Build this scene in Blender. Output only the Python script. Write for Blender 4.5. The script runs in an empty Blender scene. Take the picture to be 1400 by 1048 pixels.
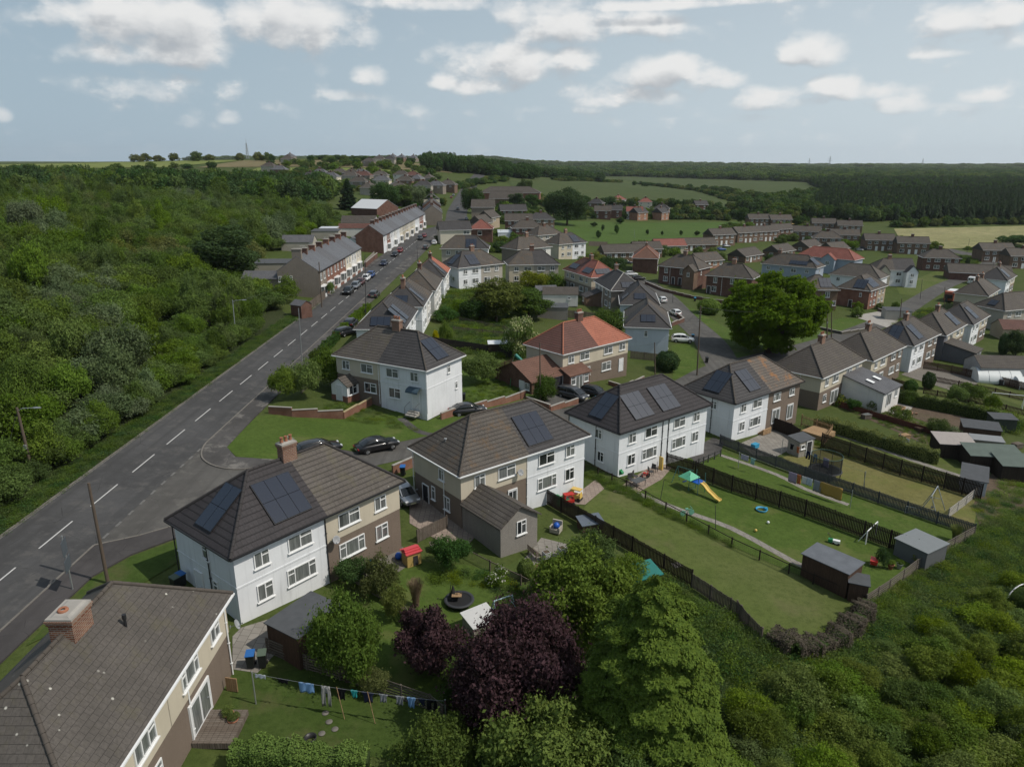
import bpy, bmesh, math, random
import numpy as np
from mathutils import Vector, Matrix
S = bpy.context.scene
COL = S.collection
R = math.radians
random.seed(7)

# ------------------------------------------------------------------ camera model and terrain
CZ = 29.0
PITCH = R(17.25)
FPX = 970.0
SP, CP = math.sin(PITCH), math.cos(PITCH)

def ss(a, b, t):
 t = max(0.0, min(1.0, (t-a)/(b-a)))
 return t*t*(3-2*t)

def H(x, y):
 z = -12*math.tanh((x+17)/115)
 z += ss(330, 1000, y)*(16-10*ss(-50, 300, x))
 if y > 300: z += 8*math.exp(-((x+190)/300)**2-((y-930)/260)**2)
 if y > 900:
  z += ss(900, 4200, y)*(8+7*math.sin(x*.0011+1.3)+4*math.sin(x*.0031))
 return z

def ray(px, py):
 u = px-700; v = 524-py
 return u, FPX*CP+v*SP, -FPX*SP+v*CP

def E(px, py, z):
 u, h, d = ray(px, py); t = (z-CZ)/d
 return u*t, h*t

def W(px, py, dz=0.0):
 "point of the ground (plus dz) seen at a pixel of the 1400 x 1048 photograph"
 z = 0.0
 for _ in range(60):
  x, y = E(px, py, z+dz)
  z = .5*z+.5*H(x, y)
 return Vector((x, y, z))

def G(x, y, dz=0.0):
 return Vector((x, y, H(x, y)+dz))

# ------------------------------------------------------------------ materials
MATS = {}
def nodes(name):
 m = bpy.data.materials.new(name); m.use_nodes = True
 nt = m.node_tree; nt.nodes.clear()
 out = nt.nodes.new('ShaderNodeOutputMaterial')
 return m, nt, out
def nd(nt, t, **kw):
 n = nt.nodes.new(t)
 for k, v in kw.items():
  if k.startswith('_'): setattr(n, k[1:], v)
  else:
   k2 = k.replace('__', ' ')
   n.inputs[k2].default_value = v
 return n
def mixc(nt, fac, a, b, mode='MIX'):
 n = nt.nodes.new('ShaderNodeMix'); n.data_type = 'RGBA'; n.blend_type = mode
 for sock, val in ((n.inputs[0], fac), (n.inputs[6], a), (n.inputs[7], b)):
  if hasattr(val, 'is_output') or isinstance(val, bpy.types.NodeSocket): nt.links.new(val, sock)
  elif isinstance(val, (int, float)): sock.default_value = val
  else: sock.default_value = (*val, 1) if len(val) == 3 else val
 return n.outputs[2]
def math_(nt, op, a, b=None, c=None, clamp=False):
 n = nt.nodes.new('ShaderNodeMath'); n.operation = op; n.use_clamp = clamp
 for s, v in zip(n.inputs, (a, b, c)):
  if v is None: continue
  if isinstance(v, bpy.types.NodeSocket): nt.links.new(v, s)
  else: s.default_value = v
 return n.outputs[0]
def ramp(nt, v, a, b):
 n = nt.nodes.new('ShaderNodeMapRange'); n.interpolation_type = 'SMOOTHSTEP'
 nt.links.new(v, n.inputs[0]); n.inputs[1].default_value = a; n.inputs[2].default_value = b
 return n.outputs[0]
def coords(nt, kind='Object', scale=1.0):
 tc = nt.nodes.new('ShaderNodeTexCoord')
 mp = nt.nodes.new('ShaderNodeMapping')
 nt.links.new(tc.outputs[kind], mp.inputs[0])
 if isinstance(scale, (int, float)): scale = (scale,)*3
 mp.inputs['Scale'].default_value = scale
 return mp.outputs[0]
def world_coords(nt):
 return nt.nodes.new('ShaderNodeNewGeometry').outputs['Position']
def noise(nt, vec, scale, detail=4, rough=.55):
 n = nd(nt, 'ShaderNodeTexNoise', Scale=scale, Detail=detail, Roughness=rough)
 nt.links.new(vec, n.inputs['Vector'])
 return n.outputs['Fac']
def objrand(nt):
 return nt.nodes.new('ShaderNodeObjectInfo').outputs['Random']
def bsdf(nt, out, col, rough=.8, spec=.3, metal=0.0, bump=None, bstr=.3, bdist=.02):
 b = nt.nodes.new('ShaderNodeBsdfPrincipled')
 if isinstance(col, bpy.types.NodeSocket): nt.links.new(col, b.inputs['Base Color'])
 else: b.inputs['Base Color'].default_value = (*col, 1)
 if isinstance(rough, bpy.types.NodeSocket): nt.links.new(rough, b.inputs['Roughness'])
 else: b.inputs['Roughness'].default_value = rough
 b.inputs['Specular IOR Level'].default_value = spec
 b.inputs['Metallic'].default_value = metal
 if bump is not None:
  bp = nt.nodes.new('ShaderNodeBump'); bp.inputs['Strength'].default_value = bstr
  bp.inputs['Distance'].default_value = bdist
  nt.links.new(bump, bp.inputs['Height']); nt.links.new(bp.outputs[0], b.inputs['Normal'])
 nt.links.new(b.outputs[0], out.inputs[0])
 return b
def mul(c, f): return tuple(min(1, x*f) for x in c)

def plain(name, col, rough=.6, spec=.4, metal=0.0, var=.12, ns=3.0, bump=0.0):
 if name in MATS: return MATS[name]
 m, nt, out = nodes(name)
 v = coords(nt)
 f = noise(nt, v, ns, 5)
 c = mixc(nt, f, mul(col, 1-var), mul(col, 1+var))
 bsdf(nt, out, c, rough, spec, metal, f if bump else None, bump)
 MATS[name] = m; return m

def rendered(name, col, grain=40.0, var=.1, dirt=.25, bump=.25, rough=.9):
 "rough-cast wall: fine grain, large faint blotches, weather streaks"
 if name in MATS: return MATS[name]
 m, nt, out = nodes(name)
 v = coords(nt)
 fine = noise(nt, v, grain, 3, .7)
 big = noise(nt, v, .45, 4)
 st = noise(nt, coords(nt, 'Object', (3.0, 3.0, .22)), 1.0, 4)
 c = mixc(nt, ramp(nt, fine, .3, .7), mul(col, 1-var), mul(col, 1+var))
 c = mixc(nt, ramp(nt, big, .35, .75), c, mixc(nt, .5, c, mul(col, .8)))
 c = mixc(nt, math_(nt, 'MULTIPLY', ramp(nt, st, .5, .78), dirt), c, mul(col, .55))
 bsdf(nt, out, c, rough, .2, 0, fine, bump, .02)
 MATS[name] = m; return m

def brick(name, c1, c2, mortar, bw=.23, rh=.078, ms=.012, var=.5, rough=.9):
 if name in MATS: return MATS[name]
 m, nt, out = nodes(name)
 v = coords(nt, 'UV')
 b = nd(nt, 'ShaderNodeTexBrick', Scale=1.0)
 b.inputs['Color1'].default_value = (*c1, 1); b.inputs['Color2'].default_value = (*c2, 1)
 b.inputs['Mortar'].default_value = (*mortar, 1)
 b.inputs['Mortar Size'].default_value = ms; b.inputs['Brick Width'].default_value = bw
 b.inputs['Row Height'].default_value = rh; b.inputs['Bias'].default_value = 0
 nt.links.new(v, b.inputs['Vector'])
 n = noise(nt, coords(nt), .8, 5)
 c = mixc(nt, ramp(nt, n, .3, .75), b.outputs['Color'], mixc(nt, .5, b.outputs['Color'], mul(c1, var)))
 bsdf(nt, out, c, rough, .2, 0, b.outputs['Fac'], -.4, .01)
 MATS[name] = m; return m

def tiles(name, c1, c2, gap=None, row=.40, wid=.34, lichen=0.0, moss=0.0, rough=.75, line=.065, stain=None):
 "roof covering: courses of interlocking tiles, every tile its own shade, blotches, lichen spots"
 if name in MATS: return MATS[name]
 m, nt, out = nodes(name)
 v = coords(nt, 'UV')
 b = nd(nt, 'ShaderNodeTexBrick', Scale=1.0)
 b.inputs['Color1'].default_value = (*c1, 1); b.inputs['Color2'].default_value = (*c2, 1)
 b.inputs['Mortar'].default_value = (*(gap or mul(c1, .35)), 1)
 b.inputs['Mortar Size'].default_value = .012; b.inputs['Brick Width'].default_value = wid
 b.inputs['Row Height'].default_value = row
 nt.links.new(v, b.inputs['Vector'])
 sep = nt.nodes.new('ShaderNodeSeparateXYZ'); nt.links.new(v, sep.inputs[0])
 fr = math_(nt, 'FRACT', math_(nt, 'DIVIDE', sep.outputs[1], row))
 # the tail of each course stands proud: dark joint, with the shade of the step painted in
 tail = math_(nt, 'SUBTRACT', 1.0, ramp(nt, fr, 0.0, line/row*2.2))
 wob = noise(nt, v, .9, 3)
 tail = math_(nt, 'MULTIPLY', tail, ramp(nt, wob, .1, .5))
 n = noise(nt, v, .55, 5, .6)
 n2 = noise(nt, v, 7.0, 4, .7)
 c = mixc(nt, ramp(nt, n, .3, .72), b.outputs['Color'], mixc(nt, .6, b.outputs['Color'], mul(c2, 1.35)))
 c = mixc(nt, ramp(nt, n2, .35, .8), c, mul(c1, .8))
 c = mixc(nt, math_(nt, 'MULTIPLY', tail, .85), c, gap or mul(c1, .3))
 if lichen:
  vo = nd(nt, 'ShaderNodeTexVoronoi', Scale=1.7); nt.links.new(v, vo.inputs['Vector'])
  sp = math_(nt, 'SUBTRACT', 1.0, ramp(nt, vo.outputs['Distance'], .07, .15))
  pick = ramp(nt, noise(nt, v, .35, 2), .48, .6)
  pick2 = math_(nt, 'GREATER_THAN', math_(nt, 'FRACT', math_(nt, 'MULTIPLY', vo.outputs['Color'], 7.3)), .3)
  c = mixc(nt, math_(nt, 'MULTIPLY', math_(nt, 'MULTIPLY', sp, pick), math_(nt, 'MULTIPLY', pick2, lichen)), c, (.46, .45, .40))
 if moss:
  c = mixc(nt, math_(nt, 'MULTIPLY', ramp(nt, noise(nt, v, .8, 5, .7), .5, .7), moss), c, stain or (.10, .09, .045))
 hgt = math_(nt, 'ADD', math_(nt, 'MULTIPLY', fr, -.7), math_(nt, 'MULTIPLY', b.outputs['Fac'], -.5))
 bsdf(nt, out, c, rough, .3, 0, hgt, .6, .03)
 MATS[name] = m; return m

def planks(name, c1, c2, wid=.14, horiz=False, rough=.85):
 if name in MATS: return MATS[name]
 m, nt, out = nodes(name)
 v = coords(nt, 'UV')
 sep = nt.nodes.new('ShaderNodeSeparateXYZ'); nt.links.new(v, sep.inputs[0])
 a = sep.outputs[1 if horiz else 0]
 q = math_(nt, 'DIVIDE', a, wid)
 fr = math_(nt, 'FRACT', q); fl = math_(nt, 'FLOOR', q)
 wn = nd(nt, 'ShaderNodeTexWhiteNoise', _noise_dimensions='1D'); nt.links.new(fl, wn.inputs['W'])
 g = noise(nt, coords(nt, 'UV', (1.2, 14, 1) if horiz else (14, 1.2, 1)), 2.0, 4, .7)
 c = mixc(nt, wn.outputs['Value'], c1, c2)
 c = mixc(nt, ramp(nt, g, .3, .8), c, mul(c1, .6))
 gap = math_(nt, 'LESS_THAN', fr, .1)
 c = mixc(nt, gap, c, mul(c1, .25))
 bsdf(nt, out, c, rough, .2, 0, g, .3, .01)
 MATS[name] = m; return m

def ground(name, cols, scales=(.05, .35, 3.0, 25.0), rough=.95, bump=.5, bare=None, bare_amt=.6, bd=.05):
 "lawns and rough ground in world metres: several scales of colour change"
 if name in MATS: return MATS[name]
 m, nt, out = nodes(name)
 v = world_coords(nt)
 n0 = noise(nt, v, scales[0], 3); n1 = noise(nt, v, scales[1], 4, .6)
 n2 = noise(nt, v, scales[2], 5, .7); n3 = noise(nt, v, scales[3], 3, .8)
 c = mixc(nt, ramp(nt, n1, .3, .7), mul(cols[0], .88), mul(cols[1], 1.08))
 c = mixc(nt, ramp(nt, n0, .4, .65), c, mixc(nt, .6, c, cols[2]))
 c = mixc(nt, ramp(nt, n2, .38, .72), c, mixc(nt, .75, c, mul(cols[0], .5)))
 c = mixc(nt, ramp(nt, n3, .3, .8), mixc(nt, .3, c, mul(cols[0], .45)), mixc(nt, .4, c, mul(cols[1], 1.3)))
 if bare:
  c = mixc(nt, math_(nt, 'MULTIPLY', ramp(nt, noise(nt, v, .22, 5, .65), .52, .68), bare_amt), c, bare)
 h = math_(nt, 'ADD', n3, math_(nt, 'MULTIPLY', n2, .6))
 bsdf(nt, out, c, rough, .1, 0, h, bump, bd)
 MATS[name] = m; return m

def leaf(name, c1, c2, c3=None, trans=.35, rscale=.7):
 if name in MATS: return MATS[name]
 m, nt, out = nodes(name)
 v = world_coords(nt)
 n = noise(nt, v, rscale, 3); f = noise(nt, v, 9.0, 2)
 r = objrand(nt)
 c = mixc(nt, ramp(nt, n, .35, .65), c1, c2)
 c = mixc(nt, ramp(nt, f, .35, .7), c, mixc(nt, .5, c, c3 or mul(c2, 1.3)))
 hs = nt.nodes.new('ShaderNodeHueSaturation'); nt.links.new(c, hs.inputs['Color'])
 nt.links.new(math_(nt, 'ADD', math_(nt, 'MULTIPLY', r, .02), .490), hs.inputs['Hue'])
 nt.links.new(math_(nt, 'ADD', math_(nt, 'MULTIPLY', math_(nt, 'FRACT', math_(nt, 'MULTIPLY', r, 17.3)), .5), .75), hs.inputs['Value'])
 nt.links.new(math_(nt, 'ADD', math_(nt, 'MULTIPLY', math_(nt, 'FRACT', math_(nt, 'MULTIPLY', r, 7.7)), .3), .9), hs.inputs['Saturation'])
 d = nt.nodes.new('ShaderNodeBsdfPrincipled'); d.inputs['Roughness'].default_value = .7
 d.inputs['Specular IOR Level'].default_value = .1
 t = nt.nodes.new('ShaderNodeBsdfTranslucent')
 nt.links.new(hs.outputs[0], d.inputs['Base Color'])
 tm = mixc(nt, .5, hs.outputs[0], (.10, .13, .02)); nt.links.new(tm, t.inputs[0])
 mx = nt.nodes.new('ShaderNodeMixShader'); mx.inputs[0].default_value = trans
 nt.links.new(d.outputs[0], mx.inputs[1]); nt.links.new(t.outputs[0], mx.inputs[2])
 nt.links.new(mx.outputs[0], out.inputs[0])
 MATS[name] = m; return m

def glass_pane(name='window_glass', dark=(.012, .015, .018), curtain=(.30, .32, .31), amt=.6):
 if name in MATS: return MATS[name]
 m, nt, out = nodes(name)
 r = objrand(nt)
 v = coords(nt, 'Object', (9.0, 9.0, .6))
 add = nt.nodes.new('ShaderNodeVectorMath'); add.operation = 'ADD'
 cmb = nt.nodes.new('ShaderNodeCombineXYZ'); nt.links.new(math_(nt, 'MULTIPLY', r, 50.0), cmb.inputs[0])
 nt.links.new(v, add.inputs[0]); nt.links.new(cmb.outputs[0], add.inputs[1])
 fold = noise(nt, add.outputs[0], 1.0, 3)
 big = noise(nt, add.outputs[0], .12, 1)
 has = ramp(nt, math_(nt, 'ADD', math_(nt, 'MULTIPLY', r, .6), math_(nt, 'MULTIPLY', big, .8)), .38, .6)
 cur = mixc(nt, ramp(nt, fold, .3, .7), mul(curtain, .5), curtain)
 c = mixc(nt, math_(nt, 'MULTIPLY', has, amt), dark, cur)
 bsdf(nt, out, c, .08, .6)
 MATS[name] = m; return m

def solar(name='solar_cells', rg=.33):
 if name in MATS: return MATS[name]
 m, nt, out = nodes(name)
 b = nd(nt, 'ShaderNodeTexBrick', Scale=1.0, _offset=0.0)
 b.inputs['Color1'].default_value = (.008, .013, .026, 1); b.inputs['Color2'].default_value = (.012, .017, .032, 1)
 b.inputs['Mortar'].default_value = (.004, .004, .005, 1); b.inputs['Mortar Size'].default_value = .02
 b.inputs['Brick Width'].default_value = 1.0; b.inputs['Row Height'].default_value = 1.65
 nt.links.new(coords(nt, 'UV'), b.inputs['Vector'])
 g = nd(nt, 'ShaderNodeTexBrick', Scale=1.0, _offset=0.0)
 g.inputs['Color1'].default_value = (0, 0, 0, 1); g.inputs['Color2'].default_value = (0, 0, 0, 1)
 g.inputs['Mortar'].default_value = (1, 1, 1, 1); g.inputs['Mortar Size'].default_value = .006
 g.inputs['Brick Width'].default_value = .166; g.inputs['Row Height'].default_value = .166
 nt.links.new(coords(nt, 'UV'), g.inputs['Vector'])
 c = mixc(nt, math_(nt, 'MULTIPLY', g.outputs['Color'], .25), b.outputs['Color'], (.03, .036, .042))
 bb = bsdf(nt, out, c, mixc(nt, b.outputs['Fac'], (rg,)*3, (.9,)*3), .8); nt.links.new(math_(nt, 'SUBTRACT', .8, math_(nt, 'MULTIPLY', b.outputs['Fac'], .75)), bb.inputs['Specular IOR Level'])
 MATS[name] = m; return m

def asphalt(name, col, patch=.25, wear=None):
 if name in MATS: return MATS[name]
 m, nt, out = nodes(name)
 v = world_coords(nt)
 n0 = noise(nt, v, .12, 4, .6); n1 = noise(nt, v, 1.2, 5, .65); n2 = noise(nt, v, 40.0, 2, .8)
 c = mixc(nt, ramp(nt, n0, .35, .7), mul(col, 1-patch), mul(col, 1+patch))
 c = mixc(nt, ramp(nt, n1, .35, .8), c, mixc(nt, .5, c, mul(col, 1.5)))
 c = mixc(nt, ramp(nt, n2, .3, .8), mixc(nt, .4, c, mul(col, .5)), c)
 if wear:
  c = mixc(nt, math_(nt, 'MULTIPLY', ramp(nt, noise(nt, v, .5, 6, .7), .5, .65), .7), c, wear)
 st = nt.nodes.new('ShaderNodeMapping'); st.inputs['Scale'].default_value = (1.1, .03, 1); nt.links.new(v, st.inputs[0])
 c = mixc(nt, math_(nt, 'MULTIPLY', ramp(nt, noise(nt, st.outputs[0], 1.0, 4, .6), .42, .7), .55), c, mul(col, .62))
 vo = nd(nt, 'ShaderNodeTexVoronoi', Scale=.22, _feature='DISTANCE_TO_EDGE'); nt.links.new(v, vo.inputs['Vector'])
 cr = math_(nt, 'MULTIPLY', math_(nt, 'LESS_THAN', vo.outputs['Distance'], .006), ramp(nt, n1, .45, .6))
 c = mixc(nt, math_(nt, 'MULTIPLY', cr, .6), c, mul(col, .4))
 bsdf(nt, out, c, .9, .2, 0, n2, .25, .01)
 MATS[name] = m; return m

def slabs(name, c1, c2, mortar, bw=.6, rh=.6, ms=.02):
 return brick(name, c1, c2, mortar, bw, rh, ms, .7)

# ------------------------------------------------------------------ mesh builder
class MB:
 def __init__(s): s.v = []; s.f = []; s.x = Matrix.Identity(4); s.smooth = set()
 def add(s, vs, fs, smooth=False):
  n = len(s.v)
  s.v += [tuple(s.x @ Vector(p)) for p in vs]
  k = len(s.f)
  s.f += [tuple(i+n for i in f) for f in fs]
  if smooth: s.smooth.update(range(k, len(s.f)))
  return s
 def face(s, *p): return s.add(p, [tuple(range(len(p)))])
 def box(s, cx, cy, z0, sx, sy, sz, rz=0.0):
  c, n = math.cos(rz), math.sin(rz)
  vs = []
  for z in (z0, z0+sz):
   for a, b in ((-.5, -.5), (.5, -.5), (.5, .5), (-.5, .5)):
    a *= sx; b *= sy
    vs.append((cx+a*c-b*n, cy+a*n+b*c, z))
  return s.add(vs, [(3, 2, 1, 0), (4, 5, 6, 7), (0, 1, 5, 4), (1, 2, 6, 5), (2, 3, 7, 6), (3, 0, 4, 7)])
 def beam(s, p, q, w, h, up=(0, 0, 1)):
  p, q = Vector(p), Vector(q); d = (q-p)
  if d.length < 1e-6: return s
  d.normalize(); u = Vector(up)
  if abs(d.dot(u)) > .98: u = Vector((1, 0, 0))
  a = d.cross(u).normalized()*w/2; b = a.cross(d).normalized()*h/2
  vs = [e+i*a+j*b for e in (p, q) for i, j in ((-1, -1), (1, -1), (1, 1), (-1, 1))]
  return s.add(vs, [(0, 1, 2, 3), (7, 6, 5, 4), (1, 0, 4, 5), (2, 1, 5, 6), (3, 2, 6, 7), (0, 3, 7, 4)])
 def tube(s, p, q, r, r2=None, n=8, cap=True):
  p, q = Vector(p), Vector(q); d = (q-p)
  if d.length < 1e-6: return s
  d.normalize(); u = Vector((0, 0, 1)) if abs(d.z) < .95 else Vector((1, 0, 0))
  a = d.cross(u).normalized(); b = a.cross(d)
  r2 = r if r2 is None else r2
  vs = []
  for e, rr in ((p, r), (q, r2)):
   for k in range(n):
    t = 2*math.pi*k/n; vs.append(e+a*math.cos(t)*rr+b*math.sin(t)*rr)
  fs = [(k, (k+1) % n, n+(k+1) % n, n+k) for k in range(n)]
  s.add(vs, fs, True)
  if cap: s.add(vs, [tuple(range(n))[::-1], tuple(range(n, 2*n))])
  return s
 def path(s, pts, r, n=6):
  for a, b in zip(pts, pts[1:]): s.tube(a, b, r, r, n)
  return s
 def lathe(s, prof, n=16, c=(0, 0, 0), smooth=True):
  vs = []; fs = []
  for r, z in prof:
   for k in range(n):
    t = 2*math.pi*k/n; vs.append((c[0]+r*math.cos(t), c[1]+r*math.sin(t), c[2]+z))
  for i in range(len(prof)-1):
   for k in range(n):
    fs.append((i*n+k, i*n+(k+1) % n, (i+1)*n+(k+1) % n, (i+1)*n+k))
  return s.add(vs, fs, smooth)
 def torus(s, c, r, t, n=24, m=8):
  vs = []; fs = []
  for k in range(n):
   a = 2*math.pi*k/n
   for j in range(m):
    b = 2*math.pi*j/m
    rr = r+t*math.cos(b); vs.append((c[0]+rr*math.cos(a), c[1]+rr*math.sin(a), c[2]+t*math.sin(b)))
  for k in range(n):
   for j in range(m):
    fs.append((k*m+j, ((k+1) % n)*m+j, ((k+1) % n)*m+(j+1) % m, k*m+(j+1) % m))
  return s.add(vs, fs, True)
 def loft(s, rings, cap=True, smooth=True):
  n = len(rings[0]); vs = [p for r in rings for p in r]; fs = []
  for i in range(len(rings)-1):
   for k in range(n):
    fs.append((i*n+k, i*n+(k+1) % n, (i+1)*n+(k+1) % n, (i+1)*n+k))
  s.add(vs, fs, smooth)
  if cap:
   m = (len(rings)-1)*n
   s.add(vs, [tuple(range(n))[::-1], tuple(range(m, m+n))])
  return s
 def prism(s, poly, z0, z1):
  n = len(poly)
  vs = [(x, y, z0) for x, y in poly]+[(x, y, z1) for x, y in poly]
  return s.add(vs, [tuple(range(n))[::-1], tuple(range(n, 2*n))]+[(k, (k+1) % n, n+(k+1) % n, n+k) for k in range(n)])
 def mesh(s, name, mat, fix=True):
  me = bpy.data.meshes.new(name)
  me.from_pydata(s.v, [], s.f)
  if fix:
   bm = bmesh.new(); bm.from_mesh(me)
   bmesh.ops.recalc_face_normals(bm, faces=bm.faces); bm.to_mesh(me); bm.free()
  uv_box(me)
  if s.smooth:
   fl = np.zeros(len(me.polygons), bool); fl[list(s.smooth)] = True
   me.polygons.foreach_set('use_smooth', fl)
  if mat is not None: me.materials.append(mat)
  me.update()
  return me
 def build(s, name, mat, parent=None, fix=True):
  o = bpy.data.objects.new(name, s.mesh(name, mat, fix)); COL.objects.link(o)
  if parent is not None: o.parent = parent
  return o

def uv_box(me):
 nl = len(me.loops)
 if nl == 0: return
 co = np.empty(len(me.vertices)*3); me.vertices.foreach_get('co', co); co = co.reshape(-1, 3)
 li = np.empty(nl, int); me.loops.foreach_get('vertex_index', li)
 pn = np.empty(len(me.polygons)*3); me.polygons.foreach_get('normal', pn); pn = pn.reshape(-1, 3)
 lt = np.empty(len(me.polygons), int); me.polygons.foreach_get('loop_total', lt)
 nn = np.repeat(pn, lt, axis=0)
 t = np.stack([-nn[:, 1], nn[:, 0], np.zeros(nl)], 1)
 ln = np.linalg.norm(t, axis=1); flat = ln < 1e-3
 t[flat] = (1, 0, 0); t[~flat] /= ln[~flat][:, None]
 b = np.cross(nn, t); b[flat] = (0, 1, 0)
 p = co[li]
 uv = np.stack([(p*t).sum(1), (p*b).sum(1)], 1)
 l = me.uv_layers.new(name='UVMap')
 l.data.foreach_set('uv', uv.ravel())

def tag(o, label=None, cat=None, group=None, kind=None):
 if label: o['label'] = label
 if cat: o['category'] = cat
 if group: o['group'] = group
 if kind: o['kind'] = kind
 return o
def thing(name, label, cat, loc=(0, 0, 0), rz=0.0, group=None):
 o = bpy.data.objects.new(name, None); COL.objects.link(o)
 o.location = loc; o.rotation_euler = (0, 0, rz); o.empty_display_size = .5
 return tag(o, label, cat, group)
def copy_tree(o, parent=None):
 c = o.copy(); COL.objects.link(c)
 if parent is not None: c.parent = parent
 for ch in list(o.children): copy_tree(ch, c)
 return c
def inst(name, me, parent=None, loc=(0, 0, 0), rz=0.0, scale=None, mat=None):
 o = bpy.data.objects.new(name, me); COL.objects.link(o)
 if parent is not None: o.parent = parent
 o.location = loc; o.rotation_euler = (0, 0, rz)
 if scale: o.scale = scale
 if mat is not None: setmat(o, mat)
 return o
def setmat(o, mat, i=0):
 o.material_slots[i].link = 'OBJECT'; o.material_slots[i].material = mat

# sheets draped on the terrain
def sheet(name, poly, mat, off, label=None, step=3.0, kind='structure', thick=0.0):
 "poly: world (x, y) points; a sheet lying off metres above the terrain"
 bm = bmesh.new()
 vs = [bm.verts.new((p[0], p[1], 0)) for p in poly]
 bm.faces.new(vs)
 xs = [p[0] for p in poly]; ys = [p[1] for p in poly]
 for ax, lo, hi in ((0, min(xs), max(xs)), (1, min(ys), max(ys))):
  k = math.ceil(lo/step)*step
  st = step if hi-lo < 150 else step*3
  while k < hi:
   co = (k, 0, 0) if ax == 0 else (0, k, 0); no = (1, 0, 0) if ax == 0 else (0, 1, 0)
   bmesh.ops.bisect_plane(bm, geom=bm.verts[:]+bm.edges[:]+bm.faces[:], plane_co=co, plane_no=no)
   k += st
 bmesh.ops.triangulate(bm, faces=[f for f in bm.faces if len(f.verts) > 4])
 for v in bm.verts: v.co.z = H(v.co.x, v.co.y)+off
 for f in bm.faces:
  f.normal_update()
  if f.normal.z < 0: f.normal_flip()
 if thick:
  r = bmesh.ops.extrude_face_region(bm, geom=bm.faces[:])
  for v in [e for e in r['geom'] if isinstance(e, bmesh.types.BMVert)]: v.co.z -= thick
  bmesh.ops.recalc_face_normals(bm, faces=bm.faces)
 me = bpy.data.meshes.new(name); bm.to_mesh(me); bm.free()
 uv_box(me); me.materials.append(mat)
 o = bpy.data.objects.new(name, me); COL.objects.link(o)
 tag(o, label, None, None, kind)
 return o
def pxpoly(pts): return [tuple(W(*p)[:2]) for p in pts]
def ribbon(center, w0, w1=None):
 "offset outline either side of a centre line"
 w1 = w0 if w1 is None else w1
 L, Rr = [], []
 for i, p in enumerate(center):
  a = Vector(center[max(0, i-1)]); b = Vector(center[min(len(center)-1, i+1)])
  d = (b-a).normalized(); n = Vector((-d.y, d.x))
  L.append(tuple(Vector(p)+n*w0)); Rr.append(tuple(Vector(p)-n*w1))
 return L+Rr[::-1]
def smooth_line(pts, k=6):
 out = []
 P = [Vector(p) for p in pts]; P = [2*P[0]-P[1]]+P+[2*P[-1]-P[-2]]
 for i in range(1, len(P)-2):
  for j in range(k):
   t = j/k; a, b, c, d = P[i-1], P[i], P[i+1], P[i+2]
   out.append(tuple(.5*((2*b)+(c-a)*t+(2*a-5*b+4*c-d)*t*t+(3*b-a-3*c+d)*t**3)))
 out.append(tuple(P[-2])); return out

EXPO = -.2; SUN = 3.9; SKY = .09; HAZE = .00004
CLOUD_D = (.50, .53, .565); CLOUD_L = (.98, .975, .96); VEIL_W = (.43, .56, .66); VEIL_E = (.71, .81, .87)

# ------------------------------------------------------------------ material palette
WHITE = rendered('white_render', (.68, .70, .72), 50, .05, .5, .15)
WHITE2 = rendered('old_white_render', (.62, .61, .58), 50, .06, .3, .2)
CREAM = rendered('cream_render', (.50, .45, .355), 45, .08, .22, .2)
PEBBLE = rendered('brown_pebbledash', (.175, .138, .11), 26, .35, .2, .5)
GREYDASH = rendered('grey_pebbledash', (.23, .215, .195), 26, .3, .25, .5)
TAN = rendered('tan_render', (.36, .30, .22), 40, .12, .25, .25)
BEIGE = rendered('beige_dash', (.36, .335, .29), 30, .2, .2, .3)
BLUEGREY = rendered('blue_grey_render', (.30, .35, .42), 40, .06, .15, .2)
DARKGREY = rendered('slate_grey_render', (.13, .13, .145), 40, .1, .15, .2)
STONE = rendered('grey_brown_dash', (.215, .185, .155), 26, .3, .25, .5)
BRICK = brick('red_brick', (.20, .062, .038), (.26, .10, .06), (.22, .19, .16))
BRICK2 = brick('dark_red_brick', (.115, .045, .032), (.16, .07, .05), (.14, .12, .10))
BRICK3 = brick('brown_brick', (.15, .085, .055), (.20, .12, .08), (.19, .16, .13))
BRICKO = brick('orange_brick', (.30, .13, .07), (.36, .17, .10), (.28, .24, .2))
CHIMB = brick('chimney_brick', (.15, .055, .033), (.24, .11, .065), (.27, .24, .20), .30, .105, ms=.018)
WALLB = brick('garden_wall_brick', (.21, .075, .045), (.27, .11, .06), (.22, .19, .16))
TBROWN = tiles('weathered_brown_tiles', (.074, .064, .055), (.094, .083, .073), lichen=.7, moss=.35)
TBROWN2 = tiles('plain_brown_tiles', (.064, .054, .046), (.080, .070, .061), lichen=.15, moss=.25)
TMOSS = tiles('mossy_brown_tiles', (.068, .059, .050), (.085, .075, .065), lichen=.3, moss=.5, stain=(.13, .075, .03))
TORA = tiles('orange_stained_tiles', (.098, .083, .07), (.118, .1, .084), lichen=.3, moss=.75, stain=(.27, .115, .03))
TSQ = tiles('square_brown_tiles', (.066, .059, .052), (.083, .074, .066), (.030, .027, .024), row=.34, wid=.34, lichen=1.0, moss=.3, line=.012)
TDARK = tiles('new_charcoal_tiles', (.030, .027, .029), (.038, .034, .036), row=.46)
TDARK2 = tiles('charcoal_tiles', (.044, .042, .043), (.057, .054, .054), row=.42, lichen=.1)
TRED = tiles('orange_red_tiles', (.29, .10, .062), (.35, .13, .082), row=.36)
TREDD = tiles('red_tiles', (.19, .066, .05), (.23, .085, .065), row=.36)
TMAROON = tiles('maroon_tiles', (.098, .046, .036), (.122, .058, .046), row=.40)
TRUST = tiles('rust_brown_tiles', (.120, .062, .044), (.148, .078, .056), row=.4)
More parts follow.
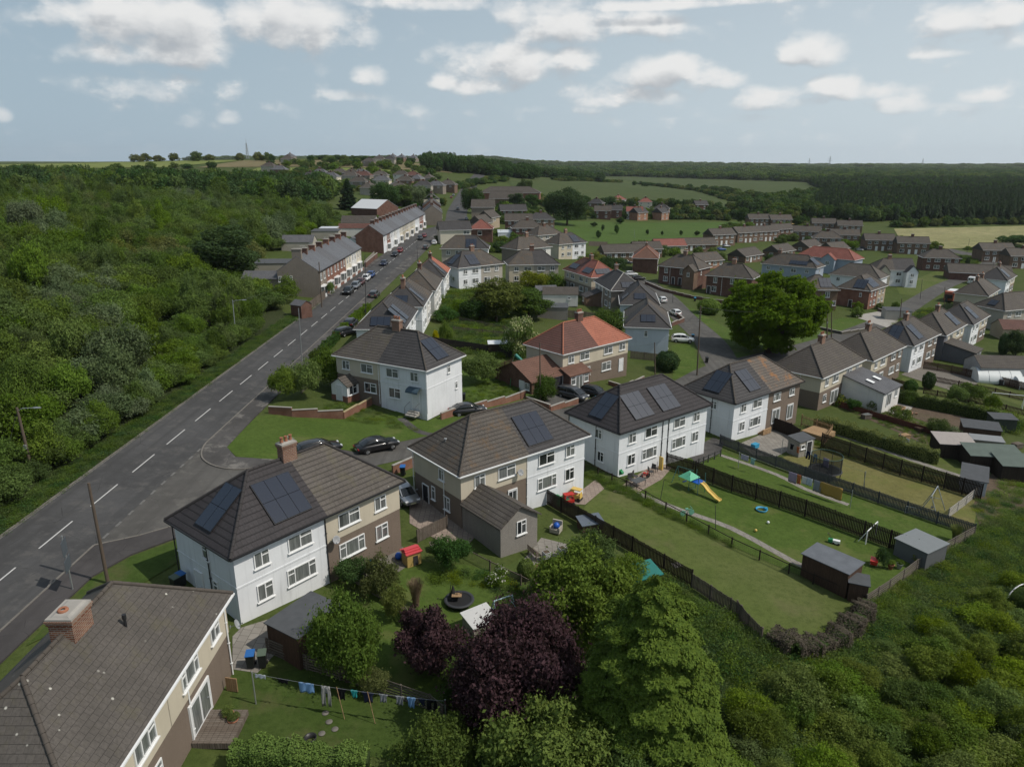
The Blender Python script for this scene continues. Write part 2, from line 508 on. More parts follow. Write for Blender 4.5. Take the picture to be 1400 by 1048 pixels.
SLATE = tiles('grey_slates', (.095, .098, .108), (.12, .124, .132), row=.25, wid=.3, line=.02, rough=.5)
SLATE2 = tiles('dark_slates', (.085, .085, .092), (.11, .11, .115), row=.25, wid=.3, line=.02, rough=.55)
RIDGE = plain('ridge_cap', (.075, .065, .056), .85, .2, 0, .25)
RIDGED = plain('charcoal_ridge_cap', (.04, .037, .037), .8, .2, 0, .2)
RIDGER = plain('red_ridge_cap', (.30, .12, .075), .8, .2, 0, .25)
UPVC = plain('white_plastic', (.72, .73, .73), .4, .4, 0, .05)
BLACKP = plain('black_plastic', (.02, .02, .022), .45, .4, 0, .1)
GLASS = glass_pane()
SOLAR = solar()
SOLAR2 = solar('dark_solar_cells', .17)
LEAD = plain('lead_flashing', (.30, .31, .33), .6, .4, 0, .2)
CONC = plain('grey_concrete', (.30, .285, .26), .9, .2, 0, .3, 1.5, .3)
TERRA = plain('terracotta', (.28, .12, .07), .8, .3, 0, .2)
METAL = plain('galvanised_steel', (.36, .38, .39), .4, .5, .6, .1)
METALD = plain('dark_steel', (.05, .05, .052), .5, .5, .2, .15)
DOORW = plain('white_door_panel', (.66, .67, .68), .4, .4, 0, .05)
DOORD = plain('dark_door_panel', (.03, .03, .035), .4, .4, 0, .1)
FELT = plain('roofing_felt', (.075, .08, .086), .9, .2, 0, .25, 2.0, .2)
FELTG = plain('green_roofing_felt', (.10, .125, .11), .9, .2, 0, .25, 1.2, .2)
TIMB = planks('weathered_fence_boards', (.13, .105, .085), (.19, .165, .14), .13)
TIMBH = planks('weathered_rails', (.14, .12, .10), (.20, .175, .145), .15, True)
TIMBD = planks('dark_stained_boards', (.030, .022, .017), (.048, .035, .027), .13)
TIMBG = planks('grey_stained_boards', (.075, .080, .085), (.105, .11, .115), .13)
TIMBR = planks('red_brown_boards', (.105, .038, .026), (.14, .055, .038), .16, True)
TIMBN = planks('new_pine_boards', (.34, .22, .12), (.42, .29, .17), .13)
TIMBP = planks('pale_shed_boards', (.30, .28, .24), (.36, .33, .29), .13)
TIMBB = planks('brown_shed_boards', (.075, .045, .032), (.10, .06, .042), .13)
POLEW = plain('pole_timber', (.10, .078, .060), .9, .2, 0, .3, 2.0, .2)

# ------------------------------------------------------------------ windows and doors
WIN = {}
def window_meshes(w, h, n, style):
 key = (round(w, 2), round(h, 2), n, style)
 if key in WIN: return WIN[key]
 m = MB(); fw = .075; d = .07
 def bar(x0, x1, z0, z1, dd=d): m.box((x0+x1)/2, -dd/2, z0, x1-x0, dd, z1-z0)
 bar(-w/2, w/2, 0, fw); bar(-w/2, w/2, h-fw, h)
 bar(-w/2, -w/2+fw, fw, h-fw); bar(w/2-fw, w/2, fw, h-fw)
 ws = [1]*n if style != 'wide' else [.75, 1.5, .75]
 tot = sum(ws); x = -w/2
 edges = []
 for k in ws[:-1]:
  x += w*k/tot; edges.append(x)
  bar(x-fw/2, x+fw/2, fw, h-fw, d-.004)
 if style in ('tran', 'wide'):
  xs = [-w/2]+edges+[w/2]
  idx = [len(ws)-1] if style == 'tran' else [0, 2]
  for i in idx:
   if len(ws) == 1: i = 0
   a = xs[i]+fw*(.5 if i else 1); b = xs[i+1]-fw*(.5 if i < len(ws)-1 else 1)
   bar(a, b, h*.66, h*.66+fw*.8, d-.006)
 m.box(0, -.075, -.06, w+.16, .15, .055)
 g = MB(); g.box(0, -.012, fw*.7, w-fw*1.2, .022, h-fw*1.4)
 WIN[key] = (m.mesh('window', UPVC), g.mesh('pane', GLASS))
 return WIN[key]
def window(parent, x, y, z, rz, w, h, n=2, style='tran'):
 a, b = window_meshes(w, h, n, style)
 o = inst('window', a, parent, (x, y, z), rz)
 inst('pane', b, o)
 return o
def door(parent, x, y, z, rz, w=.95, h=2.05, mat=None, glazed=False, name='door'):
 key = ('door', w, h, glazed)
 if key not in WIN:
  m = MB(); m.box(0, -.035, 0, w, .07, h)
  if not glazed:
   for zz in (.25, 1.1): m.box(0, -.075, zz, w*.55, .012, .7)
  f = MB()
  for sx in (-1, 1): f.box(sx*(w/2+.035), -.05, 0, .07, .1, h+.07)
  f.box(0, -.05, h, w, .1, .07)
  k = MB(); k.box(w*.36, -.095, 1.0, .1, .05, .03);
  g = MB()
  if glazed:
   for q in (-1, 1): g.box(q*w*.24, -.045, .2, w*.40, .07, h-.35)
  else: g.box(0, -.04, 1.25, w*.4, .07, .5)
  WIN[key] = (m.mesh('door', UPVC), f.mesh('frame', UPVC), g.mesh('pane', GLASS), k.mesh('handle', METAL))
 a, f, g, k = WIN[key]
 o = inst(name, a, parent, (x, y, z), rz, None, mat or DOORW)
 inst('door_frame', f, o); inst('pane', g, o); inst('handle', k, o)
 return o

# ------------------------------------------------------------------ roofs
def hip_half(x0, x1, D, z0, rise, left_hip, right_hip, T=.14):
 "solid roof over x0..x1, 0..D; a hip at an end slopes in by D/2, else it is cut or gabled"
 m = MB(); h = D/2; rz = z0+rise
 a = x0+h if left_hip else x0
 b = x1-h if right_hip else x1
 m.face((x0, 0, z0), (x1, 0, z0), (b, h, rz), (a, h, rz))
 m.face((x1, D, z0), (x0, D, z0), (a, h, rz), (b, h, rz))
 m.face((x0, D, z0), (x0, 0, z0), (a, h, rz))
 m.face((x1, 0, z0), (x1, D, z0), (b, h, rz))
 zb = z0-T
 P = [(x0, 0), (x1, 0), (x1, D), (x0, D)]
 for i in range(4):
  p, q = P[i], P[(i+1) % 4]
  m.face((p[0], p[1], zb), (q[0], q[1], zb), (q[0], q[1], z0), (p[0], p[1], z0))
 m.face(*[(p[0], p[1], zb) for p in P[::-1]])
 return m
def gable_slopes(x0, x1, D, z0, rise, T=.14, y0=0.0, off=.0):
 "two sloping slabs meeting at a ridge along x"
 m = MB(); h = D/2
 for s in (0, 1):
  ya, yb = (y0, y0+h) if s == 0 else (y0+D, y0+h)
  n = Vector((0, -rise if s == 0 else rise, h)).normalized()*T
  top = [(x0, ya, z0), (x1, ya, z0), (x1, yb, z0+rise), (x0, yb, z0+rise)]
  bot = [(p[0], p[1], p[2]-T) for p in top]
  m.add(top+bot, [(0, 1, 2, 3), (7, 6, 5, 4), (0, 4, 5, 1), (1, 5, 6, 2), (3, 7, 4, 0)])
 return m
def ridge_caps(pts_list, r=.11):
 m = MB()
 for p, q in pts_list:
  p, q = Vector(p), Vector(q); L = (q-p).length; k = max(1, int(L/.45)); d = (q-p)/k
  for i in range(k):
   m.tube(p+d*i, p+d*(i+.97), r*1.06, r*.96, 8)
 return m
def chimney(parent, x, y, zbase, ztop, w=1.15, d=.62, mat=None, pots=2, cap=CONC, rz=0.0, flash=True):
 m = MB(); m.box(0, 0, zbase, w, d, ztop-zbase-.35)
 m.box(0, 0, ztop-.35, w+.1, d+.1, .15); m.box(0, 0, ztop-.2, w+.18, d+.18, .1)
 o = m.build('chimney', mat or CHIMB, parent); o.location = (x, y, 0); o.rotation_euler = (0, 0, rz)
 m = MB(); m.box(0, 0, ztop-.1, w+.1, d+.1, .1); m.add([(-w*.45, -d*.42, ztop), (w*.45, -d*.42, ztop), (w*.45, d*.42, ztop), (-w*.45, d*.42, ztop),
  (-w*.4, -d*.3, ztop+.07), (w*.4, -d*.3, ztop+.07), (w*.4, d*.3, ztop+.07), (-w*.4, d*.3, ztop+.07)], [(4, 5, 6, 7), (0, 1, 5, 4), (1, 2, 6, 5), (2, 3, 7, 6), (3, 0, 4, 7)])
 m.build('chimney_cap', cap, o)
 if 'chimney_pot' not in WIN:
  q = MB(); q.lathe([(.13, 0), (.14, .05), (.115, .1), (.105, .32), (.13, .36), (.13, .4), (.09, .4), (.085, .1)], 12)
  WIN['chimney_pot'] = q.mesh('chimney_pot', TERRA)
 for k in range(pots):
  inst('chimney_pot', WIN['chimney_pot'], o, ((k-(pots-1)/2)*w/max(2, pots)*.95, 0, ztop+.05))
 if flash:
  q = MB(); q.box(0, 0, zbase+.02 if zbase else 0, w+.2, d+.2, .04)
  q = MB(); s = d/2+.06
  # apron skirts down both slopes
  for sg in (-1, 1):
   q.add([(-w/2-.1, sg*s, ztop-1.2-.1), (w/2+.1, sg*s, ztop-1.2-.1), (w/2+.1, sg*(s+.22), ztop-1.2-.27), (-w/2-.1, sg*(s+.22), ztop-1.2-.27)], [(0, 1, 2, 3)])
 return o
def slope_frame(face, L, D, z0, rise, x0=0.0):
 "origin, along-eave axis, up-slope axis, normal for a roof face"
 h = D/2; sl = math.hypot(h, rise)
 if face == 'F': return Vector((x0, 0, z0)), Vector((1, 0, 0)), Vector((0, h, rise))/sl
 if face == 'B': return Vector((L, D, z0)), Vector((-1, 0, 0)), Vector((0, -h, rise))/sl
 if face == 'L': return Vector((x0, D, z0)), Vector((0, -1, 0)), Vector((h, 0, rise))/sl
 return Vector((L, 0, z0)), Vector((0, 1, 0)), Vector((-h, 0, rise))/sl
def panels(parent, face, L, D, z0, rise, u, s, nu, nv, pw=1.0, ph=1.65, cells=None):
 o, a, b = slope_frame(face, L, D, z0, rise); n = a.cross(b).normalized()
 f = MB(); w, h = nu*pw, nv*ph
 p = o+a*u+b*s+n*.05
 X = Matrix((( *a, ), ( *b, ), ( *n, ))).transposed().to_4x4(); X.translation = p
 f.box(w/2, h/2, 0, w+.06, h+.06, .07)
 q = MB(); q.box(w/2, h/2, .072, w, h, .012)
 fo = f.build('solar_panels', BLACKP, parent); fo.matrix_local = X
 c = q.build('solar_cells', cells or SOLAR, fo)
 return fo

# ------------------------------------------------------------------ a house
OV = .38
SEMI_G = [(1.95, 3.45, 1.15, 1.15, 2, 'tran'), (4.95, 3.45, 1.95, 1.15, 2, 'tran'), (1.95, .95, 1.2, 1.25, 2, 'tran'), (4.85, .95, 2.35, 1.25, 3, 'wide')]
def mirror(lst, L): return lst+[(L-q[0],)+tuple(q[1:]) for q in lst]

def put_windows(h, face, L, D, items, gap=0.0):
 for it in items:
  u, z, w, hh, n, st = it
  if face == 'F': p, rz = (u, -.004, z), 0
  elif face == 'B': p, rz = (u, D+.004, z), math.pi
  elif face == 'L': p, rz = (-.004, u, z), -math.pi/2
  else: p, rz = (L+.004, u, z), math.pi/2
  if n == 0: door(h, *p, rz, w, hh, DOORD if st == 'dark' else DOORW, st == 'glazed')
  else: window(h, *p, rz, w, hh, n, st)

def wall_block(h, x0, x1, D, zs, mats, parent_name='wall', band=None, y0=0.0, base=-1.2):
 "stacked wall bands; zs heights, mats per band"
 z = base
 for k, (zt, m) in enumerate(zip(zs, mats)):
  b = MB(); pr = .025*k
  b.box((x0+x1)/2, y0+D/2, z, x1-x0+2*pr, D+2*pr, zt-z)
  b.build(parent_name, m, h); z = zt
 if band is not None:
  b = MB(); b.box((x0+x1)/2, y0+D/2, 2.62, x1-x0+.07, D+.07, .12)
  b.build('string_course', band, h)

def house(label, o, ang, L=15.4, D=8.4, z=None, eh=5.15, rise=3.4, hip=(True, True), halves=None, roofs=(TBROWN, TBROWN),
  wins=None, chim=('mid',), chim_mat=None, pv=(), gutter=UPVC, gutter_b=None, name='semi_detached_house', cat='house', group=None,
  ridge=None, pots=3, dish=None, pipes=()):
 """o: eave corner of the x axis start (world x, y); ang: direction of the x axis in degrees; L, D eave dimensions.
 halves: [(fraction of length, [(top, material), ...], string course)]"""
 z = H(*o)+.0 if z is None else z
 t = thing(name, label, cat, (o[0], o[1], z), R(ang), group)
 # walls sit inside the eaves
 wl, wd = L-2*OV, D-2*OV
 wt = bpy.data.objects.new('wt', None)
 halves = halves or [(.5, [(5.1, WHITE)], WHITE), (.5, [(5.1, WHITE)], WHITE)]
 x = OV
 for k, (fr, bands, band) in enumerate(halves):
  x1 = x+wl*fr
  if x1 < L-OV-.01 and not isinstance(fr, str): pass
  zs = [b[0] if i < len(bands)-1 else eh-.06 for i, b in enumerate(bands)]
  wall_block(t, x, x1, wd, zs, [b[1] for b in bands], band=band, y0=OV)
  if not hip[0] and k == 0:
   g = MB(); xa = x; th = .3
   g.add([(xa, OV, eh-.08), (xa, D-OV, eh-.08), (xa, D/2, eh+rise-.2*0-.16-rise*OV/(D/2)*0), (xa+th, OV, eh-.08), (xa+th, D-OV, eh-.08), (xa+th, D/2, eh+rise-.16)],
    [(0, 1, 2), (5, 4, 3), (0, 3, 4, 1), (1, 4, 5, 2), (2, 5, 3, 0)])
   g.build('gable_wall', bands[-1][1], t)
  if not hip[1] and k == len(halves)-1:
   g = MB(); xa = x1-.3; th = .3
   g.add([(xa, OV, eh-.08), (xa, D-OV, eh-.08), (xa, D/2, eh+rise-.16), (xa+th, OV, eh-.08), (xa+th, D-OV, eh-.08), (xa+th, D/2, eh+rise-.16)],
    [(0, 1, 2), (5, 4, 3), (0, 3, 4, 1), (1, 4, 5, 2), (2, 5, 3, 0)])
   g.build('gable_wall', bands[-1][1], t)
  x = x1
 bpy.data.objects.remove(wt)
 # roof in one or two coverings
 h = D/2
 if len(roofs) == 1 or roofs[0] is roofs[1]:
  hip_half(0, L, D, eh, rise, hip[0], hip[1]).build('roof', roofs[0], t)
 else:
  for i, (a, b, lh, rh) in enumerate(((0, L/2-.002, hip[0], False), (L/2+.002, L, False, hip[1]))):
   hip_half(a, b, D, eh, rise, lh, rh).build('roof', roofs[i], t)
 ra = h if hip[0] else 0; rb = L-h if hip[1] else L
 caps = [((ra, h, eh+rise+.02), (rb, h, eh+rise+.02))]
 e = .02
 if hip[0]: caps += [((0, 0, eh+e), (h, h, eh+rise+e)), ((0, D, eh+e), (h, h, eh+rise+e))]
 if hip[1]: caps += [((L, 0, eh+e), (L-h, h, eh+rise+e)), ((L, D, eh+e), (L-h, h, eh+rise+e))]
 rm = ridge or (RIDGED if roofs[0] is TDARK else RIDGE)
 ridge_caps(caps).build('ridge_tiles', rm, t)
 # gutters all round the eaves that exist
 g = MB()
 g.box(L/2, -.05, eh-.13, L+.1, .11, .1)
 if gutter_b:
  g.build('gutter', gutter, t); g = MB()
 g.box(L/2, D+.05, eh-.13, L+.1, .11, .1)
 if hip[0]: g.box(-.05, D/2, eh-.13, .11, D, .1)
 if hip[1]: g.box(L+.05, D/2, eh-.13, .11, D, .1)
 g.build('gutter', gutter_b or gutter, t)
 for px_, py_ in pipes:
  m = MB(); m.tube((px_, py_, -.3), (px_, py_, eh-.1), .045, .045, 8)
  for zz in (.8, 2.2, 3.6): m.box(px_, py_, zz, .13, .13, .05)
  m.build('downpipe', gutter, t)
 for face, items in (wins or {}).items():
  if face in 'FB': it = [(q[0]+OV,)+tuple(q[1:]) for q in items];
  else: it = [(q[0]+OV,)+tuple(q[1:]) for q in items]
  sub = []
  for q in it:
   u, zz, w, hh, n, st = q
   zi = .006+(.025 if zz > 2.6 and len(halves[0][1]) > 1 else 0)
   if face == 'F': p, rz = (u, OV-zi, zz), 0
   elif face == 'B': p, rz = (u, D-OV+zi, zz), math.pi
   elif face == 'L': p, rz = (OV-zi, u, zz), -math.pi/2
   else: p, rz = (L-OV+zi, u, zz), math.pi/2
   if n == 0: door(t, *p, rz, w, hh, DOORD if st == 'dark' else DOORW, st == 'glazed')
   else: window(t, *p, rz, w, hh, n, st)
 for c in chim or ():
  cx = L/2 if c == 'mid' else c
  if isinstance(c, tuple): chimney(t, c[0], c[1], eh+rise*.3, eh+rise+c[2], c[3], c[4], chim_mat, pots)
  else: chimney(t, cx, h, eh+rise-.9, eh+rise+1.15, 1.15, .7, chim_mat, pots)
 for p in pv: panels(t, p[0], L, D, eh, rise, *p[1:])
 if dish:
  for (px_, py_, pz_, rz_) in dish: sat_dish(t, px_, py_, pz_, rz_)
 return t

def sat_dish(parent, x, y, z, rz):
 if 'dish' not in WIN:
  m = MB(); pr = [(.02, 0), (.15, .015), (.25, .045), (.31, .075), (.305, .085), (.24, .056), (.1, .02)]
  m.x = Matrix.Translation((0, -.35, .1)) @ Matrix.Rotation(R(65), 4, 'X')
  m.lathe(pr, 18); m.x = Matrix.Identity(4)
  m.tube((0, 0, 0), (0, -.3, .08), .02); m.tube((0, -.32, -.1), (0, -.68, .16), .012); m.box(0, -.7, .14, .06, .07, .07)
  m.box(0, -.01, -.1, .12, .02, .2)
  WIN['dish'] = m.mesh('satellite_dish', plain('dish_grey', (.28, .29, .3), .5))
 inst('satellite_dish', WIN['dish'], parent, (x, y, z), rz)

def annex(parent, x, y, rz, w, d, eh, rise, wall, roof, axis='y', hip=False, wins=(), trim=UPVC, base=-1.0, ov=.25, mono=False, name='extension'):
 "single-storey extension as parts of its house: local frame at (x, y), w along x, d along y"
 X = Matrix.Translation((x, y, 0)) @ Matrix.Rotation(rz, 4, 'Z')
 m = MB(); m.x = X
 m.box(w/2, d/2, base, w, d, eh-.05-base)
 if mono:
  m.add([(0, 0, eh-.05), (w, 0, eh-.05), (w, d, eh-.05), (0, d, eh-.05), (0, d, eh+rise-.1), (w, d, eh+rise-.1)], [(0, 4, 3), (1, 2, 5), (3, 4, 5, 2), (0, 1, 5, 4)])
 elif axis == 'y':
  m.add([(0, 0, eh-.06), (w, 0, eh-.06), (w/2, 0, eh+rise-.16), (0, d, eh-.06), (w, d, eh-.06), (w/2, d, eh+rise-.16)], [(0, 1, 2), (5, 4, 3), (0, 2, 5, 3), (1, 4, 5, 2)])
 else:
  m.add([(0, 0, eh-.06), (0, d, eh-.06), (0, d/2, eh+rise-.16), (w, 0, eh-.06), (w, d, eh-.06), (w, d/2, eh+rise-.16)], [(2, 1, 0), (3, 4, 5), (0, 3, 5, 2), (1, 2, 5, 4)])
 m.build(name+'_wall', wall, parent)
 if mono:
  r = MB(); r.x = X; T = .14; sl = rise/d
  r.add([(-ov, -ov, eh-sl*ov), (w+ov, -ov, eh-sl*ov), (w+ov, d, eh+rise), (-ov, d, eh+rise), (-ov, -ov, eh-sl*ov-T), (w+ov, -ov, eh-sl*ov-T), (w+ov, d, eh+rise-T), (-ov, d, eh+rise-T)],
   [(0, 1, 2, 3), (7, 6, 5, 4), (0, 4, 5, 1), (1, 5, 6, 2), (2, 6, 7, 3), (3, 7, 4, 0)])
 else:
  span, run = (w, d) if axis == 'y' else (d, w)
  sl = rise/(span/2)
  r = gable_slopes(-ov, run+(0.0 if axis == 'y' else ov), span+2*ov, eh-sl*ov, rise+sl*ov, .12, -ov)
  if axis == 'y':
   Q = Matrix(((0, -1, 0, w), (1, 0, 0, 0), (0, 0, 1, 0), (0, 0, 0, 1)))
   r.v = [tuple(X @ (Q @ Vector(p))) for p in r.v]
  else: r.v = [tuple(X @ Vector(p)) for p in r.v]
 ro = r.build(name+'_roof', roof, parent)
 for face, u, z, ww, hh, n, st in wins:
  if face == 'F': p, a = Vector((u, -.006, z)), 0
  elif face == 'L': p, a = Vector((-.006, u, z)), -math.pi/2
  elif face == 'B': p, a = Vector((u, d+.006, z)), math.pi
  else: p, a = Vector((w+.006, u, z)), math.pi/2
  p = X @ p
  if n == 0: door(parent, *p, rz+a, ww, hh, DOORD if st == 'dark' else DOORW, st == 'glazed')
  else: window(parent, *p, rz+a, ww, hh, n, st)
 return ro

# ------------------------------------------------------------------ vegetation
LG = leaf('leaf_mid_green', (.074, .122, .032), (.096, .15, .038), (.155, .21, .056), .4)
LG2 = leaf('leaf_fresh_green', (.094, .155, .032), (.125, .19, .038), (.185, .25, .055), .4)
LGD = leaf('leaf_dark_green', (0.035, 0.077, 0.026), (0.051, 0.099, 0.032), (0.080, 0.136, 0.040))
LGW = leaf('leaf_willow_grey', (.105, .15, .07), (.135, .18, .085), (.19, .24, .13))
LGO = leaf('leaf_olive', (.11, .135, .04), (.14, .165, .05), (0.182, 0.189, 0.063))
LGY = leaf('leaf_yellow_green', (0.143, 0.176, 0.022), (0.198, 0.220, 0.028), (0.264, 0.275, 0.044))
LGOLD = leaf('leaf_gold', (.30, .27, .02), (.38, .33, .025), (.45, .40, .05))
LPUR = leaf('leaf_purple', (.028, .016, .018), (.042, .023, .027), (.075, .043, .048), .12)
LSPR = leaf('needles_spruce', (.066, .118, .014), (.108, .172, .018), (.175, .24, .026), .3, 1.6)
LCON = leaf('needles_dark', (0.016, 0.036, 0.016), (0.023, 0.047, 0.019), (0.036, 0.065, 0.026), .12)
LPINE = leaf('needles_plantation', (.030, .056, .026), (.042, .072, .032), (.07, .105, .045), .1)
LBRN = leaf('twigs_dead', (0.051, 0.041, 0.031), (0.072, 0.060, 0.044), (0.102, 0.085, 0.068), .1)
LWHI = leaf('white_blossom', (.42, .42, .36), (.5, .5, .44), (.55, .55, .5), .2)
LPAM = leaf('reed_pink', (.20, .145, .105), (.25, .18, .13), (.3, .22, .16), .3)
LRED = leaf('leaf_red', (.20, .03, .03), (.25, .04, .035), (.3, .06, .05), .2)
BARK = plain('tree_bark', (.085, .066, .05), .95, .1, 0, .35, 3.0, .4)

def cards(pos, nrm, size, rng, aspect=.55, curl=.25):
 "one bent leaf blade (two triangles) per position"
 n = len(pos)
 r = rng.normal(size=(n, 3)); t = np.cross(nrm, r); t /= np.linalg.norm(t, axis=1)[:, None]+1e-9
 b = np.cross(nrm, t)
 s = size[:, None]
 v = np.empty((n, 4, 3))
 v[:, 0] = pos-t*s; v[:, 1] = pos+b*s*aspect-nrm*s*curl; v[:, 2] = pos+t*s; v[:, 3] = pos-b*s*aspect-nrm*s*curl
 return v.reshape(-1, 3)
def quad_mesh(name, v, mats, midx=None):
 n = len(v)//4
 me = bpy.data.meshes.new(name)
 me.vertices.add(4*n); me.vertices.foreach_set('co', v.astype(np.float32).ravel())
 me.loops.add(4*n); me.loops.foreach_set('vertex_index', np.arange(4*n, dtype=np.int32))
 me.polygons.add(n); me.polygons.foreach_set('loop_start', np.arange(0, 4*n, 4, dtype=np.int32))
 try: me.polygons.foreach_set('loop_total', np.full(n, 4, np.int32))
 except Exception: pass
 for m in mats: me.materials.append(m)
 if midx is not None: me.polygons.foreach_set('material_index', midx.astype(np.int32))
 me.update(calc_edges=True)
 return me
def lobes_crown(seed, a, c, zc, nl, n, leafsz, flat=.0, lobe=(.30, .48), mat=LG, spiky=0.0, under=.35, fl=0.0, flmat=None, upb=.25, power=1.0):
 """leaves over many overlapping clumps; a horizontal radius, c vertical radius, zc centre height"""
 rng = np.random.default_rng(seed)
 d = rng.normal(size=(nl, 3)); d[:, 2] = np.abs(d[:, 2])*1.0-under*rng.random(nl); d /= np.linalg.norm(d, axis=1)[:, None]
 rr = .40+.52*rng.random(nl)**power
 cen = d*rr[:, None]*np.array([a, a, c])
 rad = (lobe[0]+(lobe[1]-lobe[0])*rng.random(nl))*a
 w = rad**2; k = rng.choice(nl, n, p=w/w.sum())
 q = rng.normal(size=(n, 3)); q[:, 2] += upb; q /= np.linalg.norm(q, axis=1)[:, None]
 bump = 1+.22*np.sin(q[:, 0]*7+k)*np.sin(q[:, 1]*6+2*k)+.18*np.sin(q[:, 2]*9+k*3+q[:, 0]*4)
 rs = (.62+.40*rng.random(n)**.7+.16*np.maximum(0, rng.normal(size=n)-.9))*bump
 if spiky: rs *= 1+spiky*rng.random(n)**6
 pos = cen[k]+q*(rad[k]*rs)[:, None]*np.array([1, 1, .85])
 pos[:, 2] = pos[:, 2]*1.0+zc
 keep = pos[:, 2] > .05*zc
 # leave out what lies deep inside another clump
 inside = np.zeros(n, bool)
 for j in range(nl):
  dd = np.linalg.norm((pos-np.array([0, 0, zc])-cen[j])/np.array([1, 1, .85]), axis=1)
  inside |= (dd < rad[j]*.62)
 keep &= ~inside
 pos, q = pos[keep], q[keep]
 nr = q+rng.normal(size=q.shape)*.7; nr /= np.linalg.norm(nr, axis=1)[:, None]
 sz = leafsz*(.45+1.1*rng.random(len(pos))**1.6)
 v = cards(pos, nr, sz, rng)
 mats = [mat]; midx = None
 if fl:
  mats.append(flmat); midx = ((rng.random(len(pos)) < fl) & (q[:, 2] > .1)).astype(int)
 return quad_mesh('crown', v, mats, midx), cen, rad
def trunk_mesh(seed, hh, r, a, zc, cen=None, n_limb=7):
 rng = random.Random(seed)
 m = MB(); top = zc*1.0
 pts = [(0, 0, -.4)]; p = [0, 0, 0]
 for k in range(1, 5):
  p = [p[0]+rng.uniform(-.12, .12)*r*3, p[1]+rng.uniform(-.12, .12)*r*3, top*k/4]; pts.append(tuple(p))
 for i in range(len(pts)-1):
  m.tube(pts[i], pts[i+1], r*(1.15-.2*i), r*(.95-.2*i), 8)
 if cen is not None:
  for j in range(min(n_limb, len(cen))):
   e = (cen[j][0]*.9, cen[j][1]*.9, max(top*.35, cen[j][2]*.9+zc)); b = pts[1+j % 3]
   mid = ((b[0]*.5+e[0]*.5), (b[1]*.5+e[1]*.5), b[2]*.4+e[2]*.6+.1)
   m.tube(b, mid, r*.5, r*.3, 6); m.tube(mid, e, r*.3, r*.1, 6)
 return m.mesh('trunk', BARK)
def conifer_mesh(seed, h, rad, n, leafsz, mat, tiers=24, droop=.35, z0=.06, taper=.9, clump=.35, base_in=.0):
 rng = np.random.default_rng(seed)
 out_p, out_n, out_s = [], [], []
 nb = 0; per = max(8, n//(tiers*9))
 for i in range(tiers):
  f = i/(tiers-1); z = h*(z0+(1-z0-.02)*f)
  R_ = rad*((1-f)**taper)*(.86+.28*rng.random())+.12
  if base_in and f < .2: R_ *= 1-base_in*(1-f/.2)
  k = max(4, int(11*(1-f*.55)))
  for b in range(k):
   th = 2*math.pi*(b/k)+rng.random()*.9+i*1.7
   L = R_*(.75+.4*rng.random())
   m = max(6, int(per*(L/rad+.15)*1.6))
   t = rng.random(m)**.6
   sp = (rng.random(m)-.5)*clump*2*L*.42*(1.05-.55*t)
   x = math.cos(th)*L*t-math.sin(th)*sp; y = math.sin(th)*L*t+math.cos(th)*sp
   zz = z-droop*L*t**1.5+.25*L*np.maximum(0, t-.75)+rng.normal(size=m)*.05*h/12+.10*L-np.abs(sp)*.35
   out_p.append(np.stack([x, y, zz], 1))
   nn = np.stack([math.cos(th)*.5+rng.normal(size=m)*.35, math.sin(th)*.5+rng.normal(size=m)*.35, .75+rng.normal(size=m)*.3], 1)
   out_n.append(nn/np.linalg.norm(nn, axis=1)[:, None])
   out_s.append(leafsz*(.6+.8*rng.random(m)))
 pos = np.concatenate(out_p); nrm = np.concatenate(out_n); s = np.concatenate(out_s)
 pos[:, 2] = np.maximum(pos[:, 2], .05)
 return quad_mesh('crown', cards(pos, nrm, s, rng, .42, .3), [mat])

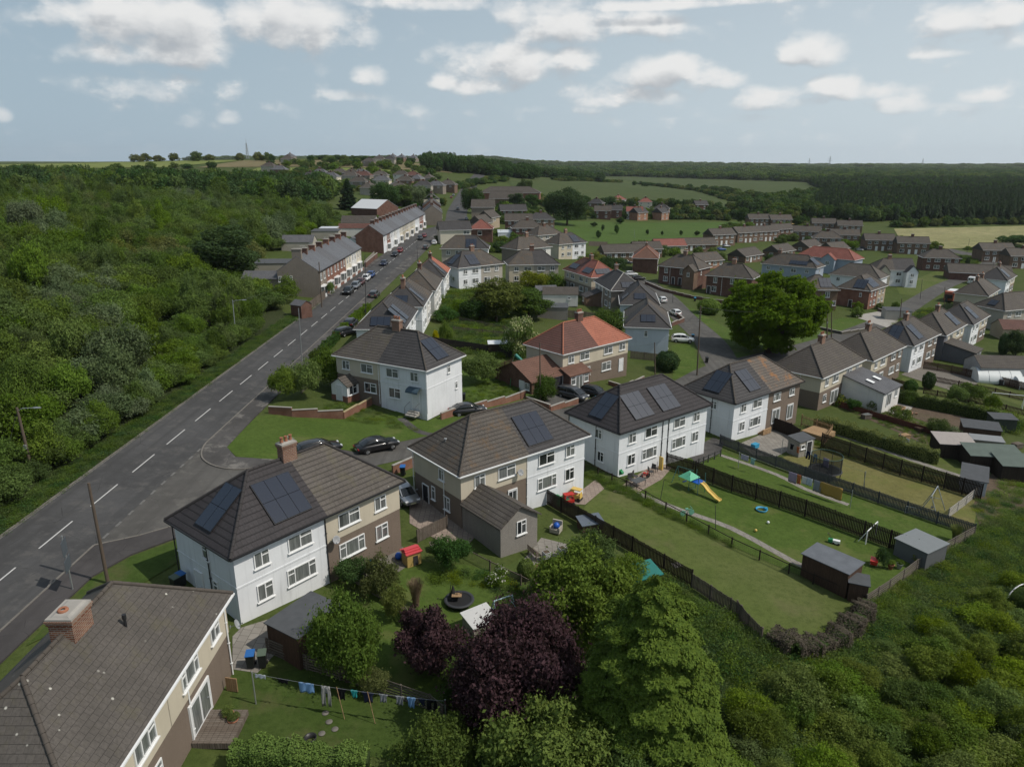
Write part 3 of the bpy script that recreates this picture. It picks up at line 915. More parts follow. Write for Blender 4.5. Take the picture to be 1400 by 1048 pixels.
PROTO = {}
def proto(kind):
 if kind in PROTO: return PROTO[kind]
 k = kind
 if k.startswith('broad'):
  s = int(k[5:] or 0); cr, ce, ra = lobes_crown(11+s, 5.0, 4.3, 4.9, 46, 34000, .19, under=1.3, lobe=(.24, .38))
  PROTO[k] = (cr, trunk_mesh(s, 10, .28, 5, 4.6, ce), 9.8, 10.6)
 elif k.startswith('tall'):
  s = int(k[4:] or 0); cr, ce, ra = lobes_crown(31+s, 3.6, 5.2, 5.8, 46, 32000, .17, under=1.5, lobe=(.26, .42))
  PROTO[k] = (cr, trunk_mesh(s+5, 11, .24, 3.4, 5.5, ce), 11.8, 8.0)
 elif k.startswith('bush'):
  s = int(k[4:] or 0); cr, ce, ra = lobes_crown(51+s, 2.3, 1.75, 1.75, 34, 15000, .095, spiky=.8, under=.8, lobe=(.17, .38))
  PROTO[k] = (cr, None, 3.7, 5.2)
 elif k.startswith('shrub'):
  s = int(k[5:] or 0); cr, ce, ra = lobes_crown(71+s, .85, .72, .7, 12, 3600, .065, spiky=.4, under=.8, lobe=(.34, .55))
  PROTO[k] = (cr, None, 1.55, 1.95)
 elif k.startswith('ball'):
  s = int(k[4:] or 0); rng = np.random.default_rng(s); n = 5000
  q = rng.normal(size=(n, 3)); q /= np.linalg.norm(q, axis=1)[:, None]
  pos = q*(.82+.22*rng.random((n, 1)))*(1+.1*np.sin(q[:, :1]*6+s)*np.sin(q[:, 1:2]*5+q[:, 2:]*4))*np.array([.8, .8, .75])+np.array([0, 0, .72])
  nr = q+rng.normal(size=q.shape)*.5; nr /= np.linalg.norm(nr, axis=1)[:, None]
  PROTO[k] = (quad_mesh('crown', cards(pos, nr, .055*(.6+.8*rng.random(n)), rng), [LG]), None, 1.5, 1.65)
 elif k == 'bigtree':
  cr, ce, ra = lobes_crown(5, 8.0, 6.4, 7.0, 90, 110000, .22, lobe=(.15, .26), under=1.5, upb=.2, power=.5)
  PROTO[k] = (cr, trunk_mesh(3, 12, .5, 8, 6.5, ce, 14), 14.0, 17.0)
 elif k == 'plum':
  cr, ce, ra = lobes_crown(8, 4.6, 3.8, 3.7, 80, 80000, .12, lobe=(.13, .27), mat=LPUR, spiky=1.2, under=1.1, power=.7)
  PROTO[k] = (cr, trunk_mesh(9, 6, .25, 4, 3.2, ce, 12), 8.0, 10.2)
 elif k == 'plumbush':
  cr, ce, ra = lobes_crown(18, 2.1, 1.7, 1.7, 26, 30000, .09, lobe=(.22, .36), mat=LPUR, spiky=.6, under=.9)
  PROTO[k] = (cr, None, 3.6, 4.6)
 elif k == 'spruce':
  PROTO[k] = (conifer_mesh(3, 10.5, 4.6, 240000, .105, LSPR, 30, .34, taper=.46, clump=1.1), trunk_mesh(4, 10, .22, 1, 9.5), 10.6, 8.6)
 elif k == 'darkcon':
  PROTO[k] = (conifer_mesh(13, 12, 3.4, 22000, .26, LCON, 26, .15, taper=.62, z0=.02), trunk_mesh(4, 10, .3, 1, 10), 12.0, 7.2)
 elif k.startswith('pine'):
  s = int(k[4:] or 0)
  PROTO[k] = (conifer_mesh(23+s, 14, 2.6, 1500, .62, LPINE, 15, .25, taper=.8, z0=.12), None, 14.0, 5.4)
 elif k.startswith('farbroad'):
  s = int(k[8:] or 0); cr, ce, ra = lobes_crown(91+s, 4.6, 4.2, 4.4, 24, 3600, .42, under=1.3, mat=LGD, lobe=(.26,.42))
  PROTO[k] = (cr, None, 9.0, 9.6)
 elif k.startswith('near'):
  s = int(k[4:] or 0); cr, ce, ra = lobes_crown(111+s, 2.6, 2.4, 2.3, 46, 40000, .095, lobe=(.17, .32), spiky=1.1, under=1.0)
  PROTO[k] = (cr, trunk_mesh(s+15, 4, .12, 2.4, 2.2, ce, 9), 5.0, 5.8)
 elif k == 'blossom':
  cr, ce, ra = lobes_crown(131, 2.4, 2.2, 2.3, 26, 16000, .11, lobe=(.28, .42), under=.9, fl=.42, flmat=leaf('cream_blossom', (.30, .31, .14), (.36, .36, .18), (.42, .42, .24), .2))
  PROTO[k] = (cr, None, 4.6, 5.4)
 elif k == 'elder':
  cr, ce, ra = lobes_crown(141, 2.4, 2.2, 2.3, 30, 30000, .085, lobe=(.22, .36), spiky=.7, under=.8, fl=.05, flmat=LWHI)
  PROTO[k] = (cr, None, 4.8, 5.6)
 elif k.startswith('flower'):
  cr, ce, ra = lobes_crown(151, .6, .45, .45, 9, 1500, .06, lobe=(.34, .55), under=.8, fl=.3, flmat={'flowerw': LWHI, 'flowery': LGOLD, 'flowerr': LRED}[k])
  PROTO[k] = (cr, None, 1.0, 1.4)
 elif k.startswith('weed'):
  s = int(k[4:] or 0); rng = np.random.default_rng(s+200); n = 420
  pos = np.stack([rng.normal(size=n)*.42, rng.normal(size=n)*.42, rng.random(n)**1.2*.62+.03], 1)
  nr = rng.normal(size=(n, 3)); nr[:, 2] = np.abs(nr[:, 2])+.4; nr /= np.linalg.norm(nr, axis=1)[:, None]
  PROTO[k] = (quad_mesh('weed', cards(pos, nr, .085*(.6+.8*rng.random(n)), rng, .35), [LG]), None, .7, 1.6)
 elif k.startswith('reed'):
  rng = np.random.default_rng(9); n = 2600
  th = rng.random(n)*6.283; r = rng.random(n)**.5*.35; h = rng.random(n)
  pos = np.stack([np.cos(th)*(r+h*h*.7*rng.random(n)), np.sin(th)*(r+h*h*.7*rng.random(n)), h*2.0], 1)
  v = np.empty((n, 4, 3)); w = .012
  dx = np.stack([-np.sin(th), np.cos(th), 0*th], 1)*w; up = np.stack([np.cos(th)*.25*h, np.sin(th)*.25*h, np.full(n, .5)], 1)
  v[:, 0] = pos-dx; v[:, 1] = pos+dx; v[:, 2] = pos+dx+up*.6; v[:, 3] = pos-dx+up*.6
  PROTO[k] = (quad_mesh('crown', v.reshape(-1, 3), [LPAM]), None, 2.4, 2.2)
 return PROTO[kind]

MESHV = {}
def leafy(kind, mat):
 "the crown mesh of a kind in a given leaf material"
 cr = proto(kind)[0]
 if mat is None or cr.materials[0] is mat: return cr
 key = (kind, mat.name)
 if key not in MESHV:
  c = cr.copy(); c.materials[0] = mat; MESHV[key] = c
 return MESHV[key]
def plant(kind, loc, h, w, mat, label, name='tree', cat='tree', group=None, rz=None):
 "a tree (crown + trunk under an empty) or a bush (one mesh of leaves)"
 _, tr, H0, W0 = proto(kind); cr = leafy(kind, mat)
 rz = random.uniform(0, 6.28) if rz is None else rz
 sc = (w/W0, w/W0, h/H0)
 if tr is None:
  o = inst(name, cr, None, loc, rz, sc)
  SRC.setdefault((kind, mat.name if mat else ''), o)
  return tag(o, label, cat, group)
 t = thing(name, label, cat, loc, rz, group); t.scale = sc
 inst('crown', cr, t); inst('trunk', tr, t)
 return t
def hedge(label, pts, w, h, mat, group=None, dens=260, leafsz=.07, name='hedge', closed=False, flowers=None, rough=.12):
 "clipped hedge: leaves on and just under the faces of a long block, woody stems inside"
 rng = np.random.default_rng(len(pts)*7+int(abs(pts[0][0])*10))
 P = [Vector((p[0], p[1], 0)) for p in pts]; pos = []; nrm = []
 for a, b in zip(P, P[1:]):
  d = b-a; L = d.length; d.normalize(); n = np.array((-d.y, d.x, 0)); dd = np.array(d)
  area = L*(w+2*h); m = int(area*dens)
  t = rng.random(m)*L; f = rng.random(m)*(w+2*h)
  s = np.where(f < h, -w/2, np.where(f < h+w, f-h-w/2, w/2)); z = np.where(f < h, f, np.where(f < h+w, h, f-h-w))
  side = np.where(f < h, -1, np.where(f < h+w, 0, 1))
  wob = 1+rough*np.sin(t*1.9+a.x)+rough*.7*np.sin(t*4.7+1.3)+rough*.6*np.sin(t*.6+s)
  jit = rng.normal(size=m)*.05-np.abs(rng.normal(size=m))*.06
  base = np.array([H(a.x+d.x*q, a.y+d.y*q) for q in np.linspace(0, L, 24)]); gz = np.interp(t, np.linspace(0, L, 24), base)
  xy = np.array((a.x, a.y))[None]+dd[None, :2]*t[:, None]+n[None, :2]*(s*wob+jit*side)[:, None]
  zz = gz+z*wob+(side == 0)*jit
  pos.append(np.column_stack([xy, zz])); nn = n[None]*side[:, None]+np.array((0, 0, 1))[None]*((side == 0)*1.0+.25)[:, None]+rng.normal(size=(m, 3))*.5
  nrm.append(nn/np.linalg.norm(nn, axis=1)[:, None])
 pos = np.concatenate(pos); nrm = np.concatenate(nrm)
 mats = [mat]; mi = None
 if flowers: mats.append(flowers[0]); mi = (rng.random(len(pos)) < flowers[1]).astype(int)
 me = quad_mesh(name, cards(pos, nrm, leafsz*(.6+.8*rng.random(len(pos))), rng), mats, mi)
 # solid twiggy heart
 m = MB()
 for a, b in zip(P, P[1:]):
  n = max(1, int((b-a).length/2)); d = (b-a)/n
  for i in range(n):
   p, q = a+d*i, a+d*(i+1); p.z = H(p.x, p.y)+h*.44; q.z = H(q.x, q.y)+h*.44
   m.beam(p, q, w*.72, h*.84)
 o = bpy.data.objects.new(name, me); COL.objects.link(o)
 tag(o, label, 'hedge', group)
 m.build('stems', leaf('hedge_heart', mul((.03, .045, .015), .8), (.03, .045, .015), None, 0), o)
 return o
def plant_px(kind, base, top_y, w_px, mat, label, name='tree', cat='tree', group=None, rz=None):
 "base pixel on the ground, pixel row of the top, width in pixels"
 p = W(*base); u, hh, d = ray(base[0], top_y)
 ztop = CZ+d*p.y/hh
 sl = math.hypot(p.x, p.y);
 w = w_px*p.y/(FPX*CP+(524-top_y*.5-base[1]*.5)*SP)
 return plant(kind, p, max(.3, ztop-p.z), w, mat, label, name, cat, group, rz)

def scatter(name, pts, kinds, mats, kind='stuff', label=None):
 """ground cover nobody could count: one object whose geometry nodes put small plants on given points.
 pts: (x, y, z, size, height scale, k)"""
 me = bpy.data.meshes.new(name)
 me.from_pydata([p[:3] for p in pts], [], [])
 for an, ty, vals in (('psize', 'FLOAT', [p[3] for p in pts]), ('ph', 'FLOAT', [p[4] for p in pts]), ('pk', 'INT', [p[5] for p in pts]), ('prot', 'FLOAT', [random.uniform(0, 6.28) for p in pts])):
  a = me.attributes.new(an, ty, 'POINT'); a.data.foreach_set('value', vals)
 o = bpy.data.objects.new(name, me); COL.objects.link(o); tag(o, label, None, None, kind)
 ng = bpy.data.node_groups.new(name, 'GeometryNodeTree')
 ng.interface.new_socket('Geometry', in_out='INPUT', socket_type='NodeSocketGeometry')
 ng.interface.new_socket('Geometry', in_out='OUTPUT', socket_type='NodeSocketGeometry')
 N = ng.nodes; L = ng.links
 gi = N.new('NodeGroupInput'); go = N.new('NodeGroupOutput'); jn = N.new('GeometryNodeJoinGeometry')
 def attr(n, ty):
  a = N.new('GeometryNodeInputNamedAttribute'); a.data_type = ty; a.inputs[0].default_value = n
  return [s for s in a.outputs if s.enabled and s.name == 'Attribute'][0]
 k = attr('pk', 'INT'); s = attr('psize', 'FLOAT'); h = attr('ph', 'FLOAT'); r = attr('prot', 'FLOAT')
 cs = N.new('ShaderNodeCombineXYZ'); L.new(s, cs.inputs[0]); L.new(s, cs.inputs[1]); L.new(h, cs.inputs[2])
 cr = N.new('ShaderNodeCombineXYZ'); L.new(r, cr.inputs[2])
 for i, kd in enumerate(kinds):
  cmp = N.new('FunctionNodeCompare'); cmp.data_type = 'INT'; cmp.operation = 'EQUAL'
  ins = [q for q in cmp.inputs if q.enabled]
  L.new(k, ins[0]); ins[1].default_value = i
  sep = N.new('GeometryNodeSeparateGeometry'); sep.domain = 'POINT'
  L.new(gi.outputs[0], sep.inputs[0]); L.new(cmp.outputs[0], sep.inputs[1])
  src = SRC[kd]
  oi = N.new('GeometryNodeObjectInfo'); oi.transform_space = 'ORIGINAL'; oi.inputs[0].default_value = src
  try: oi.inputs['As Instance'].default_value = True
  except Exception: pass
  ip = N.new('GeometryNodeInstanceOnPoints')
  L.new(sep.outputs[0], ip.inputs['Points']); L.new(oi.outputs['Geometry'], ip.inputs['Instance'])
  L.new(cr.outputs[0], ip.inputs['Rotation']); L.new(cs.outputs[0], ip.inputs['Scale'])
  L.new(ip.outputs[0], jn.inputs[0])
 L.new(jn.outputs[0], go.inputs[0])
 md = o.modifiers.new('scatter', 'NODES'); md.node_group = ng
 return o
SRC = {}

def in_poly(x, y, P):
 c = False; j = len(P)-1
 for i in range(len(P)):
  if (P[i][1] > y) != (P[j][1] > y) and x < (P[j][0]-P[i][0])*(y-P[i][1])/(P[j][1]-P[i][1])+P[i][0]: c = not c
  j = i
 return c
def fill(P, step, jit=.45, rng=random):
 xs = [p[0] for p in P]; ys = [p[1] for p in P]
 out = []; y = min(ys)
 while y < max(ys):
  x = min(xs)
  while x < max(xs):
   a, b = x+rng.uniform(-jit, jit)*step, y+rng.uniform(-jit, jit)*step
   if in_poly(a, b, P): out.append((a, b))
   x += step
  y += step
 return out
def seen(x, y, m=30):
 if y < 5: return False
 z = H(x, y); r = (CZ-z)
 h = y; px = 700+x/h*FPX*1.0/(1)*.96
 return -m-60 < px < 1460+m

# ------------------------------------------------------------------ vehicles
CARGLASS = plain('car_glass', (.015, .018, .02), .06, .6, 0, .1)
TYRE = plain('tyre_rubber', (.018, .018, .018), .85, .2, 0, .1)
ALLOY = plain('alloy_wheel', (.35, .36, .37), .35, .5, .8, .1)
LAMPW = plain('headlamp_lens', (.6, .62, .64), .1, .6, 0, .05)
LAMPR = plain('tail_lamp_lens', (.35, .015, .012), .2, .6, 0, .05)
PLATE = plain('number_plate', (.5, .48, .3), .5, .3, 0, .05)
def paint(name, col, metal=.3):
 if name in MATS: return MATS[name]
 m, nt, out = nodes(name)
 b = bsdf(nt, out, mixc(nt, noise(nt, coords(nt), 1.5, 3), mul(col, .92), mul(col, 1.06)), .32, .5, metal)
 b.inputs['Coat Weight'].default_value = .6; b.inputs['Coat Roughness'].default_value = .08
 MATS[name] = m; return m
PAINT = dict(black=paint('black_paint', (.012, .012, .014)), grey=paint('grey_paint', (.07, .072, .078), .5), silver=paint('silver_paint', (.30, .31, .33), .7),
   white=paint('white_paint', (.68, .69, .70), .0), blue=paint('blue_paint', (.015, .06, .22)), navy=paint('navy_paint', (.012, .018, .05)),
   red=paint('red_paint', (.22, .02, .018)), maroon=paint('maroon_paint', (.09, .02, .02)), green=paint('green_paint', (.02, .06, .04)))
CARS = {}
SPEC = {  # length, width, body stations (x, z low, z belt, half width), cabin stations (x, z top, half width top), wheel x, radius
'saloon': (4.75, .93, [(-2.37, .42, .62, .72), (-2.3, .3, .88, .84), (-1.5, .25, .96, .91), (-.6, .24, .95, .93), (.5, .24, .93, .93), (1.35, .25, .86, .91), (2.05, .28, .74, .85), (2.33, .36, .62, .70)],
   [(-1.85, .98, .66), (-1.15, 1.36, .60), (-.55, 1.45, .60), (.15, 1.44, .60), (.55, 1.30, .62), (1.25, .92, .70)], (-1.42, 1.42), .33),
'hatch': (4.05, .88, [(-2.0, .42, .7, .74), (-1.93, .3, .95, .82), (-1.3, .25, .98, .87), (-.4, .24, .97, .88), (.5, .24, .95, .88), (1.2, .25, .88, .86), (1.78, .28, .75, .8), (2.0, .36, .62, .68)],
  [(-1.92, 1.0, .66), (-1.55, 1.38, .58), (-.9, 1.48, .58), (0, 1.48, .58), (.45, 1.36, .6), (1.15, .94, .68)], (-1.25, 1.25), .32),
'estate': (4.7, .92, [(-2.34, .42, .7, .76), (-2.27, .3, .95, .85), (-1.5, .25, .98, .91), (-.6, .24, .97, .92), (.5, .24, .95, .92), (1.35, .25, .87, .9), (2.02, .28, .75, .84), (2.3, .36, .62, .7)],
   [(-2.28, 1.0, .68), (-1.95, 1.38, .6), (-1.2, 1.5, .6), (0, 1.5, .6), (.5, 1.36, .62), (1.25, .93, .7)], (-1.4, 1.4), .33),
'suv': (4.45, .94, [(-2.2, .5, .8, .78), (-2.13, .38, 1.05, .87), (-1.4, .32, 1.1, .93), (-.5, .3, 1.09, .94), (.5, .3, 1.07, .94), (1.3, .32, 1.02, .92), (1.95, .36, .9, .86), (2.2, .46, .74, .72)],
  [(-2.12, 1.12, .7), (-1.75, 1.52, .63), (-1.0, 1.66, .62), (0, 1.66, .62), (.5, 1.52, .64), (1.2, 1.08, .72)], (-1.35, 1.35), .37),
'mpv': (4.7, .94, [(-2.33, .45, .8, .8), (-2.27, .32, 1.02, .88), (-1.4, .28, 1.06, .93), (-.5, .27, 1.05, .94), (.5, .27, 1.03, .94), (1.4, .28, .96, .92), (2.05, .32, .84, .86), (2.33, .42, .68, .74)],
  [(-2.28, 1.08, .72), (-2.1, 1.55, .64), (-1.2, 1.72, .64), (.1, 1.70, .64), (.7, 1.5, .66), (1.65, 1.0, .72)], (-1.42, 1.42), .34),
}
def wheel_meshes(r):
 key = ('wheel', r)
 if key not in CARS:
  m = MB(); m.x = Matrix.Rotation(math.pi/2, 4, 'X')
  w = .11
  m.lathe([(r*.62, -w), (r*.94, -w), (r, -w*.6), (r, w*.6), (r*.94, w), (r*.62, w), (r*.62, -w)], 20)
  q = MB(); q.x = Matrix.Rotation(math.pi/2, 4, 'X')
  q.lathe([(r*.63, -w*.8), (r*.58, -w*.9), (.05, -w*.7), (.05, w*.7), (r*.58, w*.9), (r*.63, w*.8), (r*.63, -w*.8)], 20)
  for k in range(5):
   a = k*2*math.pi/5;
   for sg in (-1, 1): q.tube((.04*math.cos(a), .04*math.sin(a), sg*w*.82), (r*.58*math.cos(a), r*.58*math.sin(a), sg*w*.95), .03, .03, 6)
  CARS[key] = (m.mesh('wheel', TYRE), q.mesh('rim', ALLOY))
 return CARS[key]
def car_proto(kind):
 if kind in CARS: return CARS[kind]
 L, hw, B, C, wx, wr = SPEC[kind]
 def bring(x, zl, zb, w):
  return [(x, -w*.88, zl), (x, -w, zl+.14), (x, -w*1.01, (zl+zb)/2), (x, -w*.965, zb-.06), (x, -w*.88, zb), (x, w*.88, zb), (x, w*.965, zb-.06), (x, w*1.01, (zl+zb)/2), (x, w, zl+.14), (x, w*.88, zl)]
 body = MB(); body.loft([bring(*s) for s in B])
 # wheel arches: dark lips
 ar = MB()
 for x in wx:
  for sg in (-1, 1):
   for k in range(9):
    a0 = math.pi*k/9; a1 = math.pi*(k+1)/9; q = wr*1.18
    ar.beam((x+q*math.cos(a0), sg*hw*1.0, wr+q*math.sin(a0)), (x+q*math.cos(a1), sg*hw*1.0, wr+q*math.sin(a1)), .05, .06, (0, 1, 0))
 def belt(x):
  for (a, b) in zip(B, B[1:]):
   if a[0] <= x <= b[0]:
    t = (x-a[0])/(b[0]-a[0]); return a[2]+(b[2]-a[2])*t, a[3]+(b[3]-a[3])*t
  return B[0][2], B[0][3]
 gl = MB(); rings = []
 for x, zt, wt in C:
  zb, wb = belt(x); zb -= .03; wb *= .9
  zt = max(zt, zb+.02)
  rings.append([(x, -wb, zb), (x, -(wb*.45+wt*.55), zb+(zt-zb)*.6), (x, -wt, zt-.03), (x, -wt*.8, zt), (x, wt*.8, zt), (x, wt, zt-.03), (x, wb*.45+wt*.55, zb+(zt-zb)*.6), (x, wb, zb)])
 gl.loft(rings)
 rf = MB(); top = C[1:-1]; top = [(c[0], c[1], c[2]) for c in top]
 rr = []
 for x, zt, wt in top:
  rr.append([(x, -wt*1.02, zt-.05), (x, -wt*1.0, zt+.0), (x, -wt*.75, zt+.02), (x, wt*.75, zt+.02), (x, wt*1.0, zt+.0), (x, wt*1.02, zt-.05), (x, 0, zt-.06)])
 rf.loft(rr)
 # pillars
 for i in (0, len(C)-2):
  a, b = C[i], C[i+1]
  for sg in (-1, 1):
   za, wa = belt(a[0]); zb, wb = belt(b[0])
   wA = max(a[2], wa*.88 if a[1]-za < .15 else a[2]);
   rf.beam((a[0], sg*wA, max(a[1], za)), (b[0], sg*b[2]*1.01, b[1]-.01), .09, .05)
 xm = (C[2][0]+C[3][0])/2+.05; zb, wb = belt(xm)
 for sg in (-1, 1): rf.beam((xm, sg*wb*.91, zb-.02), (xm, sg*C[2][2]*1.03, C[2][1]-.04), .09, .04, (1, 0, 0))
 M_ = dict(body=body.mesh('body', PAINT['grey']), roof=rf.mesh('roof', PAINT['grey']), glass=gl.mesh('windows', CARGLASS), arch=ar.mesh('wheel_arches', BLACKP))
 def lamp(sg, x, z, w, mat, nm):
  q = MB(); q.box(x, sg*w, z, .16, .34, .13); return q.mesh(nm, mat)
 fx, bx = B[-2][0]+.14, B[1][0]-.02
 M_['hl'] = [lamp(s, fx, B[-2][2]-.16, hw*.62, LAMPW, 'headlight') for s in (-1, 1)]
 M_['tl'] = [lamp(s, bx, B[1][2]-.22, hw*.68, LAMPR, 'tail_light') for s in (-1, 1)]
 pl = MB(); pl.box(B[0][0]+.0, 0, B[0][1]+.06, .06, .52, .11); pl.box(B[-1][0]+.0, 0, B[-1][1]+.02, .05, .52, .11); M_['plate'] = pl.mesh('number_plate', PLATE)
 mi = MB()
 for s in (-1, 1): mi.box(C[-2][0]+.25, s*(hw+.08), belt(C[-2][0])[0]+.0, .12, .2, .13)
 M_['mirror'] = mi.mesh('mirrors', PAINT['grey'])
 CARS[kind] = (M_, wx, wr, hw)
 return CARS[kind]
def car(kind, loc, deg, col, label, group=None, detail=True, cat='car', name='parked_car', up=None):
 M_, wx, wr, hw = car_proto(kind)
 t = thing(name, label, cat, loc, R(deg), group)
 p = PAINT[col]
 inst('body', M_['body'], t, mat=p); inst('cabin_roof', M_['roof'], t, mat=p); inst('windows', M_['glass'], t)
 for x in wx:
  for s in (-1, 1):
   w, rim = wheel_meshes(wr)
   o = inst('wheel', w, t, (x, s*(hw-.1), wr))
   if detail: inst('rim', rim, o)
 if detail:
  inst('wheel_arches', M_['arch'], t); inst('mirrors', M_['mirror'], t, mat=p); inst('number_plate', M_['plate'], t)
 for m in M_['hl']: inst('headlight', m, t)
 for m in M_['tl']: inst('tail_light', m, t)
 return t
def van(loc, deg, label, group=None, L=5.4, Hh=2.3, name='parked_van'):
 t = thing(name, label, 'van', loc, R(deg), group)
 w = .98
 m = MB()
 def ring(x, zl, zt, ww): return [(x, -ww, zl), (x, -ww, zt-.15), (x, -ww*.93, zt), (x, ww*.93, zt), (x, ww, zt-.15), (x, ww, zl)]
 m.loft([ring(-L/2, .38, Hh-.08, w*.97), (ring(-L/2+.1, .3, Hh, w)), ring(L/2-1.9, .3, Hh, w), ring(L/2-1.55, .3, Hh-.05, w), ring(L/2-.95, .3, 1.3, w), ring(L/2-.2, .32, 1.05, w*.95), ring(L/2, .4, .8, w*.85)], True, False)
 inst('body', m.mesh('body', PAINT['white']), t)
 g = MB(); g.add([(L/2-1.5, -w*.85, Hh-.17), (L/2-.93, -w*.88, 1.36), (L/2-.93, w*.88, 1.36), (L/2-1.5, w*.85, Hh-.17)], [(0, 1, 2, 3)])
 g.v = [(x+.03, y, z+.03) for x, y, z in g.v]
 for s in (-1, 1): g.box(L/2-1.75, s*(w+.005), 1.35, .8, .02, .6)
 for s in (-1, 1): g.box(-L/2-.01, s*.42, 1.4, .02, .6, .55)
 inst('windows', g.mesh('windows', CARGLASS), t)
 for x in (-L/2+1.1, L/2-.95):
  for s in (-1, 1):
   a, b = wheel_meshes(.36); o = inst('wheel', a, t, (x, s*(w-.08), .36)); inst('rim', b, o)
 for s in (-1, 1):
  q = MB(); q.box(L/2-.1, s*w*.68, .85, .14, .3, .2); inst('headlight', q.mesh('headlight', LAMPW), t)
  q = MB(); q.box(-L/2-.02, s*w*.85, .9, .06, .14, .5); inst('tail_light', q.mesh('tail_light', LAMPR), t)
 return t

# ------------------------------------------------------------------ camera, daylight, sky
cam = bpy.data.cameras.new('camera'); co = bpy.data.objects.new('camera', cam); COL.objects.link(co)
co.location = (0, 0, CZ); co.rotation_euler = (math.pi/2-PITCH, 0, 0)
cam.sensor_width = 36; cam.lens = 36*FPX/1400; cam.clip_end = 40000; cam.clip_start = .5
S.camera = co
S.view_settings.view_transform = 'Standard'; S.view_settings.look = 'None'
S.view_settings.exposure = EXPO; S.view_settings.gamma = 1.0; S.view_settings.use_curve_mapping = False
sd = Vector((.62, -.16, .80)).normalized()
sun = bpy.data.lights.new('sun', 'SUN'); sun.energy = SUN; sun.angle = R(.8); sun.color = (1.0, .93, .83)
so = bpy.data.objects.new('sun', sun); COL.objects.link(so); so.rotation_euler = sd.to_track_quat('Z', 'Y').to_euler(); so.location = (60, -40, 90)
wd = bpy.data.worlds.new('World'); S.world = wd; wd.use_nodes = True
nt = wd.node_tree; nt.nodes.clear()
wo = nt.nodes.new('ShaderNodeOutputWorld'); bg = nt.nodes.new('ShaderNodeBackground'); nt.links.new(bg.outputs[0], wo.inputs[0])
sk = nt.nodes.new('ShaderNodeTexSky'); sk.sky_type = 'NISHITA'; sk.sun_disc = False
sk.sun_elevation = math.asin(sd.z); sk.sun_rotation = math.atan2(sd.x, sd.y)
sk.air_density = 1.0; sk.dust_density = 2.2; sk.ozone_density = 1.2; sk.altitude = 100
bg.inputs[1].default_value = SKY

# cloud field as a function of direction: azimuth and elevation in degrees
def dirdeg(px, py):
 u, h, d = ray(px, py); return math.degrees(math.atan2(u, h)), math.degrees(math.atan2(d, math.hypot(u, h)))
CL = [(222, 42, 78, 40, 1.15), (255, 70, 60, 26, 1.0), (150, 72, 50, 18, .75), (400, 35, 85, 32, 1.0), (475, 40, 45, 24, .7), (68, 20, 44, 20, .62), (505, 106, 22, 14, .75), (480, 132, 28, 9, .6),
 (316, 163, 15, 9, .7), (608, 115, 22, 12, .75), (700, 92, 75, 26, .95), (770, 80, 50, 16, .7), (760, 38, 70, 32, .95), (705, 25, 30, 26, .7), (860, 38, 70, 20, .75), (910, 8, 150, 16, .85),
 (905, 103, 62, 26, 1.05), (960, 112, 50, 20, .8), (835, 138, 60, 14, .7), (1035, 138, 34, 16, .85), (1110, 72, 52, 26, 1.1), (1140, 122, 44, 16, .85), (1225, 145, 45, 15, .8), (1090, 130, 30, 12, .5),
 (1340, 22, 85, 30, .85), (1290, 35, 50, 22, .6), (1345, 130, 40, 13, .65), (1300, 74, 60, 10, .45), (560, 4, 90, 12, .75), (4, 160, 12, 9, .8), (545, 175, 40, 6, .4), (640, 158, 28, 9, .35), (990, 165, 80, 9, .4),
 (215, 122, 110, 16, .5), (1180, 128, 60, 16, .7), (860, 130, 90, 18, .7), (660, 118, 50, 14, .75), (230, 20, 50, 30, .9), (1080, 140, 60, 12, .55), (780, 150, 60, 8, .4), (1380, 60, 60, 20, .5), (-150, 80, 110, 40, .9), (1560, 100, 100, 36, .9), (700, -120, 300, 60, .7), (1200, -160, 260, 60, .8), (200, -180, 260, 70, .8)]
ng = bpy.data.node_groups.new('cloud_density', 'ShaderNodeTree')
ng.interface.new_socket('Vector', in_out='INPUT', socket_type='NodeSocketVector')
ng.interface.new_socket('Fac', in_out='OUTPUT', socket_type='NodeSocketFloat')
gi = ng.nodes.new('NodeGroupInput'); go = ng.nodes.new('NodeGroupOutput')
acc = None; vec = gi.outputs[0]
for px, py, sx, sy, st in CL:
 if acc is not None:   # keeps the evaluation in sequence so that few values are alive at once
  ch = ng.nodes.new('ShaderNodeVectorMath'); ch.operation = 'MULTIPLY_ADD'; ng.links.new(acc, ch.inputs[0]); ch.inputs[1].default_value = (1e-7, 1e-7, 0); ng.links.new(vec, ch.inputs[2]); vec = ch.outputs[0]
 az, el = dirdeg(px, py); az2, el2 = dirdeg(px+sx, py-sy)
 mp = ng.nodes.new('ShaderNodeMapping'); mp.vector_type = 'TEXTURE'
 mp.inputs['Location'].default_value = (az, el, 0); mp.inputs['Scale'].default_value = (abs(az2-az)*1.5, abs(el2-el)*1.75, 1)
 ng.links.new(vec, mp.inputs[0])
 fl = ng.nodes.new('ShaderNodeVectorMath'); fl.operation = 'MULTIPLY'; ng.links.new(mp.outputs[0], fl.inputs[0]); fl.inputs[1].default_value = (-1, -1.5, 1)
 fm = ng.nodes.new('ShaderNodeVectorMath'); fm.operation = 'MAXIMUM'; ng.links.new(mp.outputs[0], fm.inputs[0]); ng.links.new(fl.outputs[0], fm.inputs[1])
 ln = ng.nodes.new('ShaderNodeVectorMath'); ln.operation = 'LENGTH'; ng.links.new(fm.outputs[0], ln.inputs[0])
 f = math_(ng, 'MULTIPLY', math_(ng, 'SUBTRACT', 1.0, math_(ng, 'POWER', ln.outputs['Value'], 1.7), None, True), st)
 acc = f if acc is None else math_(ng, 'SMOOTH_MAX', acc, f, .12)
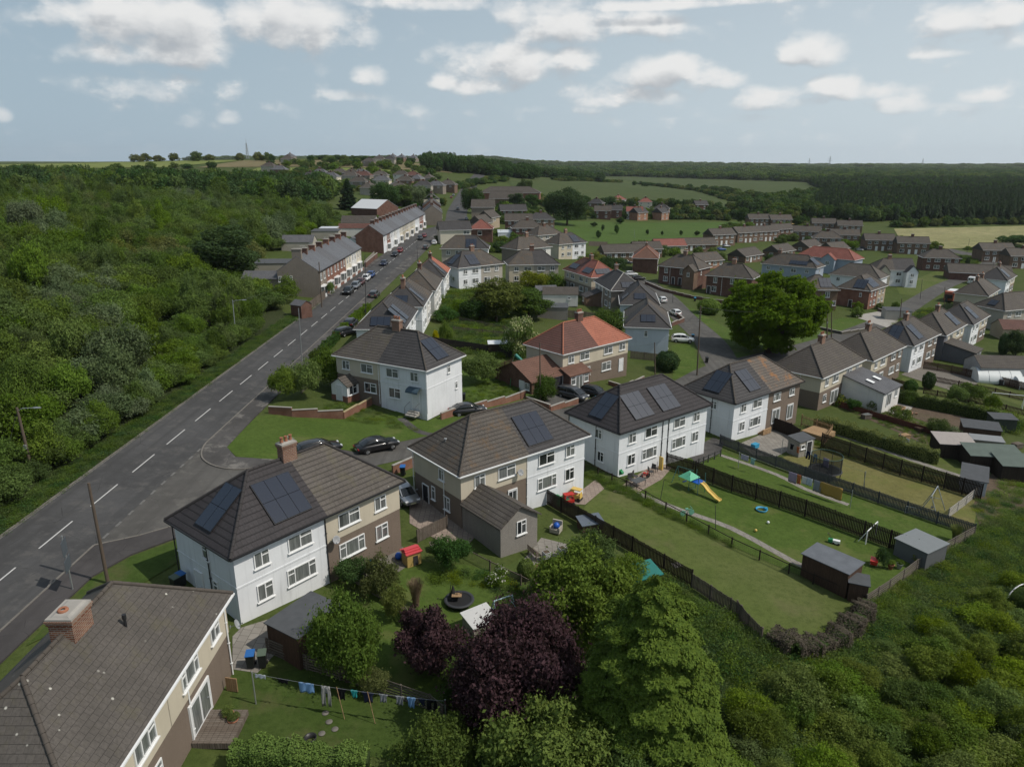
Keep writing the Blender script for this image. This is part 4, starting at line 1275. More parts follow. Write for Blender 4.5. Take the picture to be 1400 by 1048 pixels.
mp = ng.nodes.new('ShaderNodeMapping'); mp.inputs['Scale'].default_value = (.30, .46, 1); ng.links.new(vec, mp.inputs[0])
n1 = noise(ng, mp.outputs[0], 1.0, 7, .58)
vo = nd(ng, 'ShaderNodeTexVoronoi', Scale=1.5, _feature='SMOOTH_F1'); vo.inputs['Smoothness'].default_value = .6
wp = ng.nodes.new('ShaderNodeVectorMath'); wp.operation = 'MULTIPLY_ADD'; ng.links.new(n1, wp.inputs[0]); wp.inputs[1].default_value = (.9, .9, .9); ng.links.new(mp.outputs[0], wp.inputs[2]); ng.links.new(wp.outputs[0], vo.inputs['Vector'])
puff = math_(ng, 'SUBTRACT', .45, vo.outputs['Distance'])
dens = math_(ng, 'ADD', math_(ng, 'MULTIPLY', acc, 1.15), math_(ng, 'MULTIPLY', math_(ng, 'SUBTRACT', n1, .5), 2.1))
dens = math_(ng, 'ADD', dens, math_(ng, 'MULTIPLY', puff, .55))
dens = math_(ng, 'SUBTRACT', dens, .12)
ng.links.new(dens, go.inputs[0])
tc = nt.nodes.new('ShaderNodeTexCoord'); sx = nt.nodes.new('ShaderNodeSeparateXYZ'); nt.links.new(tc.outputs['Generated'], sx.inputs[0])
hx = math_(nt, 'SQRT', math_(nt, 'ADD', math_(nt, 'MULTIPLY', sx.outputs[0], sx.outputs[0]), math_(nt, 'MULTIPLY', sx.outputs[1], sx.outputs[1])))
az = math_(nt, 'MULTIPLY', math_(nt, 'ARCTAN2', sx.outputs[0], sx.outputs[1]), 57.2958)
el = math_(nt, 'MULTIPLY', math_(nt, 'ARCTAN2', sx.outputs[2], hx), 57.2958)
cv = nt.nodes.new('ShaderNodeCombineXYZ'); nt.links.new(az, cv.inputs[0]); nt.links.new(el, cv.inputs[1])
def cloud(off):
 a = nt.nodes.new('ShaderNodeVectorMath'); a.operation = 'ADD'; nt.links.new(cv.outputs[0], a.inputs[0]); a.inputs[1].default_value = off
 g = nt.nodes.new('ShaderNodeGroup'); g.node_tree = ng; nt.links.new(a.outputs[0], g.inputs[0]); return g.outputs[0]
d0 = cloud((0, 0, 0)); d1 = cloud((.45, 1.0, 0))
mask = ramp(nt, d0, .0, .85)
lit = ramp(nt, math_(nt, 'SUBTRACT', d0, d1), -.75, .35)
lit = math_(nt, 'MULTIPLY', lit, math_(nt, 'SUBTRACT', 1.0, math_(nt, 'MULTIPLY', ramp(nt, d1, .35, 1.3), .55)), None, True)
ccol = mixc(nt, lit, tuple(x/SKY for x in CLOUD_D), tuple(x/SKY for x in CLOUD_L))
# pale veil towards the horizon
veil = ramp(nt, el, 26, -1.0)
eastward = ramp(nt, az, -40, 45)
vcol = mixc(nt, eastward, tuple(x/SKY for x in VEIL_W), tuple(x/SKY for x in VEIL_E))
base = mixc(nt, math_(nt, 'ADD', math_(nt, 'MULTIPLY', veil, .45), .50), sk.outputs[0], vcol)
fade = ramp(nt, el, .5, 5.0)
col = mixc(nt, math_(nt, 'MULTIPLY', math_(nt, 'MULTIPLY', mask, .92), math_(nt, 'ADD', math_(nt, 'MULTIPLY', fade, .75), .25)), base, ccol)
nt.links.new(col, bg.inputs[0])

# ------------------------------------------------------------------ ground
GRASS = ground('rough_grass', ((.052, .080, .018), (.070, .092, .026), (.085, .095, .035)))
LAWN = ground('mown_lawn', ((.058, .098, .018), (.07, .11, .022), (.08, .112, .027)), (.08, .5, 2.5, 18.0), bare=(.12, .125, .045), bare_amt=.5)
LAWN2 = ground('pale_lawn', ((.078, .110, .026), (.092, .118, .032), (.115, .120, .05)), (.08, .5, 2.0, 14.0), bare=(.13, .12, .06), bare_amt=.4)
LAWND = ground('dark_lawn', ((.042, .075, .014), (.052, .085, .018), (.062, .082, .025)), (.08, .5, 2.5, 18.0), bare=(.10, .085, .045), bare_amt=.4)  # darker green than the other lawns
LAWNY = ground('dry_lawn', ((.135, .130, .045), (.16, .15, .055), (.17, .155, .07)), (.08, .5, 2.0, 14.0), bare=(.10, .12, .03), bare_amt=.6)
FIELD = ground('meadow', ((.052, .078, .024), (.062, .085, .028), (.072, .088, .034)), (.008, .03, .2, 2.0), bare=(.085, .085, .04), bare_amt=.5)
CORN = ground('pale_cereal_field', ((.25, .235, .115), (.29, .27, .135), (.19, .20, .08)), (.012, .03, .15, 1.5), bare=(.10, .125, .05), bare_amt=.6)
PARK = ground('park_grass', ((.060, .105, .022), (.066, .112, .024), (.075, .11, .03)), (.02, .1, .8, 6.0))
SCRUBG = ground('scrub_floor', ((.062, .095, .024), (.078, .11, .03), (.09, .10, .04)), (.05, .35, 2.0, 12.0), bare=(.10, .078, .052), bare_amt=.5)
EARTH = ground('bare_earth', ((.10, .075, .055), (.12, .09, .065), (.13, .10, .075)), (.1, .6, 3.0, 16.0), bare=(.06, .075, .025), bare_amt=.6)
ROAD = asphalt('road_asphalt', (.066, .066, .067), .2, (.095, .092, .088))
LANE = asphalt('worn_asphalt', (.088, .085, .080), .22, (.12, .115, .105))
PAVE = asphalt('pavement_asphalt', (.062, .058, .058), .2)
PAVEW = asphalt('worn_pavement', (.075, .072, .07), .3, (.19, .18, .165))
PAINTW = plain('road_paint', (.45, .45, .44), .7, .2, 0, .2, 6.0)
PAINTO = plain('worn_road_paint', (.13, .128, .123), .8, .2, 0, .5, 4.0)
KERB = plain('kerb_stone', (.15, .14, .125), .9, .2, 0, .3, 2.0, .2)
SLAB = slabs('paving_slabs', (.20, .185, .165), (.25, .235, .21), (.10, .095, .08))
SLABR = slabs('pinkish_slabs', (.24, .19, .16), (.29, .24, .2), (.13, .11, .09), .45, .45)
BLOCK = brick('block_paving', (.19, .085, .065), (.24, .12, .09), (.12, .08, .07), .2, .1, .008)
GRAVEL = ground('gravel', ((.17, .155, .135), (.22, .20, .175), (.14, .13, .115)), (.2, 1.0, 6.0, 30.0), bump=.7)

def terrain():
 def axis(stops):
  out = []
  for a, b, s in stops:
   n = max(1, int(round((b-a)/s)))
   out += [a+(b-a)*i/n for i in range(n)]
  return out+[stops[-1][1]]
 ys = axis([(-120, 0, 12), (0, 160, 4), (160, 420, 10), (420, 1000, 30), (1000, 3000, 100), (3000, 9000, 400)])
 xs = axis([(-9000, -1500, 500), (-1500, -400, 80), (-400, -120, 20), (-120, 160, 4), (160, 420, 13), (420, 1500, 80), (1500, 9000, 500)])
 nx, ny = len(xs), len(ys)
 v = [(x, y, H(x, y)) for y in ys for x in xs]
 f = [(j*nx+i, j*nx+i+1, (j+1)*nx+i+1, (j+1)*nx+i) for j in range(ny-1) for i in range(nx-1)]
 me = bpy.data.meshes.new('ground'); me.from_pydata(v, [], f); me.materials.append(GRASS)
 me.polygons.foreach_set('use_smooth', [True]*len(f))
 o = bpy.data.objects.new('ground', me); COL.objects.link(o); tag(o, 'rough green ground of the valley', None, None, 'structure')
terrain()

# main road: a straight street running away, bending right beyond the terraces
MAINC = [(-34.85, y) for y in (-10, 20, 60, 100, 140, 180, 220, 260, 290)]
for p in ((621, 308), (625, 290), (632, 274), (640, 259), (645, 251)): MAINC.append(tuple(W(*p)[:2]))
MAINC.append((MAINC[-1][0]+2, MAINC[-1][1]+120))
MAINS = smooth_line(MAINC, 4)
sheet('road', ribbon(MAINS, 3.45), ROAD, .05, 'dark asphalt main road running straight into the distance', 4.0)
# side street behind the near row, then the estate roads
LANEC = smooth_line([(-31.4, 55.5), (-27, 57.5), (-20, 64.2), (-13.5, 70.2), (-5, 77), (5, 85), (15, 93), (26, 104), (36, 118), (52, 133), (70, 150), (96, 178), (122, 210), (147, 240), (176, 270), (202, 302), (226, 330), (250, 352)], 4)
sheet('road', ribbon(LANEC, 2.7), LANE, .035, 'worn grey side street behind the near row of houses', 3.0)
sheet('road', [(-31.4, 47.5), (-29, 49.6), (-25.5, 53.2), (-21.5, 58.2), (-18.6, 62.0), (-22.5, 65.0), (-26.0, 63.0), (-28.6, 62.9), (-30.2, 64.2), (-31.4, 67.2)], LANE, .043, 'wide bell mouth of the side street at the main road', 3.0)
R3C = smooth_line([(37, 116), (38.2, 126), (40.2, 142), (40.3, 165), (41.2, 190), (40.0, 214), (33, 228), (22, 238)], 4)
sheet('road', ribbon(R3C, 3.4), LANE, .04, 'worn estate road curving up past the green', 3.0)
sheet('road', ribbon(smooth_line([(206, 306), (212, 330), (213, 360), (208, 390)], 3), 4), LANE, .041, 'short road leading to the cereal field', 5.0)
UP = [p for p in MAINS if p[1] > 285]
sheet('road', ribbon(UP, 5.6), ROAD, .056, 'upper main road widening towards the crest', 4.0)
sheet('pavement', ribbon([(-30.2, 185), (-30.2, 292), (-28.5, 305)], 1.6), PAVEW, .058, 'grey pavement on the right side of the road by the long terrace')
# pavements as raised sheets with kerbs
def pavement(poly, mat, lab, th=.11): return sheet('pavement', poly, mat, .13, lab, 3.0, thick=.2)
kc = [(-31.4, 190)]+smooth_line([(-31.4, 70), (-31.3, 67.0), (-30.4, 64.3), (-28.7, 62.7), (-26.6, 62.3), (-24.5, 63.2)], 5)
pavement(kc+[(-22.0, 65.2), (-18.5, 68.6), (-20.2, 69.6), (-23.6, 65.3), (-27.4, 65.0), (-29.1, 67.2), (-29.3, 76), (-29.3, 190)], PAVEW, 'worn patched pavement along the right side of the main road')
pavement([(-31.4, 47.3), (-29.0, 49.2), (-26.0, 52.4), (-22.6, 57.0), (-20.0, 60.2), (-18.8, 59.2), (-21.4, 55.6), (-24.7, 51.2), (-26.6, 48.9), (-28.3, 46.5), (-29.4, 43.5), (-29.6, 36), (-29.6, 10), (-31.4, 10)], PAVE, 'dark pavement rounding the corner beside the white gable')
pavement([(-38.32, 142), (-38.32, 330), (-39.4, 330), (-39.4, 142)], PAVEW, 'pavement in front of the long terraces')
def kerb(pts, lab='pale kerb stones edging the road'):
 m = MB()
 P = [Vector((*p, 0)) for p in pts]
 for a, b in zip(P, P[1:]):
  n = max(1, int((b-a).length/.92)); d = (b-a)/n
  for i in range(n):
   p, q = a+d*i, a+d*(i+.97); p.z = H(p.x, p.y)+.07; q.z = H(q.x, q.y)+.07; m.beam(p, q, .15, .17)
 o = m.build('kerb', KERB); tag(o, lab, None, None, 'structure')
kerb([(-31.4, 160)]+kc[1:]+[(-22.0, 65.2), (-18.3, 68.3)]); kerb([(-31.4, 12), (-31.4, 47.3), (-29.0, 49.2), (-26.0, 52.4), (-22.6, 57.0), (-20.0, 60.2)])
kerb([(-38.35, 20), (-38.35, 140)], 'weedy kerb along the woodland side of the road')
# centre line and give-way marks
def marks(name, segs, w, mat, lab, off=.064):
 m = MB()
 for a, b in segs:
  a, b = Vector(a), Vector(b); d = (b-a).normalized(); n = Vector((-d.y, d.x))*w/2
  m.face(*[(p.x, p.y, H(p.x, p.y)+off) for p in (a+n, b+n, b-n, a-n)])
 o = m.build(name, mat, None, False)
 for p in o.data.polygons:
  if p.normal.z < 0: p.flip()
 tag(o, lab, None, None, 'structure')
seg = []; y = 19.3
while y < 285: seg.append(((-34.85, y), (-34.85, y+4.2))); y += 6.75
marks('road_marking', seg, .11, PAINTW, 'white dashed centre line of the main road')
marks('road_marking', [((-31.35, y), (-31.35, y+.8)) for y in np.arange(46.5, 68, 1.9)], .2, PAINTO, 'worn give-way dashes across the side street mouth')
marks('road_marking', [((-38.2, y), (-38.2, y+.5)) for y in np.arange(20, 140, .55)], .09, PAINTO, 'faded edge line')
# verges between road and pavement, the big lawns
def lawn(poly, mat, lab, off=.02, st=3.0): return sheet('lawn', poly, mat, off, lab, st)
lawn([(-29.25, 76.5), (-29.15, 67.3), (-27.4, 65.2), (-23.7, 65.4), (-20.3, 69.8), (-16.5, 69.2), (-12.2, 73.2), (-7.5, 77.5), (-3.2, 82), (-1, 90), (-10, 88), (-16, 80.5), (-24, 79.5)], LAWN, 'bright triangular lawn at the street corner', .06)
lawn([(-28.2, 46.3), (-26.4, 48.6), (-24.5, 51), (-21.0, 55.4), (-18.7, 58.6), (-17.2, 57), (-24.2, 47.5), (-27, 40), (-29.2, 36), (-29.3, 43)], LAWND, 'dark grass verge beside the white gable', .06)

def haze():
 m = MB(); m.box(0, 4500, -17.5, 18400, 9400, 210)
 mt = bpy.data.materials.new('haze'); mt.use_nodes = True; n = mt.node_tree; n.nodes.clear()
 o = n.nodes.new('ShaderNodeOutputMaterial'); v = n.nodes.new('ShaderNodeVolumePrincipled')
 v.inputs['Color'].default_value = (.86, .92, 1, 1); v.inputs['Density'].default_value = HAZE; v.inputs['Anisotropy'].default_value = .2
 n.links.new(v.outputs[0], o.inputs['Volume'])
 h = m.build('haze', mt, None); tag(h, 'thin summer haze over the valley', None, None, 'stuff')
if HAZE: haze()

# ------------------------------------------------------------------ houses
PBLUE = rendered('pale_blue_white_render', (.46, .51, .57), 40, .05, .2, .2)
def eave(px, eh=5.15):
 p = W(*px, eh); return (p.x, p.y)
CP_ = [(2.75, PEBBLE), (5.1, CREAM)]
CS_ = [(2.75, STONE), (5.1, CREAM)]
def wh(f=.5, m=WHITE): return (f, [(5.1, m)], m)
def cp(f=.5): return (f, CP_, None)
def one(f, m): return (f, [(5.1, m)], None)
WL = 14.64
SEM = mirror(SEMI_G, WL)
SIDE = [(3.5, 3.55, .75, 1.0, 1, 'tran'), (2.7, 1.1, .6, 1.1, 1, 'tran'), (4.9, 0, .92, 2.05, 0, '')]
SIDE2 = [(3.0, 3.5, .95, 1.05, 2, 'tran'), (2.6, .95, .95, 1.15, 2, 'tran')]
ROWG = 'semi-detached houses along the side street'

hZ = house('big brown-roofed house in the near corner, square chimney and lichen-spotted roof', (-16.3, 20.5), 90, roofs=(TSQ, TSQ), halves=[cp(), cp()],
 wins={'F': [(2.0, 3.45, 1.3, 1.15, 2, 'tran'), (5.0, 3.45, 1.9, 1.15, 3, 'tran'), (9.7, 3.45, 1.9, 1.15, 3, 'wide'), (12.9, 3.55, 1.15, 1.0, 2, 'tran'),
    (5.2, .95, 1.6, 1.25, 2, 'tran'), (10.2, .25, 2.3, 2.05, 0, 'glazed'), (2.2, .95, 1.2, 1.2, 2, 'tran')], 'R': SIDE2},
 gutter_b=BLACKP, pots=1, dish=[(15.15, .3, 3.0, 0.2)], group=ROWG, chim=(), pipes=((14.7, .3), (9.6, .33)))
chimney(hZ, 7.7, 4.2, 7.4, 9.4, 1.5, 1.1, None, 0)
m = MB(); m.lathe([(.22, 9.4), (.24, 9.53), (.2, 9.59), (.1, 9.55)], 12, (7.5, 4.3, 0)); m.build('chimney_pot', TERRA, hZ)
m = MB(); m.tube((9.3, 2.7, 7.1), (9.3, 2.7, 7.75), .07, .07, 10); m.tube((9.3, 2.7, 7.75), (9.3, 2.7, 8.0), .1, .1, 10); m.build('roof_vent', BLACKP, hZ)
hA = house('white and brown pair with charcoal left roof, two solar arrays and a brick chimney', (-17.71, 39.28), 51.3, 14.9, 8.4, roofs=(TDARK, TBROWN), halves=[wh(), cp()],
 wins={'F': mirror(SEMI_G, 14.14), 'L': SIDE}, pv=[('F', 3.75, .95, 3, 2, 1.0, 1.65, SOLAR2), ('L', 3.2, .8, 2, 2, 1.0, 1.65, SOLAR2)], dish=[(8.0, .33, 2.9, 0)], pipes=((.28, 8.1), (.3, 3.6), (7.45, .33)), gutter=BLACKP, group=ROWG)
hB = house('brown and white pair with a grey gabled rear extension, one dark solar array', (-4.41, 54.56), 38.7, 15.4, 8.4, roofs=(TMOSS, TDARK2), halves=[cp(), wh()],
 wins={'F': [q for q in SEM if not (q[0] < 3 and q[1] < 2)][:2]+[(5.6, .0, .95, 2.05, 0, 'glazed')]+[q for q in SEM if q[0] > 7.4], 'L': [(2.9, 3.55, .9, 1.05, 2, 'tran'), (2.2, .9, .9, 1.3, 2, 'tran'), (4.4, 1.1, .6, 1.3, 1, 'tran'), (5.7, 0, .92, 2.05, 0, 'dark')]},
 chim=(), pv=[('F', 8.05, .75, 3, 2, 1.0, 1.65, SOLAR2)], dish=[(6.6, .33, 3.6, 0)], pipes=((.3, 8.1), (.33, 3.0), (7.7, .33)), group=ROWG)
annex(hB, .45, OV-5.4, 0, 3.9, 5.4, 2.55, 1.25, GREYDASH, TBROWN, 'y', wins=(('F', 2.15, 1.1, 1.0, 1.25, 2, 'tran'), ('R', 1.6, 0, .9, 2.0, 0, 'glazed')))
m = MB(); m.torus((0, 0, 0), .12, .035, 14, 6); m.tube((0, 0, -.25), (0, 0, 0), .06); o = m.build('roof_vent', METAL, hB); o.location = (1.7, 4.6, 6.75)
hC = house('all-white pair with charcoal roof and three solar arrays beside the slide garden', (11.15, 68.51), 38.0, 15.4, 8.5, roofs=(TDARK, TDARK), halves=[wh(), wh()],
 wins={'F': SEM, 'L': SIDE2}, chim=(), pv=[('F', 3.1, .9, 3, 2), ('F', 7.5, .9, 3, 2), ('L', 3.3, .75, 2, 2)], pipes=((.3, 8.1), (.33, 3.8), (7.2, .33), (8.2, .33)), gutter=BLACKP, group=ROWG)
hD = house('white and brown pair with an orange moss stain on its roof', (27.49, 82.57), 38.0, 15.6, 8.5, roofs=(TDARK2, TORA), halves=[wh(), one(.5, PEBBLE)],
 wins={'F': mirror(SEMI_G, 14.84)[:4]+[(9.4, 3.45, 1.6, 1.1, 3, 'wide'), (12.9, 3.5, 1.2, 1.0, 2, 'tran'), (9.5, .3, 1.7, 2.0, 0, 'glazed'), (12.9, .1, 1.3, 2.1, 0, 'glazed')], 'L': SIDE2[:1]}, chim=(),
 pv=[('F', 3.9, .9, 2, 2, 1.2), ('L', 3.2, .75, 2, 2, 1.2)], pipes=((.3, 3.6),), gutter=BLACKP, group=ROWG)
hE = house('brown-roofed cream-topped pair with the white skylit extension', (45.03, 98.31), 43.0, 15.4, 8.4, roofs=(TBROWN2, TBROWN2), halves=[cp(), cp()],
 wins={'F': SEM[:2]+[(1.9, .95, 1.1, 1.2, 2, 'tran'), (5.2, .05, 2.4, 2.1, 0, 'glazed')]+SEM[4:6], 'L': []}, chim_mat=None, pots=3, pipes=((.33, 3.5),), group=ROWG)
annex(hE, 8.2, OV-6.2, 0, 6.4, 6.2, 2.5, 1.5, WHITE2, SLATE2, 'x', mono=True, wins=(('F', 2.2, 0, 1.5, 2.05, 0, 'glazed'), ('F', 4.9, .9, 1.0, 1.3, 2, 'tran')))
for u in (1.7, 4.2):
 m = MB(); m.box(0, 0, 0, .75, 1.2, .07); o = m.build('skylight', UPVC, hE); o.location = (8.2+u, OV-3.4, 3.33); o.rotation_euler = (math.atan2(1.5, 6.2), 0, 0)
hF = house('brown-roofed pair with a tall chimney, next beyond the skylit extension', (58.84, 111.35), 43.4, 14.9, 8.4, roofs=(TBROWN2, TBROWN2), halves=[cp(), one(.5, PEBBLE)],
 wins={'F': SEM[:2]+[(1.6, .1, 1.0, 2.1, 0, 'dark'), (5.0, .05, 1.5, 2.05, 0, 'glazed')]+SEM[4:]}, group=ROWG)
hG = house('white-left pair with a grey solar array and a leaning chimney stack', (72.9, 124.78), 43.3, 14.6, 8.4, roofs=(TDARK2, TBROWN2), halves=[wh(), one(.5, PEBBLE)],
 wins={'F': SEM}, pv=[('F', 3.9, .8, 2, 2, 1.2), ('L', 3.3, .8, 2, 2)], chim=(6.6,), group=ROWG)
hH = house('pair with a slate-grey side wall and matching grey lean-to extension', (85.3, 135.82), 45, 15.2, 8.4, roofs=(TBROWN2, TBROWN2), halves=[one(.12, DARKGREY), cp(.88)],
 wins={'F': SEM}, pv=[('F', 9.0, .8, 3, 2)], group=ROWG)
annex(hH, .9, OV-5.6, 0, 5.0, 5.6, 2.5, 1.2, DARKGREY, TBROWN2, 'x', mono=True, wins=(('F', 1.3, .9, .9, 1.3, 2, 'tran'), ('F', 3.6, .9, 1.0, 1.3, 2, 'tran')))
hI = house('white-left pair with its solar array close under the ridge, next to the grey lean-to', (98.54, 148.26), 45.4, 14.6, 8.4, roofs=(TDARK2, TBROWN2), halves=[wh(), cp()],
 wins={'F': SEM}, pv=[('F', 4.3, .9, 2, 2, 1.2)], chim=(), group=ROWG)
oJ = eave((1374, 425))
hJ = house('grey dashed pair at the right edge with a window in its blank end wall', oJ, 20, 15.4, 8.4, roofs=(TBROWN2, TBROWN2), halves=[one(.5, BEIGE), wh()],
 wins={'F': SEM, 'L': [(5.4, 3.5, 1.2, 1.1, 2, 'tran'), (4.9, 1.0, .9, .9, 1, 'tran')]}, chim=(), pv=[('L', 3.2, 1.0, 2, 1)], group=ROWG)
hK = house('far dark-roofed pair with two chimneys at the right edge of the row', eave((1352, 405)), 47, 15.4, 8.4, roofs=(TBROWN2, TBROWN), halves=[cp(), cp()], wins={'F': SEM}, chim=(4.6, 10.8), group=ROWG)
hK2 = house('farthest pair of the row with a glinting solar array, at the right edge', eave((1378, 384)), 47, 15.4, 8.4, roofs=(TDARK2, TBROWN2), halves=[wh(), cp()], wins={'F': SEM}, pv=[('F', 4, .9, 3, 2)], group=ROWG)

# across the side street
hM = house('white and brown pair with a blue door canopy above the corner lawn', eave((453.5, 485)), -29.5, 14.75, 8.4, roofs=(TBROWN, TDARK2), halves=[cp(), wh()],
 wins={'F': [(1.6, 3.45, 1.2, 1.15, 2, 'tran'), (5.0, 3.45, 1.9, 1.15, 2, 'tran'), (5.4, .95, 1.9, 1.25, 2, 'tran'), (9.0, 3.45, 1.9, 1.15, 2, 'tran'), (12.3, 3.45, 1.2, 1.15, 2, 'tran'), (9.2, .85, 1.8, 1.3, 2, 'tran'), (12.4, 0, .95, 2.05, 0, '')],
   'R': [(4.7, 3.6, .6, 1.0, 1, 'tran'), (6.3, 1.1, .5, .95, 1, 'tran')]}, pv=[('R', 3.0, .7, 2, 2, 1.2)], chim_mat=CHIMB, pipes=((7.2, .33), (14.5, .3)))
an = annex(hM, 1.2, OV-2.1, 0, 2.6, 2.1, 2.1, .9, UPVC, TBROWN, 'y', wins=(('F', 1.3, .0, .9, 1.95, 0, ''), ('R', 1.0, .75, 1.5, 1.2, 2, 'tran'), ('L', 1.0, .75, 1.5, 1.2, 2, 'tran')), name='porch', ov=.15)
m = MB(); m.box(1.3+1.2, OV-2.13, -.6, 2.66, .06, 1.25); m.box(3.83, OV-1.05, -.6, .06, 2.16, 1.25); m.build('porch_plinth', BRICK, hM)
m = MB(); X0 = 12.4+OV
for k in range(6):
 a0, a1 = math.pi*.5*k/6, math.pi*.5*(k+1)/6
 m.add([(X0-.9, OV-.95*math.sin(a0), 2.75-.55*(1-math.cos(a0))), (X0+.9, OV-.95*math.sin(a0), 2.75-.55*(1-math.cos(a0))), (X0+.9, OV-.95*math.sin(a1), 2.75-.55*(1-math.cos(a1))), (X0-.9, OV-.95*math.sin(a1), 2.75-.55*(1-math.cos(a1)))], [(0, 1, 2, 3)])
m.build('door_canopy', plain('blue_grey_canopy', (.045, .075, .10), .5), hM)
m = MB()
for k in range(3): m.box(X0, OV-.5-.35*k, -.6, 1.5, .36, .45-.15*k)
m.build('door_steps', CONC, hM)
m = MB()
for s in (-.7, .7): m.path([(X0+s, OV-.3, .9), (X0+s, OV-1.4, .5)], .025); m.tube((X0+s, OV-1.4, -.5), (X0+s, OV-1.4, .5), .025)
m.build('handrail', METALD, hM)

hN = house('brick-garaged pair with a maroon left roof and bright orange right roof', (7.34, 98.83), 41.5, 15.4, 8.5, roofs=(TMAROON, TRED), halves=[cp(), cp()],
 wins={'F': [(1.7, 3.45, 1.2, 1.15, 2, 'tran'), (4.6, 3.45, 2.0, 1.15, 2, 'tran'), (4.9, .9, 2.0, 1.3, 2, 'tran'), (9.9, 3.45, 2.0, 1.15, 2, 'tran'), (13.2, 3.45, 1.4, 1.15, 2, 'tran'), (9.6, .85, 2.1, 1.35, 2, 'tran'), (13.1, 0, .95, 2.05, 0, '')]},
 ridge=RIDGER, chim_mat=BRICK2, pots=4)
annex(hN, -6.3, -.2, 0, 6.6, 8.0, 2.45, 2.0, BRICK2, TRUST, 'x', wins=(('L', 2.0, 0, .92, 2.05, 0, ''), ('L', .9, 1.0, .9, 1.0, 2, 'tran'), ('F', 4.9, 0, 2.3, 2.1, 0, 'dark')), name='garage')
annex(hN, 0, OV-1.9, 0, 4.2, 1.9, 2.4, .75, BRICK2, TRUST, 'x', mono=True, wins=(('F', 1.9, 0, 1.5, 2.05, 0, 'glazed'), ('F', 3.4, .8, .9, 1.2, 1, 'tran'), ('F', .65, .8, .9, 1.2, 1, 'tran')), name='porch')

# the end-on pair beside the estate road, and the pair behind it
hP1 = house('pale end-on pair with a solar array on the hip, beside the estate road', (28.68, 124.69), 81, 15.4, 8.5, roofs=(TDARK2, TMOSS), halves=[one(.5, PBLUE), one(.5, WHITE2)],
 wins={'L': [(4.1, 3.4, .65, 1.1, 1, 'tran')], 'F': SEM, 'B': SEM}, pv=[('L', 3.0, 1.3, 2, 1, 1.3)], chim=())
ap = W(876.4, 388.7, 8.55)
hP2 = house('second end-on pair half hidden behind the pale hipped one', (ap.x+4.2-1.6+1.0, ap.y-4.2), 83, 15.4, 8.5, roofs=(TDARK2, TDARK2), halves=[one(.5, PBLUE), one(.5, WHITE2)],
 wins={'F': SEM, 'B': SEM}, pv=[('L', 3.0, 1.5, 2, 1, 1.2), ('B', 9.6, .8, 3, 1)], chim=())
hS7 = house('tan pair with pale ridge tiles and a dark solar array on its right hip', eave((811.5, 383.7)), -81, 14.6, 8.4, roofs=(TDARK2, TDARK2), halves=[wh(.5, WHITE2), one(.5, STONE)],
 wins={'F': SEM, 'R': []}, pv=[('R', 2.9, .8, 3, 1, 1.0)], ridge=plain('pale_ridge', (.3, .29, .27), .8), chim=(4.6,), pots=2)
annex(hS7, 2.2, OV-3.8, 0, 4.2, 3.8, 2.4, 1.3, BRICK3, TDARK2, 'x', mono=True, wins=(('F', 1.6, .9, 1.2, 1.2, 2, 'tran'),))
hS6 = house('red-roofed pair carrying three framed solar arrays among the back gardens', eave((769.3, 368)), -68, 15.9, 8.4, roofs=(TMAROON, TREDD), halves=[(.5, CS_, None), (.5, CS_, None)],
 wins={'F': SEM}, pv=[('F', 1.9, 1.2, 4, 1, 1.0), ('F', 9.6, 1.0, 4, 1, 1.0), ('R', 2.0, 1.0, 4, 1, 1.0)], ridge=RIDGER, pots=3)

# pairs along the right of the main road, ends towards the camera
QG = 'end-on pairs along the right side of the main road'
hQ1 = house('end-on white pair behind the brown chimney, with two long solar strips', (-16.09, 104.75), 90, 14.6, 7.9, roofs=(TDARK2, TDARK2), halves=[wh(), wh()], wins={'F': SEM, 'L': [(3.6, 3.5, .8, 1, 1, 'tran')]},
 pv=[('F', 1.9, .6, 2, 2, 1.0), ('F', 4.6, .6, 2, 2, 1.0), ('L', 2.5, .6, 3, 1, 1.0)], chim=(), group=QG)
for i, (apx, y_, rf, hv, lab, pv_) in enumerate((
 ((551.3, 384.7), 0, (TDARK2, TMOSS), [wh(), one(.5, WHITE2)], 'end-on white pair with a capped chimney and one solar strip, second from the bend', [('F', 3.0, .6, 2, 2, .8), ('L', 2.0, .8, 3, 1, 1.0)]),
 ((570.8, 367), 0, (TMOSS, TBROWN2), [one(.5, WHITE2), one(.5, WHITE2)], 'end-on pair with a plain brown roof and pinkish chimney, third along', []),
 ((585.7, 352.6), 0, (TDARK2, TRED), [wh(), one(.5, WHITE2)], 'end-on pair with the orange far half, fourth along the main road', [('F', 3.0, .6, 2, 2, .8)]))):
 a = W(*apx, 8.55)
 house(lab, (a.x+3.95, a.y-3.95), 90, 14.6, 7.9, roofs=rf, halves=hv, wins={'F': SEM}, pv=pv_, chim=('mid',) if i else (3.6,), group=QG, pots=4, chim_mat=(CHIMB, BRICK2, BRICK2)[i])

